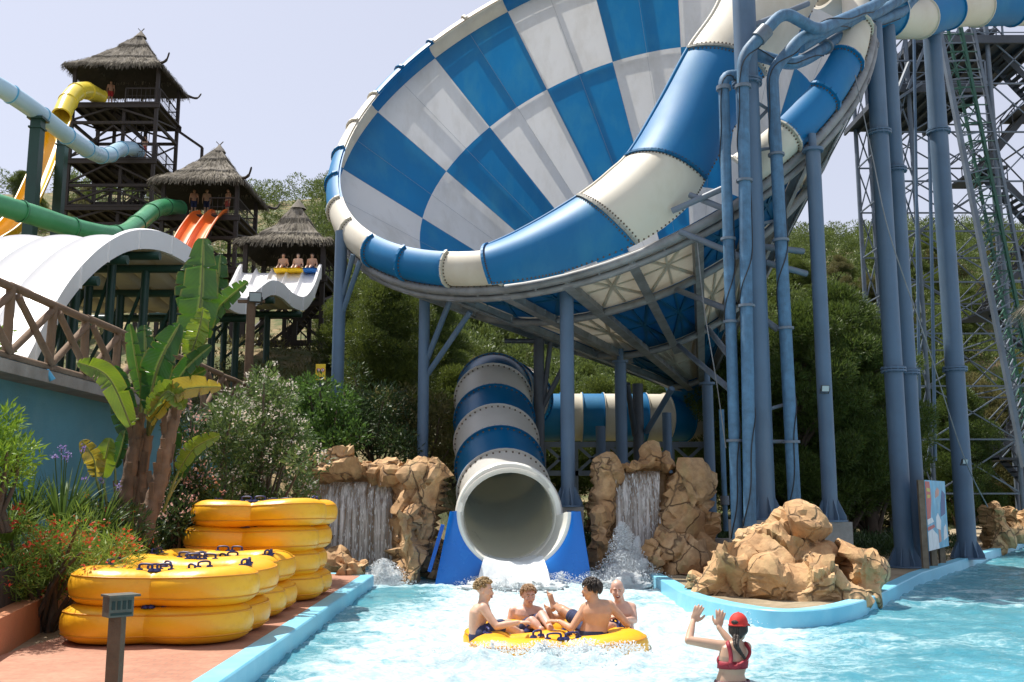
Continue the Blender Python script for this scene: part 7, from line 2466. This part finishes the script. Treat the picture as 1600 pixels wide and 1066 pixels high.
# slanted conveyor ladder
CV = thing('raft_conveyor', 'slanted ladder like raft conveyor of grey and green rails in front of the lattice tower', 'conveyor', tuple(P(1600, 700, 33)))
Ya, Yb2 = 39.5, 39.0
def rail(a, c, r, mat, name): 
    b = MB(); b.bar(a, c, r, r * 1.6); b.build(name, M[mat], CV)
L_ = [(P(1466, 40, Ya), P(1600, 730, Yb2)), (P(1500, 40, Ya), P(1634, 700, Yb2)), (P(1480, 40, Ya + 1), P(1612, 700, Yb2 + 1)), (P(1519, 40, Ya + 1), P(1650, 700, Yb2 + 1))]
rail(*L_[0], .16, 'grey_steel', 'side_rail'); rail(*L_[1], .11, 'green_steel', 'side_rail'); rail(*L_[2], .09, 'green_steel', 'side_rail'); rail(*L_[3], .12, 'grey_steel', 'side_rail')
n = 46
for i in range(n):
    s = i / (n - 1)
    q = [a.lerp(c, s) for a, c in L_]
    b = MB(); m_ = 'green_steel' if i % 2 else 'grey_steel'
    b.bar(q[0], q[1], .05); b.bar(q[2], q[3], .05); b.bar(q[0], q[2], .045); b.bar(q[1], q[3], .045)
    if i % 3 == 0 and i + 3 < n:
        s2 = (i + 3) / (n - 1); b.bar(q[0], L_[2][0].lerp(L_[2][1], s2), .04); b.bar(q[1], L_[0][0].lerp(L_[0][1], s2), .04)
    b.build('rung', M[m_], CV)

# guy cable
b = MB()
pts = [P(1336, 118, 25.2), P(1364, 250, 25.0), P(1390, 367, 24.9), P(1449, 540, 25.6), P(1505, 712, 26.6), P(1543, 792, 28.5)]
b.tube(catmull(pts, 6), .016, 6)
o = b.build('guy_cable', M['steel'], smooth=60, loc=tuple(pts[0])); tag(o, 'thin steel guy cable slanting down across the tall columns', 'cable')
b = MB(); b.tube(catmull([P(1088, 366, 24.5), P(1100, 480, 24.4), P(1120, 600, 24.4), P(1134, 700, 24.6)], 6), .014, 6)
o = b.build('guy_cable', M['steel'], smooth=60, loc=tuple(P(1088, 366, 24.5))); tag(o, 'thin cable hanging from the funnel rim beside the lagged pipes', 'cable')

# picture board beside the pool
M['board_wood'] = simple('board_timber', (.2, .16, .11), .85, .3, 5, .4, 20)
M['print_blue'] = simple('print_blue', (.12, .45, .68), .45, .25, 2.2, stain=(.4, .7, .8), stain_amt=.8, stain_scale=(2.4, 2.4, 1.2))
M['print_red'] = simple('print_red', (.55, .1, .1), .45, .3, 5)
M['print_white'] = simple('print_white', (.8, .84, .86), .45, .15, 4)
M['print_skin'] = simple('print_skin', (.65, .32, .26), .45, .2, 4)
M['print_yellow'] = simple('print_yellow', (.6, .5, .08), .45, .1, 4)
M['print_navy'] = simple('print_navy', (.02, .09, .28), .45, .2, 4)
q00, q10, q11, q01 = P(1449, 861, 26.3), P(1480, 850, 29.0), P(1472.5, 752, 29.0), P(1441, 750, 26.3)
SB = thing('picture_board', 'tall outdoor board with a blue water ride picture on three timber posts', 'sign board', tuple(q00))
ux = (q10 - q00); ux.z = 0; W_ = ux.length; ux.normalize(); H_ = q01.z - q00.z
nb_ = Vector((ux.y, -ux.x, 0))
if nb_.y > 0: nb_ = -nb_
def bp(u, v, d=0): return q00 + ux * (u * W_) + Vector((0, 0, v * H_)) + nb_ * d
def panel(poly, mat, d, name, parent=SB, th=.008):
    b = MB(); n = len(poly); pts = [bp(u, v, d) for u, v in poly]; bk = [bp(u, v, d - th) for u, v in poly]
    b.add(pts + bk, [tuple(range(n)), tuple(range(2 * n - 1, n - 1, -1))] + [(i, n + i, n + (i + 1) % n, (i + 1) % n) for i in range(n)])
    return b.build(name, M[mat], parent)
face = panel([(0, 0), (1, 0), (1, 1), (0, 1)], 'print_blue', .04, 'board_panel', th=.04)
for poly, mt in (([(0, .42), (.16, .46), (.24, .75), (.2, .98), (0, .98)], 'print_red'), ([(0, .36), (.3, .4), (.22, .46), (0, .44)], 'print_white'), ([(0, .28), (.34, .32), (.3, .36), (0, .33)], 'print_red'), ([(0, 0), (.5, 0), (.45, .2), (.2, .3), (0, .26)], 'print_white'),
                 ([(.44, .74), (.62, .78), (.66, .86), (.56, .9), (.46, .84)], 'print_skin'), ([(.5, .08), (.62, .1), (.6, .3), (.5, .34)], 'print_skin'), ([(.4, .3), (.62, .26), (.66, .4), (.52, .52), (.42, .46)], 'print_white'), ([(.66, .46), (.9, .5), (.95, .8), (.8, .86), (.7, .66)], 'print_navy'),
                 ([(.05, .84), (.2, .83), (.2, .88), (.05, .89)], 'print_yellow'), ([(.06, .74), (.2, .75), (.2, .79), (.06, .79)], 'print_yellow'), ([(.74, .1), (.95, .14), (.9, .34), (.78, .3)], 'print_white')):
    panel(poly, mt, .046 + .002 * random.random(), 'printed_patch', face, .004)
for u in (-.02, .38, .8):
    b = MB(); p = bp(u, 0, -.06); b.bar((p.x, p.y, .1), (p.x, p.y, q01.z), .15, .12, up=(0, 1, 0)); b.build('board_post', M['board_wood'], SB)

# yellow safety sign with two prohibition roundels
M['sign_yellow'] = simple('sign_yellow', (.75, .5, .02), .5, .06, 3); M['sign_black'] = simple('sign_black', (.02, .02, .02), .5); M['sign_white'] = simple('sign_white', (.75, .75, .73), .5); M['sign_red'] = simple('sign_red', (.6, .03, .02), .5)
Ys = 29.0
s0, s1 = P(493, 594, Ys), P(509, 569, Ys)
SS = thing('safety_sign', 'small yellow safety sign with two prohibition roundels above the hedge', 'sign', (s0.x, Ys, s0.z))
w_, h_ = s1.x - s0.x, s1.z - s0.z
b = MB(); b.box(((s0.x + s1.x) / 2, Ys, (s0.z + s1.z) / 2), w_, .03, h_); b.build('sign_plate', M['sign_yellow'], SS)
for k in range(2):
    cx = s0.x + w_ * (.28 + .44 * k); cz = s0.z + h_ * .62
    b = MB(); b.lathe([(0, .002), (w_ * .2, .002), (w_ * .2, -.004)], (cx, Ys - .02, cz), 20, axis=(0, -1, 0)); rd = b.build('roundel', M['sign_white'], SS)
    b = MB(); b.tube([Vector((cx + math.cos(a) * w_ * .18, Ys - .026, cz + math.sin(a) * w_ * .18)) for a in [k2 * math.pi / 10 for k2 in range(20)]], w_ * .028, 6, closed=True); b.bar((cx - w_ * .12, Ys - .03, cz + w_ * .12), (cx + w_ * .12, Ys - .03, cz - w_ * .12), w_ * .05, .006); b.build('red_ring', M['sign_red'], rd)
    b = MB(); b.bar((cx - w_ * .05, Ys - .0245, cz - w_ * .1), (cx + w_ * .03, Ys - .0245, cz + w_ * .1), w_ * .08, .004); b.build('pictogram', M['sign_black'], rd)
b = MB(); b.box(((s0.x + s1.x) / 2, Ys - .018, s0.z + h_ * .14), w_ * .6, .006, h_ * .1); b.build('arrow_patch', M['sign_black'], SS)
b = MB(); b.bar(((s0.x + s1.x) / 2, Ys + .04, s0.z - 2.5), ((s0.x + s1.x) / 2, Ys + .04, s1.z), .06); b.build('sign_post', M['dark_steel'], SS)

# thatched parasol edge at the right border
PT = thing('thatched_parasol', 'thatched parasol whose ragged edge shows at the right border', 'parasol', tuple(P(1660, 880, 20)))
c = P(1668, 470, 20)
b = MB(); b.tube([(c.x, c.y, .2), (c.x, c.y, c.z + .8)], .09, 10); b.build('pole', M['post_wood'], PT, smooth=60)
Q = []
for i in range(1500):
    a = ru(0, 6.283); t_ = math.sqrt(ru(.02, 1)); d = Vector((math.cos(a), math.sin(a), 0))
    p = c + d * (1.0 * t_) + Vector((0, 0, .75 - .95 * t_)); dn = (d * .8 + Vector((0, 0, -.75)) + Vector((rg(0, .2), rg(0, .2), rg(0, .2)))) * ru(.15, .3); s_ = Vector((-d.y, d.x, 0)) * .012
    Q.append([p - s_, p + s_, p + dn + s_ * .4, p + dn - s_ * .4])
np_mesh('thatch', np.array(Q).reshape(-1, 3), 4, M['thatch_straw'], PT)
